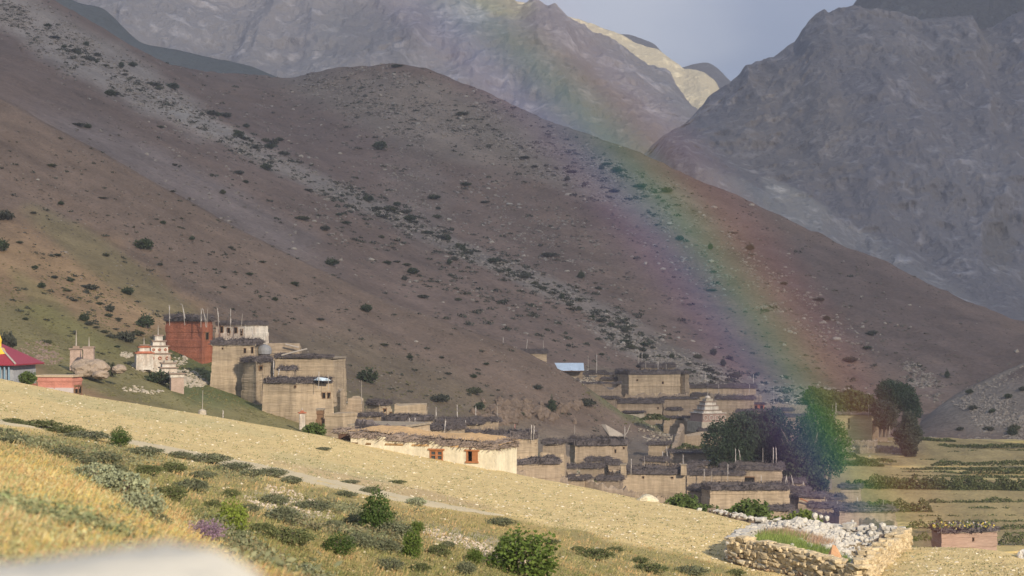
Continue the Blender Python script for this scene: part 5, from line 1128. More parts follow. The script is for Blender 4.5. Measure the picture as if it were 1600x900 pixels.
# ------------------------------------------------------------------ bushes and rocks of the hillsides
BUSHM = []; SCR2 = leafmat('grey_bush_leaf', (.07, .075, .055))
for i, (c, rad) in enumerate([(LEAF_D, (1, .9, .75)), (SCR2, (1.15, .9, .6)), (LEAF_D, (.9, .9, .85)), (SCR2, (1.4, .9, .5)), (leafmat('olive_bush_leaf', (.085, .09, .05)), (1.1, 1, .6))]):
    BUSHM.append(shrub('bush', 300 + i, rad, 420, .24, c, lump=.65, hollow=.3))
def bush(label, px, py, lay, wpx, hpx=None, group=None, seed=0, mset=None, name='juniper_bush', cat='bush', dfix=None):
    h = hit(px, py, lay)
    if not h: return None
    fo, st = (mset or BUSHM)[seed % len(mset or BUSHM)]
    w = wpx / FPX * h.y / 2; hh = (hpx or wpx * .75) / FPX * h.y / 1.5
    r = empty(name, h, (seed * 1.7) % 6.28); tag(r, label, cat, group)
    for nm, me in (('foliage', fo), ('stem', st)):
        o = link(nm, me, r, scale=(w, w, hh))
    return r
NAMED = [('roundest dark bush alone on the brown spur above the red monastery', 226, 389, valley, 25, 18), ('dark bush on the left picture edge halfway up the hill', 6, 343, valley, 26, 18), ('dark bush at the left edge above the ochre slope', 2, 392, valley, 20, 18),
 ('dark bush on the spur skyline right of the double bushes', 329, 317, valley, 18, 16), ('first of the double bushes on the spur skyline', 191, 242, valley, 18, 12), ('second of the double bushes on the spur skyline', 214, 252, valley, 22, 12), ('small bush on the upper left spur skyline', 113, 205, valley, 12, 10), ('dark green bush high above the long village row', 575, 597, valley, 30, 20), ('dark bush above the corner of the sunlit house roof', 686, 627, valley, 26, 17),
 ('dark bush above the cliff row', 740, 615, valley, 20, 13), ('small dark bush in the middle of the brown spur', 573, 487, valley, 17, 13), ('dark bush near the spur edge above the cliff', 840, 608, valley, 12, 9), ('dark bush beside the broken cliff', 862, 645, valley, 14, 22), ('dark bush on the green bank edge', 917, 634, valley, 18, 18), ('small bush in the cliff foot', 814, 650, valley, 10, 9), ('bush on the pale rocks of the cliff', 750, 640, valley, 14, 13),
 ('tall juniper beside the yellow-roofed turret', 10, 546, valley, 26, 34), ('large dark juniper left of the red monastery', 227, 512, valley, 24, 20), ('upper dark juniper above the small shrines', 196, 533, valley, 24, 24), ('round juniper right of the big outcrop', 172, 588, valley, 24, 28), ('broad dark juniper in front of the lowest shrine', 250, 600, valley, 40, 22), ('dark slim juniper on the ochre slope', 172, 487, valley, 12, 14), ('left of two touching bushes on the ochre slope', 132, 502, valley, 14, 12), ('right of two touching bushes on the ochre slope', 139, 508, valley, 13, 10), ('small bush alone below the ochre streak', 75, 537, valley, 9, 8), ('dark bush on the ochre slope near the spur line', 200, 460, valley, 18, 12), ('slanting dark bush on the upper ochre slope', 141, 452, valley, 20, 10), ('dark bush at the top of the ochre slope', 65, 450, valley, 12, 9), ('bush near the head of the shrines', 174, 528, valley, 12, 9), ('low bush between junipers above the shrines', 215, 524, valley, 18, 10),
 ('round dark bush high on the middle of the long hill', 594, 234, ridge, 20, 15), ('dark bush on the far hill face above the grove', 1362, 524, ridge, 13, 10), ('small dark bush on the far hill face right of the rainbow', 1172, 391, ridge, 13, 10), ('green bush near the skyline inside the rainbow', 1000, 293, ridge, 14, 10), ('second green bush near the skyline inside the rainbow', 1042, 300, ridge, 16, 10), ('bush on the summit of the rounded hill', 620, 105, ridge, 16, 5)]
for i, (lb, px, py, ly, w, h) in enumerate(NAMED): bush(lb, px, py, ly, w * 1.1, h * 1.1, seed=i)
ORD = ['first', 'second', 'third', 'fourth', 'fifth', 'sixth', 'seventh', 'eighth', 'ninth', 'tenth', 'eleventh', 'twelfth', 'thirteenth', 'fourteenth', 'fifteenth', 'sixteenth', 'seventeenth', 'eighteenth', 'nineteenth', 'twentieth']
def ordinal_labels(spots, region, what):
    """one label for each spot: its stretch of the slope and its turn there counted from the left"""
    g = {}
    for i, q in enumerate(spots): g.setdefault(region(q[0], q[1]), []).append(i)
    out = [None] * len(spots)
    for k, ids in g.items():
        ids.sort(key=lambda i: (spots[i][0], spots[i][1]))
        for n, i in enumerate(ids): out[i] = f'{what}, {ORD[n] if n < 20 else str(n + 1) + "th"} from the left {k}'
    return out
def rib_region(x, y):
    rib = np.interp(x, [0, 200, 400, 600, 800, 1000, 1150], [30, 120, 235, 335, 430, 520, 590])
    if abs(y - rib) < 32: return 'on the ' + ('top' if x < 200 else 'upper' if x < 400 else 'middle' if x < 640 else 'lower' if x < 850 else 'bottom') + ' stretch of the stony rib'
    if y > rib: return 'below the stony rib, ' + ('upper part' if x < 420 else 'lower part')
    return 'above the stony rib on the ' + ('rounded hill' if x < 900 else 'long right shoulder')
ROCKYB = [(75, 42), (85, 60), (100, 75), (118, 82), (122, 85), (135, 72), (140, 95), (150, 98), (152, 88), (163, 104), (190, 106), (195, 118), (207, 104), (240, 134), (248, 140), (270, 139), (330, 180), (340, 182), (352, 183), (368, 207), (373, 214), (380, 218), (385, 199), (398, 232), (415, 222), (422, 232), (428, 226), (436, 220), (444, 242), (250, 200), (172, 150), (178, 149), (137, 200), (120, 196), (348, 303), (415, 265), (373, 272), (384, 286), (480, 298), (472, 343), (530, 337), (598, 340), (575, 315), (590, 328), (610, 330), (620, 322), (632, 333), (640, 345), (648, 348), (620, 345), (668, 365), (690, 373), (700, 376), (685, 372), (715, 385), (722, 392), (735, 398), (678, 311), (685, 327), (683, 341), (727, 290), (758, 317), (605, 412), (620, 410), (635, 415), (645, 428), (632, 438), (702, 413), (710, 407), (596, 372), (540, 350), (508, 360), (518, 415), (660, 465), (716, 470), (770, 410), (776, 408), (795, 425), (820, 435), (835, 445), (850, 452), (862, 460), (878, 468), (890, 478), (905, 485), (925, 497), (940, 503), (955, 510), (975, 520), (985, 545), (1005, 540), (1020, 545), (1050, 560), (1075, 570), (1090, 560), (1115, 555), (935, 452), (908, 435), (860, 400), (722, 180), (820, 248), (835, 262), (886, 282), (893, 270), (940, 265), (948, 258), (960, 300), (965, 270), (1062, 375), (1112, 455), (1225, 445), (1280, 470), (1110, 390), (1146, 365), (1292, 500), (1355, 545), (1330, 565), (1480, 590), (1000, 575), (940, 555), (975, 535), (1005, 560), (1130, 572), (1105, 580), (1150, 590)]
LBR = ordinal_labels(ROCKYB, rib_region, 'dark juniper bush')
for i, (px, py) in enumerate(ROCKYB):
    r_ = rng(i + 900); bush(LBR[i], px, py, ridge, 8 + 14 * r_.rand() ** 1.6, 5 + 8 * r_.rand() ** 1.4, group='juniper bushes dotted over the stony middle hill', seed=i)
SLOPEB = [(55, 420), (85, 435), (110, 440), (115, 470), (105, 455), (155, 476), (185, 500), (170, 495), (150, 513), (30, 380), (90, 400), (52, 334), (95, 320), (160, 310), (165, 400), (255, 350), (250, 415), (300, 375), (360, 388), (410, 410), (460, 445), (350, 450), (430, 470), (270, 300), (80, 260), (390, 430), (500, 500), (640, 560), (700, 585), (600, 540), (760, 570), (690, 560), (740, 590), (180, 515), (163, 520), (183, 543), (132, 448), (40, 500)]
LBS = ordinal_labels(SLOPEB, lambda x, y: ('on the ochre slope above the shrines' if x < 260 and y > 400 else 'on the upper brown spur' if x < 320 else 'on the right part of the brown spur'), 'small low bush')
for i, (px, py) in enumerate(SLOPEB):
    r_ = rng(i + 1300); bush(LBS[i], px, py, valley, 8 + 6 * r_.rand(), 4 + 3 * r_.rand(), group='small bushes scattered on the near brown slope', seed=i)
SB = [(1515, 615, 12), (1520, 640, 14), (1550, 645, 10), (1545, 672, 14), (1585, 672, 18), (1575, 622, 12), (1598, 610, 12), (1582, 680, 16), (1500, 672, 12), (1440, 620, 10)]
LBX = ordinal_labels(SB, lambda x, y: 'on the stony side slope', 'dark bush')
for i, (px, py, w) in enumerate(SB):
    bush(LBX[i], px, py, rslope, w, w * .7, group='bushes on the stony side slope', seed=i)
def scrub(name, label, lay, n, mask, rad, seed, m_, box, nb=26):
    r = rng(seed); x0, y0, x1, y1 = box; PX = x0 + (x1 - x0) * r.rand(n * 30); PY = y0 + (y1 - y0) * r.rand(n * 30); k = r.rand(n * 30) < mask(PX, PY); P = []
    for px, py in zip(PX[k][:n], PY[k][:n]):
        h = hit(px, py, lay)
        if h: P.append(h)
    P = np.array(P); S = rad[0] + (rad[1] - rad[0]) * r.rand(len(P)) ** 2; v = r.normal(size=(len(P) * nb, 3)); v /= np.linalg.norm(v, axis=1, keepdims=True); v[:, 2] = np.abs(v[:, 2]) * .8
    Q = np.repeat(P, nb, 0) + v * (np.repeat(S, nb) * (.4 + .6 * r.rand(len(v))))[:, None] * [1.2, 1, .8]
    V, F = quads(Q, np.repeat(S, nb) * .55, seed, flat=.2); tag(link(name, new_mesh(name, V, F, m_)), label, kind='stuff')
# dark hedge-like mass by the village bank, and the front bushes behind the crest
FRONT = [shrub('b', 320 + i, (1, .9, .8), 1500, .17, LEAF_G if i != 1 else mat('mid_green_leaf', (.085, .12, .035), var=.45, scale=.9, scale2=5., bump=0, rough=.75, transl=.18), hollow=.35) for i in range(3)]
def fbush(label, px, py, d, w, h, seed, mset=FRONT, name='green_bush', cat='bush', group=None):
    p = at(px, py, d); fo, st = mset[seed % len(mset)]; r = empty(name, p, seed * 1.3); tag(r, label, cat, group); s = d / FPX
    for nm, me in (('foliage', fo), ('stem', st)): link(nm, me, r, scale=(w * s / 2, w * s / 2, h * s / 1.55))
    return r
fbush('left green bush clump behind the sandy crest below the village', 1066, 806, 132, 62, 38, 1); fbush('low green bush filling the gap between the two crest clumps', 1104, 812, 134, 50, 26, 1)
fbush('right green bush clump behind the sandy crest', 1172, 822, 124, 74, 46, 1); fbush('yellowish bush left of the stone enclosure back', 1218, 836, 118, 40, 34, 0); fbush('pale grey-green bush right of the yellowish bush', 1258, 838, 116, 60, 46, 2); fbush('small bush beside the crest gap', 1140, 818, 126, 36, 26, 0)
fbush('green bush against the sand crest below the second tower', 491, 684, 148, 40, 26, 1); fbush('green bush in front of the small brick house', 43, 600, 152, 30, 22, 1)

def blobs_mask(bl, wob=60):
    def f(px, py):
        s = np.zeros_like(px)
        for bx, by, rx, ry, ang, st in bl:
            a = R(ang); dx, dy = px - bx, py - by; u = (dx * math.cos(a) + dy * math.sin(a)) / rx; v = (-dx * math.sin(a) + dy * math.cos(a)) / ry
            s = np.maximum(s, st * np.clip(1.3 * (1 - u * u - v * v), 0, 1))
        k = fbm(np.stack([px / 26, py / 12, 0 * px], -1), 3, 7)
        return s * np.clip(.55 + 1.3 * k, .03, 1)
    return f
def scatter(name, label, lay, n, mask, size, seed, m_, box, sink=.1, kind='stuff', flat=.7):
    """loose stones on a slope; mask(px, py) gives how likely a stone lies there"""
    r = rng(seed); P = []; x0, y0, x1, y1 = box; k = 0
    PX = x0 + (x1 - x0) * r.rand(n * 26); PY = y0 + (y1 - y0) * r.rand(n * 26); keep = r.rand(n * 26) < mask(PX, PY)
    for px, py in zip(PX[keep][:n], PY[keep][:n]):
        h = hit(px, py, lay)
        if h: P.append(h)
    P = np.array(P); S = size[0] * (size[1] / size[0]) ** (r.rand(len(P)) ** 2.2); S = S * np.sqrt(P[:, 1] / P[:, 1].mean())
    V, F = rocks(P, S, seed, flat)
    o = link(name, new_mesh(name, V, F, m_)); tag(o, label, kind='stuff'); return o
rib_m = blobs_mask([(130, 90, 260, 30, 30, .9), (420, 248, 240, 24, 28, 1.), (640, 350, 220, 26, 27, 1.), (860, 450, 220, 30, 25, 1.), (1050, 560, 160, 30, 22, .5), (680, 180, 220, 60, 14, .5), (930, 270, 200, 44, 26, .6), (700, 430, 260, 40, 26, .35), (1200, 610, 160, 30, 5, .9), (800, 350, 800, 220, 27, .06)])
SCRUBM = mat('dry_scrub_leaf', (.062, .066, .048), var=.4, scale=.8, bump=0, rough=.85)
scrub('scrub', 'small dark scrub mixed in with the stones of the middle hill', ridge, 2300, rib_m, (.35, 1.7), 51, SCRUBM, (0, 0, 1600, 660))
scrub('scrub', 'low dark scrub dotted over the near brown spur', valley, 900, blobs_mask([(400, 430, 620, 170, 28, .5), (150, 480, 260, 90, 28, .9), (850, 640, 160, 30, 20, .8)]), (.2, .7), 52, SCRUBM, (0, 150, 1050, 700))
SCREE = mat('hill_scree', (.25, .22, .19), var=.4, scale=.35, scale2=2., bump=.05)
SCREEL = mat('bleached_boulder', (.33, .295, .25), var=.2, scale=.5, scale2=3., bump=.05)
SCREED = mat('dark_scree', (.115, .10, .085), var=.4, scale=.35, scale2=2., bump=.05)
rock_bl = [(120, 80, 260, 42, 30, 1.), (420, 248, 240, 20, 28, .95), (640, 350, 220, 18, 27, .8), (860, 450, 220, 20, 25, .8), (1050, 560, 160, 26, 22, .9), (640, 170, 200, 60, 14, .75), (860, 240, 220, 46, 26, .85), (1010, 300, 120, 40, 30, .6), (650, 300, 50, 100, -20, .4), (820, 350, 200, 60, 30, .22), (1150, 420, 260, 60, 30, .3), (600, 260, 600, 200, 20, .07), (1200, 610, 160, 26, 5, .7), (1440, 595, 50, 22, 40, .9)]
scatter('scree', 'pale stones and scree over the ribs of the middle hill', ridge, 21000, blobs_mask(rock_bl), (.36, 1.8), 31, SCREE, (0, 0, 1600, 660))
scatter('scree', 'darker stones and tufts over the middle hill', ridge, 12000, blobs_mask([(a, b, c * 1.1, d_ * 1.2, e, f * .8) for a, b, c, d_, e, f in rock_bl] + [(800, 300, 1000, 260, 25, .25)]), (.5, 1.7), 32, SCREED, (0, 0, 1600, 660))
scatter('boulder_field', 'bleached boulders dotted over the middle hill', ridge, 520, blobs_mask([(800, 300, 1000, 260, 25, .5), (1430, 590, 60, 26, 40, 1)] + rock_bl), (.8, 2.6), 33, SCREEL, (0, 0, 1600, 660))
scatter('scree', 'small stones and dark tufts of the near brown spur', valley, 5200, blobs_mask([(400, 430, 620, 170, 28, .8), (900, 600, 300, 70, 20, .6)]), (.16, .55), 34, SCREED, (0, 150, 1050, 700))
scatter('scree', 'pale pebbles on the near brown spur', valley, 1800, blobs_mask([(400, 430, 620, 170, 28, .5), (900, 620, 250, 70, 20, .8), (810, 650, 80, 34, 10, 1.)]), (.14, .5), 35, SCREE, (0, 150, 1050, 700))
scatter('scree', 'white stones strewn on the side slope at the right', rslope, 2400, blobs_mask([(1560, 650, 90, 36, 30, 1), (1500, 690, 100, 10, 0, .4), (1580, 590, 60, 14, -20, .3)]), (.25, 1.0), 36, SCREE, (1440, 560, 1600, 700))
for i, (px, py, w) in enumerate([(277, 189, 11), (459, 389, 10), (59, 281, 7), (531, 240, 8), (491, 346, 9), (580, 406, 11), (640, 441, 6), (763, 295, 8), (886, 424, 9), (785, 423, 4), (1043, 376, 7), (1307, 530, 14), (1421, 477, 7), (1232, 397, 7), (650, 534, 8)]):
    ly = valley if (px, py) in ((459, 389), (59, 281), (650, 534)) else ridge
    h = hit(px, py, ly) or hit(px, py, ridge)
    if not h: continue
    s = w / FPX * h.y
    lb = ['long white boulder on the left face of the middle hill', 'white slab boulder on the brown spur', 'white boulder near the left edge of the spur', 'white boulder under the saddle', 'low white boulder left of the stony rib', 'pale angular boulder below the stony rib', 'small white boulder below the rib centre', 'white boulder pair on the hill shoulder', 'white boulder inside the purple of the rainbow', 'tiny white boulder beside the rib bushes', 'white boulder inside the rainbow blue', 'long white boulder at the lower right of the hill', 'white boulder high on the right hill face', 'white boulder at the red edge of the rainbow', 'pale boulder low on the spur above the row'][i]
    outcrop('boulder', lb, px, py, h.y, (s * .5, s * .4, s * .28), 400 + i, SCREEL, 1, 'boulder', .25)
vil = blobs_mask([(620, 680, 130, 16, 6, .6), (830, 735, 90, 10, 8, .7), (930, 745, 70, 16, 5, .8), (1100, 770, 200, 20, 3, .7), (1240, 790, 100, 16, 0, .9), (1060, 680, 80, 24, 0, .8), (1350, 700, 90, 14, 0, .8), (1180, 700, 90, 16, 0, .4)])
scatter('village_rubble', 'loose stones and rubble between the village houses', valley, 2600, vil, (.22, .8), 37, STONEP, (560, 640, 1460, 820))
scatter('village_rubble', 'dark sticks and stones heaped between the village houses', valley, 1500, vil, (.25, .9), 38, BRUSH, (560, 640, 1460, 820))
vb = blobs_mask([(1000, 625, 130, 16, 3, .9), (1120, 640, 110, 20, 3, .9), (900, 595, 60, 14, 8, 1.), (1220, 640, 90, 22, 0, .7)])
scatter('village_rubble', 'loose stones among the back houses of the village', ridge, 2200, vb, (.3, 1.0), 39, STONEP, (800, 560, 1330, 680))
scatter('village_rubble', 'dark brush and stones among the back houses', ridge, 1300, vb, (.3, 1.1), 40, BRUSH, (800, 560, 1330, 680))
gm = blobs_mask([(260, 590, 360, 60, 18, 1.), (120, 500, 200, 90, 25, .6), (850, 740, 90, 20, 10, .8), (960, 620, 70, 40, 40, .6), (600, 610, 240, 40, 18, .35)])
TUFTG = mat('slope_tuft', (.13, .12, .05), var=.4, scale=.6, scale2=4., bump=.05); TUFTY = mat('slope_straw', (.21, .175, .08), var=.3, scale=.6, scale2=4., bump=.05)
scatter('slope_tufts', 'dark green tufts on the slope around the monastery', valley, 6500, gm, (.16, .6), 44, TUFTG, (0, 380, 1050, 760), flat=.5)
scatter('slope_tufts', 'straw coloured tufts on the slope around the monastery', valley, 2500, gm, (.12, .4), 45, TUFTY, (0, 380, 1050, 760), flat=.5)
# cliff of broken ochre rock above the village row
r = rng(5); P = []
for k in range(420):
    px = 740 + 170 * r.rand(); py = 628 + 36 * r.rand(); h = hit(px, py, valley)
    if h and fbm(np.array([[px / 16, py / 14, 2.]]), 3, 9)[0] > .02: P.append(h)
V, F = rocks(np.array(P), .9 + 1.3 * r.rand(len(P)), 6, 1.1); tag(link('cliff_rocks', new_mesh('cliff_rocks', V, F, mat('ochre_cliff', (.19, .14, .105), var=.35, scale=.4, scale2=2., bump=.15))), 'broken ochre rock ledges above the village row', kind='stuff')

# ------------------------------------------------------------------ terraced fields on the right
GOLD = mat('ripe_barley', (.54, .40, .175), var=.22, scale=.25, scale2=3.5, bump=.10, dark=(.44, .36, .15))
GREENF = mat('green_crop', (.25, .24, .09), var=.3, scale=.3, scale2=3., bump=.10)
def field(label, x0, x1, y0, y1, d0, d1, m_, seed, h=.9):
    """a level terrace: near edge at pixel row y0, far edge at y1, with a real step at its near side"""
    r = rng(seed); n = 40; xs = np.linspace(x0, x1, n); a = at(xs, np.full(n, float(y0)), d0); zt = at(700, y0, d0)[2] + 0.0
    z1 = at(700, y1, d1)[2]; b = at(xs, np.full(n, float(y1)), d1)
    w = 1.2 * fbm(np.stack([xs / 40, 0 * xs, 0 * xs + seed], -1), 2, seed)
    rows = []
    for k in range(7):
        t = k / 6; p = a * (1 - t) + b * t; p[:, 2] = zt * (1 - t) + z1 * t + .10 * fbm(p / 2.5, 2, seed); p[:, 1] += w * (1 - t) * 1.4; rows.append(p)
    low = rows[0].copy(); low[:, 1] -= .8; low[:, 2] -= h + 2.5; back = rows[-1].copy(); back[:, 2] -= 3
    G = np.array([low] + rows + [back]); m, nn = G.shape[:2]; idx = np.arange(m * nn).reshape(m, nn)
    F = np.stack([idx[:-1, :-1], idx[:-1, 1:], idx[1:, 1:], idx[1:, :-1]], -1).reshape(-1, 4)
    o = link('field', new_mesh('field', G.reshape(-1, 3), F, m_, smooth=False)); tag(o, label, kind='structure')
    return o
FD = [('highest narrow barley terrace', 1440, 1720, 690, 682, 441, 466, GOLD), ('second barley terrace from the top', 1428, 1720, 702, 692, 420, 439, GOLD), ('thin barley terrace under the first hedge', 1425, 1720, 716, 711, 398, 408, GREENF), ('third barley terrace beside the cone-shaped tree', 1395, 1720, 729, 718, 377, 396, GOLD), ('long pale barley terrace', 1360, 1740, 738, 730, 364, 376, GOLD), ('widest golden barley terrace over the big hedge', 1300, 1760, 752, 741, 346, 362, GOLD),
      ('golden barley terrace under the big hedge', 1290, 1760, 783, 770, 312, 326, GOLD), ('green-gold terrace right of the village', 1440, 1760, 799, 790, 295, 304, GOLD), ('green terrace by the lowest house', 1500, 1760, 810, 802, 284, 292, GREENF), ('golden terrace behind the lowest house', 1400, 1770, 822, 812, 272, 282, GOLD), ('lowest green terrace at the right edge', 1545, 1780, 840, 830, 257, 266, GREENF), ('bottom terrace beside the lowest house', 1555, 1780, 862, 852, 240, 248, GOLD), ('pale grass meadow around the open-ground house', 1300, 1430, 712, 690, 398, 425, mat('dry_meadow', (.26, .215, .115), var=.3, scale=.2, scale2=2., bump=.1))]
for i, f in enumerate(FD): field(f[0] + ' on the valley floor', *f[1:7], f[7], 500 + i)
def hedge(label, x0, x1, y, h, d, seed, m_=LEAF_C, den=1.0, name='hedge'):
    """row of dense bushes grown together along a terrace edge"""
    r = rng(seed); s = d / FPX; L = (x1 - x0) * s; H = h * s; n = int(L * H * 40 * den) + 60
    x = x0 + (x1 - x0) * r.rand(n); top = 1.25 * H * (.72 + .45 * fbm(np.stack([x / 11., 0 * x, 0 * x + seed], -1), 3, seed)); top *= np.clip(np.minimum(x - x0, x1 - x) / 14, .25, 1)
    q = r.rand(n) ** .7; P = at(x, np.full(n, float(y)), d); P[:, 2] += top * q * 1.1; P[:, 1] += (1 - q) * -.9 * r.rand(n) + r.normal(size=n) * .5
    V, F = quads(P, .34 * (.6 + .8 * r.rand(n)) * d / 330, seed, flat=.2); o = link(name, new_mesh(name, V, F, m_)); tag(o, label, kind='stuff')
HD = [(a_, b_, y_, h_ * (1 if h_ > 15 else .75), d_) for a_, b_, y_, h_, d_ in [(1430, 1492, 690, 8, 440), (1456, 1730, 699, 7, 418), (1462, 1730, 713, 10, 404), (1450, 1480, 714, 8, 404), (1455, 1730, 727, 8, 374), (1500, 1730, 740, 11, 362), (1400, 1500, 740, 5, 362), (1312, 1740, 770, 20, 330), (1340, 1600, 771, 22, 328), (1440, 1740, 790, 13, 306), (1345, 1458, 804, 24, 292), (1500, 1740, 799, 8, 297), (1425, 1740, 810, 7, 286), (1452, 1480, 822, 16, 262), (1488, 1507, 824, 18, 260), (1560, 1750, 826, 9, 268), (1560, 1750, 850, 18, 248), (1410, 1455, 826, 14, 270), (1300, 1380, 728, 14, 376), (1306, 1350, 716, 10, 384), (1330, 1400, 722, 8, 380), (1345, 1400, 792, 12, 296), (1470, 1492, 690, 10, 438), (1000, 1046, 656, 10, 400), (1055, 1120, 702, 10, 352), (905, 940, 756, 10, 284), (1420, 1460, 845, 14, 246)]] + [(a_, 1740, y_, 3.5, d_) for a_, y_, d_ in ((1440, 706, 412), (1420, 721, 392), (1400, 734, 370), (1380, 746, 354), (1470, 777, 320), (1420, 795, 300), (1500, 804, 292), (1480, 816, 278), (1570, 835, 262))]
for i, (a, b, y, h, d) in enumerate(HD): hedge('dark green hedge row along a terrace of the valley fields', a, b, y, h, d, 600 + i, den=2.2)
print('plants', round(time.time() - T0, 1))
# ------------------------------------------------------------------ foreground: path, enclosure, grass, low shrubs
def strip(name, label, up, lowr, lay, m_, n=160, k=5, lift=.03, col=None):
    u = np.array(up, float); l = np.array(lowr, float); xs = np.linspace(-60, u[-1, 0] - 2, n); V = []; F = []
    for x in xs:
        y0 = np.interp(x, u[:, 0], u[:, 1]) + 1.0 * fbm(np.array([[x / 14, 0, 1.]]), 2, 4)[0]; y1 = np.interp(x, l[:, 0], l[:, 1]) + 2.0 * fbm(np.array([[x / 14, 5, 1.]]), 2, 4)[0]
        for j in range(k):
            h = hit(x, y1 + (y0 - y1) * j / (k - 1), lay); V.append((h.x, h.y, h.z + lift * (0.1 if j in (0, k - 1) else 1)))
    for i in range(n - 1):
        for j in range(k - 1): F.append((i * k + j, (i + 1) * k + j, (i + 1) * k + j + 1, i * k + j + 1))
    o = link(name, new_mesh(name, V, F, m_, smooth=True)); tag(o, label, kind='structure'); return o
strip('path', 'pale worn footpath crossing the sunlit slope', PATH_UP, PATH_LOW, fg, mat('path_dust', (.55, .46, .30), var=.1, scale=1.5, scale2=12., bump=.02))

# near blurred stone at the photographer's feet
def superstone(name, label, c, size, seed, m_, pw=.6):
    n, k = 26, 14; V = []; F = []
    for j in range(k + 1):
        b = math.pi * (j / k - .5)
        for i in range(n):
            a = 2 * math.pi * i / n; f = lambda q: math.copysign(abs(q) ** pw, q)
            V.append((f(math.cos(b)) * f(math.cos(a)), f(math.cos(b)) * f(math.sin(a)), f(math.sin(b))))
    for j in range(k):
        for i in range(n): F.append((j * n + i, j * n + (i + 1) % n, (j + 1) * n + (i + 1) % n, (j + 1) * n + i))
    P = np.array(V); P = P * (1 + .09 * fbm(P * 2 + seed, 3, seed))[:, None] * np.array(size)
    o = link(name, new_mesh(name, P, np.array(F), m_, smooth=True), loc=c); tag(o, label, 'boulder'); return o
superstone('boulder', 'out-of-focus whitish boulder in the bottom left corner', (at(60, 868, 2.5)[0] + 0, 2.62, at(115, 868, 2.5)[2] - .676), (.33, .26, .645), 3, mat('chalky_boulder', (.60, .56, .47), var=.06, scale=4., bump=.01), .3)

# dry-stone enclosure
EA, EB, EC, ED = at(1147, 888, 91), at(1343, 940, 84), at(1413, 885, 101), at(1192, 850, 105)
ENC = empty('stone_enclosure', EA); tag(ENC, 'dry-stone sheepfold of golden stones with white rubble inside', 'enclosure')
STONE = [mat('golden_wall_stone', (.50, .40, .255), var=.45, scale=3., scale2=14., bump=.02), mat('pale_wall_stone', (.60, .52, .38), var=.25, scale=3., scale2=14., bump=.02), mat('rusty_wall_stone', (.36, .25, .16), var=.3, scale=3., scale2=14., bump=.02)]
WHITEST = mat('white_rubble', (.46, .43, .38), var=.25, scale=2., scale2=9., bump=.03); BROWNST = mat('brown_shaded_stone', (.17, .13, .10), var=.35, scale=2., bump=.04)  # brown stone holds the shade of inner faces and gaps in its colour
def block(seed):
    r = rng(seed); v = np.array([(x, y, z) for x in (-.5, .5) for y in (-.5, .5) for z in (-.5, .5)]) + (r.rand(8, 3) - .5) * .26
    # chamfer by pulling extra mid ring
    f = [(0, 1, 3, 2), (4, 6, 7, 5), (0, 4, 5, 1), (2, 3, 7, 6), (0, 2, 6, 4), (1, 5, 7, 3)]
    V = list(map(tuple, v)); F = []
    for q in f:
        c = np.mean([v[i] for i in q], 0) * (1.06 + .22 * r.rand()) + (r.rand(3) - .5) * .10; V.append(tuple(c)); k = len(V) - 1
        for i in range(4): F.append((q[i], q[(i + 1) % 4], k))
    return V, F
BLK = []
for i in range(12): v, f = block(700 + i); BLK.append(new_mesh('stone', v, f, STONE[i % 3]))
BLKV = [(np.array([tuple(a.co) for a in b.vertices]), np.array([tuple(p.vertices) for p in b.polygons])) for b in BLK]
def stone_wall(P, Q, hP, hQ, limit, seed, th=.6, base_drop=.5, z0=None):
    """courses of single stones from P to Q; the first `limit` are parts, the rest one stuff part"""
    r = rng(seed); P, Q = np.array(P, float), np.array(Q, float); L = np.linalg.norm((Q - P)[:2]); u = np.array([*(Q - P)[:2] / L]); nn = np.array([u[1], -u[0]]); ang = math.atan2(u[1], u[0])
    items = []; z = -base_drop; hmax = max(hP, hQ)
    while z < hmax:
        ch = .08 + .14 * r.rand(); x = -.1 * r.rand()
        while x < L:
            w = .16 + .34 * r.rand() ** 1.4; t = np.clip((x + w / 2) / L, 0, 1); top = hP + (hQ - hP) * t + .14 * r.normal()
            if z < top:
                g = P[2] + (Q[2] - P[2]) * t
                for side in (1, -1):
                    c = P[:2] + u * (x + w / 2) + nn * side * (th / 2 - .12 + .06 * r.normal())
                    items.append((side, (c[0], c[1], g + z + ch / 2), (w * .95, .26 + .14 * r.rand(), ch * (.92 + .2 * r.rand())), ang + .16 * r.normal(), .13 * r.normal(), r.randint(12)))
            x += w * .97
        z += ch * .95
    # body behind the faces
    m = MB(); V = []
    o = np.array(ENC.location)
    m.add([tuple(np.array([*(p[:2] + nn * s * (th / 2 - .16)), zz]) - o) for p, h in ((P, hP), (Q, hQ)) for s in (1, -1) for zz in (p[2] - 1, p[2] + h - .25)], [(0, 1, 5, 4), (2, 6, 7, 3), (1, 3, 7, 5), (0, 2, 3, 1), (4, 5, 7, 6)])
    m.build('wall_core', BROWNST, ENC)
    vis = [i for i in items if i[0] == 1]; rest = [i for i in items if i[0] != 1]
    if limit < len(vis): rest += vis[limit:]; vis = vis[:limit]
    for s, c, sc, a, tl, k in vis:
        ob = link('stone', BLK[k], ENC, loc=np.array(c) - o, scale=sc); ob.rotation_euler = (tl, tl * .6, a)
    return rest
def join_stones(items, name, m_):
    VV = []; FF = []; n = 0; o = np.array(ENC.location)
    for s, c, sc, a, tl, k in items:
        v, f = BLKV[k]; M = (Matrix.Rotation(a, 3, 'Z') @ Matrix.Rotation(tl, 3, 'X')); v = (v * np.array(sc)) @ np.array(M).T + np.array(c) - o
        VV.append(v); FF.append(f + n); n += len(v)
    ob = link(name, new_mesh(name, np.concatenate(VV), np.concatenate(FF), m_), ENC); tag(ob, kind='stuff')
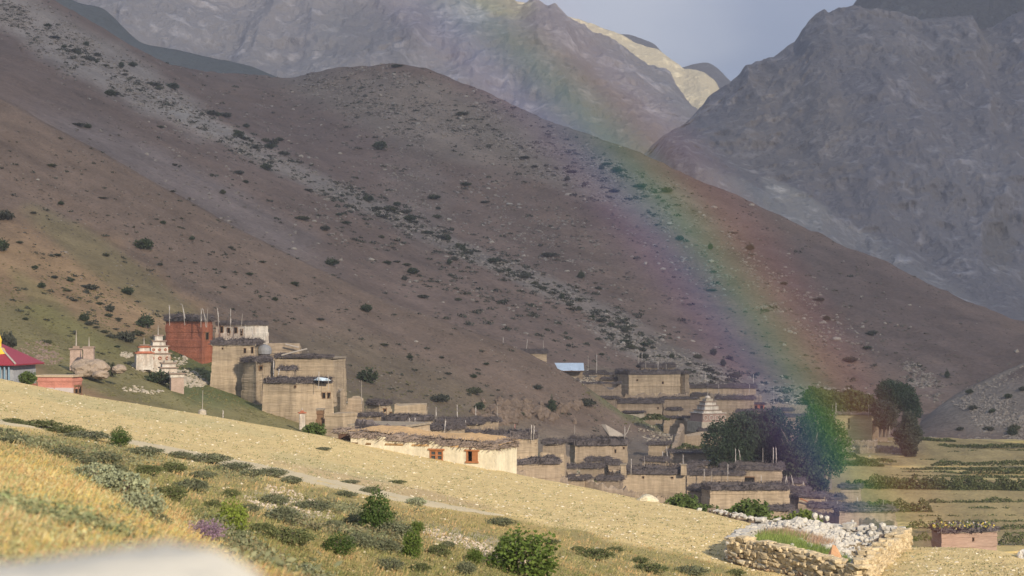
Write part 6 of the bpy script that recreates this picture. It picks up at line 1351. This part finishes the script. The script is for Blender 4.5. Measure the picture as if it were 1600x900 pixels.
zt = {k: at(*v)[2] for k, v in dict(A=(1147, 837, 91), B=(1343, 884, 84), C=(1413, 827, 101), D=(1192, 824, 105)).items()}
rest = stone_wall(EA, EB, zt['A'] - EA[2], zt['B'] - EB[2], 215, 41, base_drop=.3)
rest += stone_wall(EB, EC, zt['B'] - EB[2], zt['C'] - EC[2], 80, 42, base_drop=.3)
join_stones(rest, 'laid_stones', STONE[0])
rest = stone_wall(EC, ED, zt['C'] - EC[2] - .1, zt['D'] - ED[2] + .1, 0, 43, base_drop=.3)
rest += stone_wall(ED, EA, zt['D'] - ED[2], zt['A'] - EA[2] - .1, 0, 44, base_drop=.2)
join_stones(rest, 'back_stones', WHITEST)
# ground fill inside, rubble bank, coping stones
def tri(w): return EA * w[0] + EB * w[1] + EC * w[2] + ED * w[3]
n = 26; V = []
def fill_z(s, t):
    """inside surface: s along A->B, t towards the back; a rubble bank rises to the back wall"""
    a, b, c, d = zt['A'] - .45, zt['B'] - .75, zt['C'] - .5, zt['D'] - .25
    z = (a * (1 - s) + b * s) * (1 - t) + (d * (1 - s) + c * s) * t
    z += .75 * math.exp(-((s - .30) / .26) ** 2 - ((t - .97) / .45) ** 2) + .12 * math.exp(-((s - .5) / .3) ** 2 - ((t - .2) / .25) ** 2) - .30 * math.exp(-((s - .86) / .16) ** 2 - ((t - .35) / .3) ** 2)
    return z
def fp(s, t): q = (EA * (1 - s) + EB * s) * (1 - t) + (ED * (1 - s) + EC * s) * t; return np.array([q[0], q[1], fill_z(s, t)])
V = [tuple(fp(i / (n - 1), j / (n - 1)) - EA + [0, 0, .05 * fbm(np.array([[i / 2, j / 2, 0.]]), 2, 3)[0]]) for i in range(n) for j in range(n)]
F = [(i * n + j, (i + 1) * n + j, (i + 1) * n + j + 1, i * n + j + 1) for i in range(n - 1) for j in range(n - 1)]
link('earth_fill', new_mesh('earth_fill', V, F, mat('fill_earth', (.33, .25, .15), var=.3, scale=1., bump=.06), smooth=True), ENC)
r = rng(77); P = []; S = []
for k in range(2600):
    s, t = r.rand(), r.rand(); w = math.exp(-((s - .32 - .45 * (1 - t)) / .30) ** 2) * (t > .25) + .9 * (t > .86) + .5 * (t < .07) + .5 * (s < .05)
    if r.rand() < w and t < .98:
        p = fp(s, t); P.append(p - EA + [0, 0, .05]); S.append(.14 + .36 * r.rand() ** 2)
V, F = rocks(np.array(P), np.array(S), 78, .8, .3); tag(link('white_rubble', new_mesh('white_rubble', V, F, WHITEST), ENC), kind='stuff')
P = []; S = []
for k in range(520):
    s = .97 - .10 * r.rand(); t = .1 + .85 * r.rand(); p = fp(s, t); P.append(p - EA + [0, 0, .12 * r.rand() + .35 * (s - .87) * 4]); S.append(.22 + .3 * r.rand())
V, F = rocks(np.array(P), np.array(S), 79, .9, .35); tag(link('shade_toned_rubble', new_mesh('shade_toned_rubble', V, F, BROWNST), ENC), kind='stuff')
for i, (px, py, d, s) in enumerate([(1362, 822, 100, 10), (1379, 822, 100.5, 12), (1360, 834, 98, 11), (1353, 845, 95, 9), (1273, 806, 106, 11), (1283, 808, 106, 8), (1292, 810, 105.5, 9), (1332, 815, 104, 6), (1200, 847, 92, 8), (1238, 852, 91, 7), (1263, 862, 90, 8), (1281, 868, 89, 9), (1177, 840, 93, 7)]):
    p = at(px, py, d); w = s / FPX * d / 2; v, f = ico(); P = v * (1 + .2 * (rng(i).rand(12, 1) - .5)) * np.array([w, w, w * 1.2]); link('top_stone', new_mesh('top_stone', P, f, WHITEST), ENC, loc=p - EA)
m = MB(); m.add([(-.3, 0, -.4), (.35, 0, -.4), (.3, .1, .1), (.05, .1, .55), (-.1, .1, .6), (-.3, .25, .1), (0, .5, -.3)], [(0, 1, 2, 3, 4), (0, 4, 5), (1, 6, 2), (2, 6, 3), (3, 6, 5, 4), (5, 6, 0)])
m.build('upright_slab', mat('orange_slab', (.52, .30, .17), var=.15, scale=3., bump=.02), ENC, loc=at(1305, 872, 87.5) - EA)

# ---- grass as blades: the colour belongs to each tuft
def grass(name, label, PTS, hgt, seed, cols, nb=7, spread=.10, lean=.35, wid=.012, m_=None, curl=True):
    r = rng(seed); n = len(PTS); cols = np.array(cols); ci = (np.clip(.5 + .9 * fbm(PTS / 6.5, 4, seed) * 1.3 + .16 * r.normal(size=n), 0, .999) * len(cols)).astype(int)
    C = cols[ci] * (.8 + .4 * r.rand(n))[:, None]; H = np.broadcast_to(hgt, n) * (.5 + .8 * r.rand(n))
    B = np.repeat(PTS, nb, 0); H = np.repeat(H, nb) * (.6 + .5 * r.rand(n * nb)); C = np.repeat(C, nb, 0); k = n * nb
    a = r.rand(k) * 6.28; q = r.rand(k); off = np.stack([np.cos(a), np.sin(a), 0 * a], 1)
    base = B + off * (q * spread)[:, None]; base[:, 2] -= .03
    tip = base + off * (H * lean * (.3 + q))[:, None] + np.stack([.10 * H, 0 * H, H], 1)
    s = np.stack([-np.sin(a + 1), np.cos(a + 1), 0 * a], 1) * (wid * (.7 + .8 * r.rand(k)))[:, None]
    V = np.stack([base - s, base + s, tip], 1).reshape(-1, 3); F = np.arange(k * 3).reshape(k, 3)
    o = link(name, new_mesh(name, V, F, m_ or mat('grass_blade', attr=True, var=.12, scale=3., bump=0, rough=.7, transl=.3), col=np.repeat(C, 3, 0))); tag(o, label, kind='stuff'); return o
def pts(lay, n, poly_mask, box, seed):
    r = rng(seed); out = []; x0, y0, x1, y1 = box; X = x0 + (x1 - x0) * r.rand(n); Y = y0 + (y1 - y0) * r.rand(n); k = poly_mask(X, Y)
    for px, py in zip(X[k], Y[k]):
        h = hit(px, py, lay)
        if h: out.append(tuple(h))
    return np.array(out)
DL = np.array([(-100, 684), (0, 694), (120, 712), (250, 770), (330, 830), (420, 895), (520, 960)], float); PL = np.array(PATH_LOW, float); PU = np.array(PATH_UP + [(900, 826), (1040, 858), (1180, 893), (1600, 960)], float); CRE = np.array([(-60, 588), (0, 591), (130, 611), (300, 641), (530, 685), (775, 734), (1000, 779), (1120, 804), (1180, 822), (1230, 840), (1420, 853), (1500, 855), (1600, 870)], float)
yl = lambda L, x: np.interp(x, L[:, 0], L[:, 1])
rr_ = rng(4)
in_dry = lambda x, y: y > yl(DL, x) + 5 * np.sin(x / 17.)
in_green = lambda x, y: (y > yl(PL, x) + 2) & (y < yl(DL, x) + 20)
in_sand = lambda x, y: (y < yl(PU, x) + 2) & (y > yl(CRE, x))
P1 = pts(fg, 15000, in_dry, (-30, 690, 640, 925), 1)
grass('dry_grass', 'thick yellow and orange dry grass on the near slope', P1, .13, 11, [(.58, .46, .19), (.54, .34, .15), (.60, .50, .26), (.38, .36, .15), (.60, .44, .14), (.50, .30, .14), (.46, .39, .17)], nb=8, spread=.2, wid=.008, lean=.6)
def leafy(name, label, P, size, seed, cols, nb=6, sp=.10, up=.07):
    r = rng(seed); n = len(P); cols = np.array(cols); ci = (np.clip(.5 + 1.1 * fbm(P / 1.9, 3, seed) + .25 * r.normal(size=n), 0, .999) * len(cols)).astype(int); B = np.repeat(P, nb, 0) + r.normal(size=(n * nb, 3)) * [sp, sp, sp * .25] + [0, 0, up]
    V, F = quads(B, size * (.6 + .8 * r.rand(n * nb)), seed, flat=.6, asp=.6); C = np.repeat(cols[ci] * (.75 + .5 * r.rand(n))[:, None], nb, 0); tag(link(name, new_mesh(name, V, F, mat('herb_leaf', attr=True, var=.2, scale=4., bump=0, rough=.8, transl=.25), col=np.repeat(C, 4, 0))), label, kind='stuff')
leafy('herbs', 'low mixed herbs between the dry grass of the near slope', pts(fg, 9000, in_dry, (-30, 690, 640, 925), 21), .05, 31, [(.40, .38, .18), (.50, .33, .17), (.31, .32, .14), (.54, .43, .17), (.46, .39, .22), (.40, .27, .14), (.42, .41, .21)], up=.05)
leafy('herbs', 'low herbs and moss cushions in the meadow under the path', pts(fg, 15000, in_green, (-20, 655, 1340, 915), 22), .07, 32, [(.18, .19, .085), (.34, .27, .13), (.22, .215, .095), (.16, .165, .07), (.38, .29, .15), (.27, .235, .11)], sp=.22, up=.05)
leafy('field_weeds', 'tiny grey-green weeds dotting the whole sandy field', pts(fg, 15000, in_sand, (-20, 585, 1600, 905), 23), .11, 33, [(.27, .26, .13), (.36, .31, .17), (.21, .22, .11), (.44, .36, .2)], nb=4, sp=.16, up=.02)
leafy('low_scrub', 'ragged grey-green scrub running through the meadow', (lambda A: A[fbm(A / 5, 3, 44) > .22])(pts(fg, 13000, lambda x, y: in_green(x, y) & (x < 760), (-20, 655, 800, 915), 24)), .11, 34, [(.19, .20, .115), (.25, .25, .14), (.15, .165, .085), (.24, .21, .12)], nb=12, sp=.22, up=.16)
leafy('green_herbs', 'patches of pale green herbs in the dry grass', (lambda A: A[fbm(A / 2.4, 3, 48) > .34])(pts(fg, 9000, in_dry, (-30, 690, 640, 925), 25)), .06, 35, [(.30, .33, .16), (.24, .28, .12), (.36, .36, .19), (.20, .22, .11)], nb=10, sp=.13, up=.10)
P2 = pts(fg, 26000, in_green, (-20, 655, 1340, 915), 2)
grass('meadow_grass', 'short mixed green and straw grass between path and near slope', P2, .15, 12, [(.23, .23, .09), (.32, .28, .11), (.46, .36, .17), (.54, .36, .18), (.42, .33, .15), (.30, .27, .11), (.22, .225, .085)], nb=5, spread=.22, wid=.018, lean=.5)
P3 = pts(fg, 6500, in_sand, (-20, 585, 1600, 905), 3); k = fbm(P3 / 9, 3, 5) > -.12; P3 = P3[k]
grass('sparse_weeds', 'sparse grey-green weeds on the sandy field', P3, .10, 13, [(.24, .24, .12), (.30, .29, .15), (.20, .21, .10)], nb=7, spread=.2, wid=.03, lean=.9)
def stones(name, label, P, s0, s1, seed, m_, flat=.6):
    r = rng(seed); S = s0 * (s1 / s0) ** (r.rand(len(P)) ** 2.5); V, F = rocks(P, S, seed, flat, .3); tag(link(name, new_mesh(name, V, F, m_)), label, kind='stuff')
stones('pebbles', 'white and cream pebbles strewn over the sandy field', pts(fg, 14000, in_sand, (-20, 585, 1600, 905), 5), .05, .22, 15, mat('cream_pebble', (.60, .53, .40), var=.2, scale=3., bump=.02))
stones('soil_clods', 'brown clods of dry soil on the sandy field', pts(fg, 15000, in_sand, (-20, 585, 1600, 905), 6), .06, .24, 16, mat('soil_clod', (.36, .285, .165), var=.25, scale=3., bump=.02))
stones('gravel', 'small pale stones in the grass', pts(fg, 1500, in_green, (-20, 655, 1340, 915), 7), .04, .20, 17, MATS['cream_pebble'])
bank = lambda L: (lambda x, y: sum((((x - a) / c) ** 2 + ((y - b - (x - a) * .35) / d) ** 2 < 1) for a, b, c, d in L) > 0)
stones('rubble', 'pinkish pale rubble banks in the foreground grass', pts(fg, 26000, bank([(462, 782, 50, 14), (500, 800, 24, 8), (405, 785, 26, 6), (690, 838, 46, 7), (745, 855, 60, 10), (800, 872, 30, 6), (85, 703, 24, 3)]), (380, 690, 860, 900), 8), .05, .22, 18, mat('pinkish_pebble', (.52, .43, .34), var=.25, scale=3., bump=.02))
# inside the enclosure
Pq = np.array([fp(s, t) for s, t in zip(.08 + .35 * rng(1).rand(900), .12 + .42 * rng(2).rand(900))]); Pw = np.array([fp(s, t) for s, t in zip(.42 + .36 * rng(3).rand(900), .05 + .32 * rng(4).rand(900))])
grass('fold_grass', 'fresh green grass growing inside the stone sheepfold', np.concatenate([Pq, Pw]), .42, 14, [(.20, .27, .07), (.27, .33, .09), (.16, .22, .06)], nb=9, spread=.18, wid=.018)
Pr = np.array([fp(s, t) for s, t in zip(.1 + .5 * rng(5).rand(500), .45 + .16 * rng(6).rand(500))])
grass('red_weeds', 'reddish dry weeds behind the green grass in the sheepfold', Pr, .42, 15, [(.42, .27, .19), (.48, .34, .22)], nb=9, spread=.2, wid=.014)

# ---- low shrubs
LOWM = []
for i, (m_, rad, n_, lf) in enumerate([(LEAF_S, (1, .9, .5), 1300, .12), (mat('grey_shrub_leaf', (.135, .145, .085), var=.4, scale=2., scale2=8., bump=0, rough=.8, transl=.15), (1.1, .9, .5), 1300, .12), (mat('olive_shrub_leaf', (.11, .125, .05), var=.4, scale=2., scale2=8., bump=0, rough=.8, transl=.15), (1, 1, .55), 1300, .12)]):
    for q in range(2): LOWM.append(shrub('s', 340 + i * 2 + q, rad, n_, lf, m_, hollow=.5, lump=.5))
UPM = [shrub('u', 360, (1, .9, 1.1), 2600, .13, mat('sprig_green_leaf', (.10, .145, .03), var=.5, scale=1.5, scale2=7., bump=0, rough=.7, transl=.2), hollow=.3, lump=.5, ), shrub('u', 361, (1, .9, 1.1), 2600, .12, mat('lime_leaf', (.20, .25, .045), var=.45, scale=1.5, scale2=7., bump=0, rough=.7, transl=.2), hollow=.3, lump=.4), shrub('u', 362, (1.3, .9, .7), 1500, .08, mat('lilac_flower_leaf', (.27, .18, .25), var=.7, scale=2., scale2=9., bump=0, rough=.8, transl=.2), hollow=.2, lump=.9), shrub('u', 363, (1, 1, 1), 3000, .11, mat('deep_green_leaf', (.07, .11, .028), var=.5, scale=1.5, scale2=7., bump=0, rough=.7, transl=.2), hollow=.3, lump=.5)]
for i, (lb, px, py, w, hpx, mi) in enumerate([
 ('small dark green bush standing alone by the upper path', 187, 698, 34, 30, 3), ('round lime green bush beside the purple flowers', 362, 838, 56, 56, 1), ('tallest deep green bush in the middle of the foreground', 590, 832, 54, 68, 3), ('dark mixed bush left of the tallest bush', 528, 866, 50, 34, 3), ('upright leafy bush right of the dark mixed bush', 644, 872, 34, 44, 0), ('largest leafy bush cut by the bottom frame edge', 818, 910, 108, 78, 0),
 ('sprawling shrub with lilac purple flowers', 322, 846, 66, 40, 2), ('small green sprig shrub above the rubble bank', 652, 834, 22, 20, 0), ('feathery green shrub beside the grey ball shrub', 742, 880, 26, 24, 0), ('small leafy shrub at the left of the largest bush', 789, 856, 20, 18, 0)]):
    h = hit(px, min(py, 899), fg); s = h.y / FPX; fo, st = UPM[mi]; r_ = empty('green_bush', at(px, py, h.y) if py > 899 else h, i * 1.3); tag(r_, lb, 'bush')
    zz = 1.9 if mi != 2 else 1.4
    for nm, me in (('foliage', fo), ('stem', st)): link(nm, me, r_, scale=(w * s / 2, w * s / 2, hpx * s / zz))
LOW = [(150, 755, 74, 36, 0), (186, 778, 96, 48, 0), (222, 806, 74, 44, 0), (245, 822, 40, 22, 1), (100, 716, 60, 20, 1), (128, 729, 50, 18, 1), (160, 724, 56, 20, 1), (182, 742, 40, 20, 1), (18, 692, 50, 14, 1), (60, 668, 70, 12, 2), (100, 676, 60, 12, 2), (132, 686, 76, 14, 1), (225, 712, 60, 16, 1), (282, 716, 46, 12, 1), (325, 724, 60, 18, 1), (365, 735, 58, 14, 1), (300, 768, 60, 22, 1), (232, 742, 44, 16, 2), (270, 738, 46, 16, 2), (262, 780, 58, 22, 2), (315, 748, 40, 14, 1), (360, 778, 30, 14, 2), (395, 745, 40, 14, 1), (422, 744, 50, 14, 1), (455, 756, 38, 14, 1), (540, 776, 36, 10, 1), (426, 788, 46, 18, 1), (440, 816, 62, 26, 1), (488, 797, 60, 16, 1), (410, 838, 50, 22, 2), (455, 850, 66, 26, 2), (568, 824, 60, 26, 1), (610, 838, 60, 26, 1), (492, 828, 22, 12, 1), (580, 771, 30, 12, 1), (650, 790, 34, 15, 0), (560, 856, 50, 26, 1), (600, 862, 46, 22, 1), (685, 868, 40, 18, 2), (655, 893, 38, 14, 2), (605, 890, 50, 20, 1), (470, 896, 56, 16, 0), (728, 898, 30, 24, 1), (782, 821, 42, 14, 1), (902, 862, 22, 9, 2), (930, 874, 60, 18, 2), (1000, 880, 30, 10, 2), (1015, 894, 56, 14, 2), (1078, 898, 50, 16, 1), (1150, 899, 30, 10, 2), (805, 842, 14, 10, 2), (505, 703, 24, 5, 1), (548, 755, 30, 6, 1), (620, 755, 30, 5, 2), (20, 662, 36, 9, 2), (0, 680, 50, 12, 1), (330, 795, 34, 14, 2), (385, 800, 40, 14, 1), (700, 856, 26, 12, 1), (860, 850, 30, 8, 2), (520, 825, 30, 14, 1), (640, 830, 20, 10, 1), (960, 862, 30, 8, 2)]
WORD = ['silvery', 'grey-green', 'olive']
LBL = []
for mi_ in range(3): pass
def low_region(x, y):
    pu = np.interp(x, PL[:, 0], PL[:, 1])
    if y - pu < 22: return 'close under the footpath, ' + ('far left' if x < 250 else 'left half' if x < 480 else 'right half')
    return 'in the ' + ('near slope corner' if x < 280 else 'left meadow' if x < 480 else 'middle meadow' if x < 700 else 'right meadow')
for i, q in enumerate(LOW):
    same = sorted([k for k in range(len(LOW)) if LOW[k][4] == q[4] and low_region(*LOW[k][:2]) == low_region(*q[:2])], key=lambda k: (LOW[k][0], LOW[k][1]))
    LBL.append(f'{WORD[q[4]]} cushion shrub, {ORD[same.index(i)]} from the left {low_region(*q[:2])}')
def near_desc(px, py):
    if py < 700: return 'above the purple and orange slope, just under the path'
    if px < 260: return 'on the upper left of the near slope'
    return 'in the foreground meadow'
for i, (px, py, w, h, mi) in enumerate(LOW):
    g = hit(px, py, fg)
    if not g: continue
    s = g.y / FPX; fo, st = LOWM[mi * 2 + i % 2]; r_ = empty('low_shrub', g, i * 1.1)
    tag(r_, LBL[i], 'shrub', f'{WORD[mi]} cushion shrubs on the sunlit foreground slope')
    for nm, me in (('foliage', fo), ('stem', st)): link(nm, me, r_, scale=(w * s / 2, w * s / 2, h * s / 1.0))
# low wall, shade put into its dark stone colour, behind the crest, left of the enclosure
wl = ribbon_wall('low_wall', 'low wall in shade-dark stone topped with white stones behind the sand crest', [(1112, 812, 121), (1130, 815, 120), (1160, 822, 118), (1215, 834, 115)], .55, .8, BROWNST, seed=4)
o_ = np.array(wl.location); r = rng(9); P = []
for k in range(90): t = r.rand(); p = at(np.interp(t, [0, .2, .5, 1], [1112, 1130, 1160, 1215]), np.interp(t, [0, .2, .5, 1], [812, 815, 822, 834]), np.interp(t, [0, .2, .5, 1], [121, 120, 118, 115])); P.append(p - o_ + [0.2 * r.normal(), .2 * r.normal(), .6])
V, F = rocks(np.array(P), .16 + .2 * r.rand(90), 10, .7, .3); tag(link('cap_stones', new_mesh('cap_stones', V, F, WHITEST), wl), kind='stuff')
# colourful plants drying on the lowest right roof, prayer debris
r = rng(12); P = at(1462 + 98 * r.rand(260), np.full(260, 832.), 214.) + np.stack([0 * r.rand(260), 4 * r.rand(260), .5 * r.rand(260) + .4], 1)
V, F = quads(P, .3, 13); C = np.array([(.5, .38, .08), (.10, .15, .04), (.45, .40, .38), (.12, .14, .05), (.30, .25, .10)])[r.randint(5, size=260)]
tag(link('drying_plants', new_mesh('drying_plants', V, F, mat('drying_leaf', attr=True, var=.2, bump=0), col=np.repeat(C, 4, 0))), 'yellow and green plants spread on the lowest right roof', kind='stuff')

# ------------------------------------------------------------------ the rainbow: a thick arc 42 degrees round the point opposite the sun, standing in the rain over the village
def rainbow():
    a0, b0 = R(-30.5), R(-23.5); ax = np.array([math.sin(a0) * math.cos(b0), math.cos(a0) * math.cos(b0), math.sin(b0)])
    TH = float(np.mean([math.degrees(math.acos(np.dot(q / np.linalg.norm(q), ax))) for q in (at(a, b, 100.) for a, b in ((845, 90), (950, 200), (1010, 300), (1080, 370), (1147, 455), (1210, 550), (1262, 642), (1300, 700), (1370, 760)))])); print('TH', TH); e1 = np.cross(ax, [0, 0, 1.]); e1 /= np.linalg.norm(e1); e2 = np.cross(e1, ax)
    offs = np.linspace(-2.4, 2.3, 30); psi = np.linspace(R(-18), R(72), 70)
    K = [(-2.4, (0, 0, 0)), (-1.9, (.008, .002, .012)), (-1.35, (.026, .008, .045)), (-.85, (.004, .016, .066)), (-.4, (.0, .042, .050)), (.0, (.004, .060, .014)), (.45, (.050, .056, .0)), (.95, (.075, .026, .0)), (1.5, (.050, .008, .002)), (2.3, (0, 0, 0))]
    kx = [a for a, _ in K]; col = np.stack([np.interp(offs, kx, [c[i] for _, c in K]) for i in range(3)], 1)
    V = []; C = []
    for rad in (195., 203.):
        for p in psi:
            for o in range(len(offs)):
                th = R(TH + offs[o]); d = ax * math.cos(th) + (e1 * math.cos(p) + e2 * math.sin(p)) * math.sin(th); V.append(d * rad)
                px, py = proj(np.array(d) * rad); f = float(np.interp(d[2] * rad, [-20, -5, 8, 20, 32, 60], [.8, .85, .85, .68, .45, .2])); C.append(col[o] * f)
    n, m = len(psi), len(offs); idx = np.arange(2 * n * m).reshape(2, n, m); F = []
    for a in (0, 1): q = np.stack([idx[a, :-1, :-1], idx[a, :-1, 1:], idx[a, 1:, 1:], idx[a, 1:, :-1]], -1).reshape(-1, 4); F += (q if a else q[:, ::-1]).tolist()
    for i in range(n - 1): F += [(idx[0, i, 0], idx[0, i + 1, 0], idx[1, i + 1, 0], idx[1, i, 0]), (idx[0, i, m - 1], idx[1, i, m - 1], idx[1, i + 1, m - 1], idx[0, i + 1, m - 1])]
    mt = bpy.data.materials.new('rainbow_light'); mt.use_nodes = True; t = mt.node_tree
    for q in list(t.nodes): t.nodes.remove(q)
    a_ = N(t, 'ShaderNodeAttribute'); a_.attribute_name = 'col'; em = N(t, 'ShaderNodeEmission'); em.inputs[1].default_value = RB; t.links.new(a_.outputs['Color'], em.inputs[0])
    tr = N(t, 'ShaderNodeBsdfTransparent'); ad = N(t, 'ShaderNodeAddShader'); t.links.new(em.outputs[0], ad.inputs[0]); t.links.new(tr.outputs[0], ad.inputs[1])
    o = N(t, 'ShaderNodeOutputMaterial'); t.links.new(ad.outputs[0], o.inputs[0]); mt.cycles.emission_sampling = 'NONE' if hasattr(mt.cycles, 'emission_sampling') else None
    V = np.array(V); print('rainbow ends', proj(V[15]), proj(V[(n - 1) * m + 15]))
    ob = link('rainbow', new_mesh('rainbow', V, [tuple(int(i) for i in f) for f in F], mt, smooth=True, col=np.array(C))); tag(ob, 'faint broad rainbow arc falling onto the village and fields', 'rainbow')
RB = .34
rainbow()
print('done', round(time.time() - T0, 1))
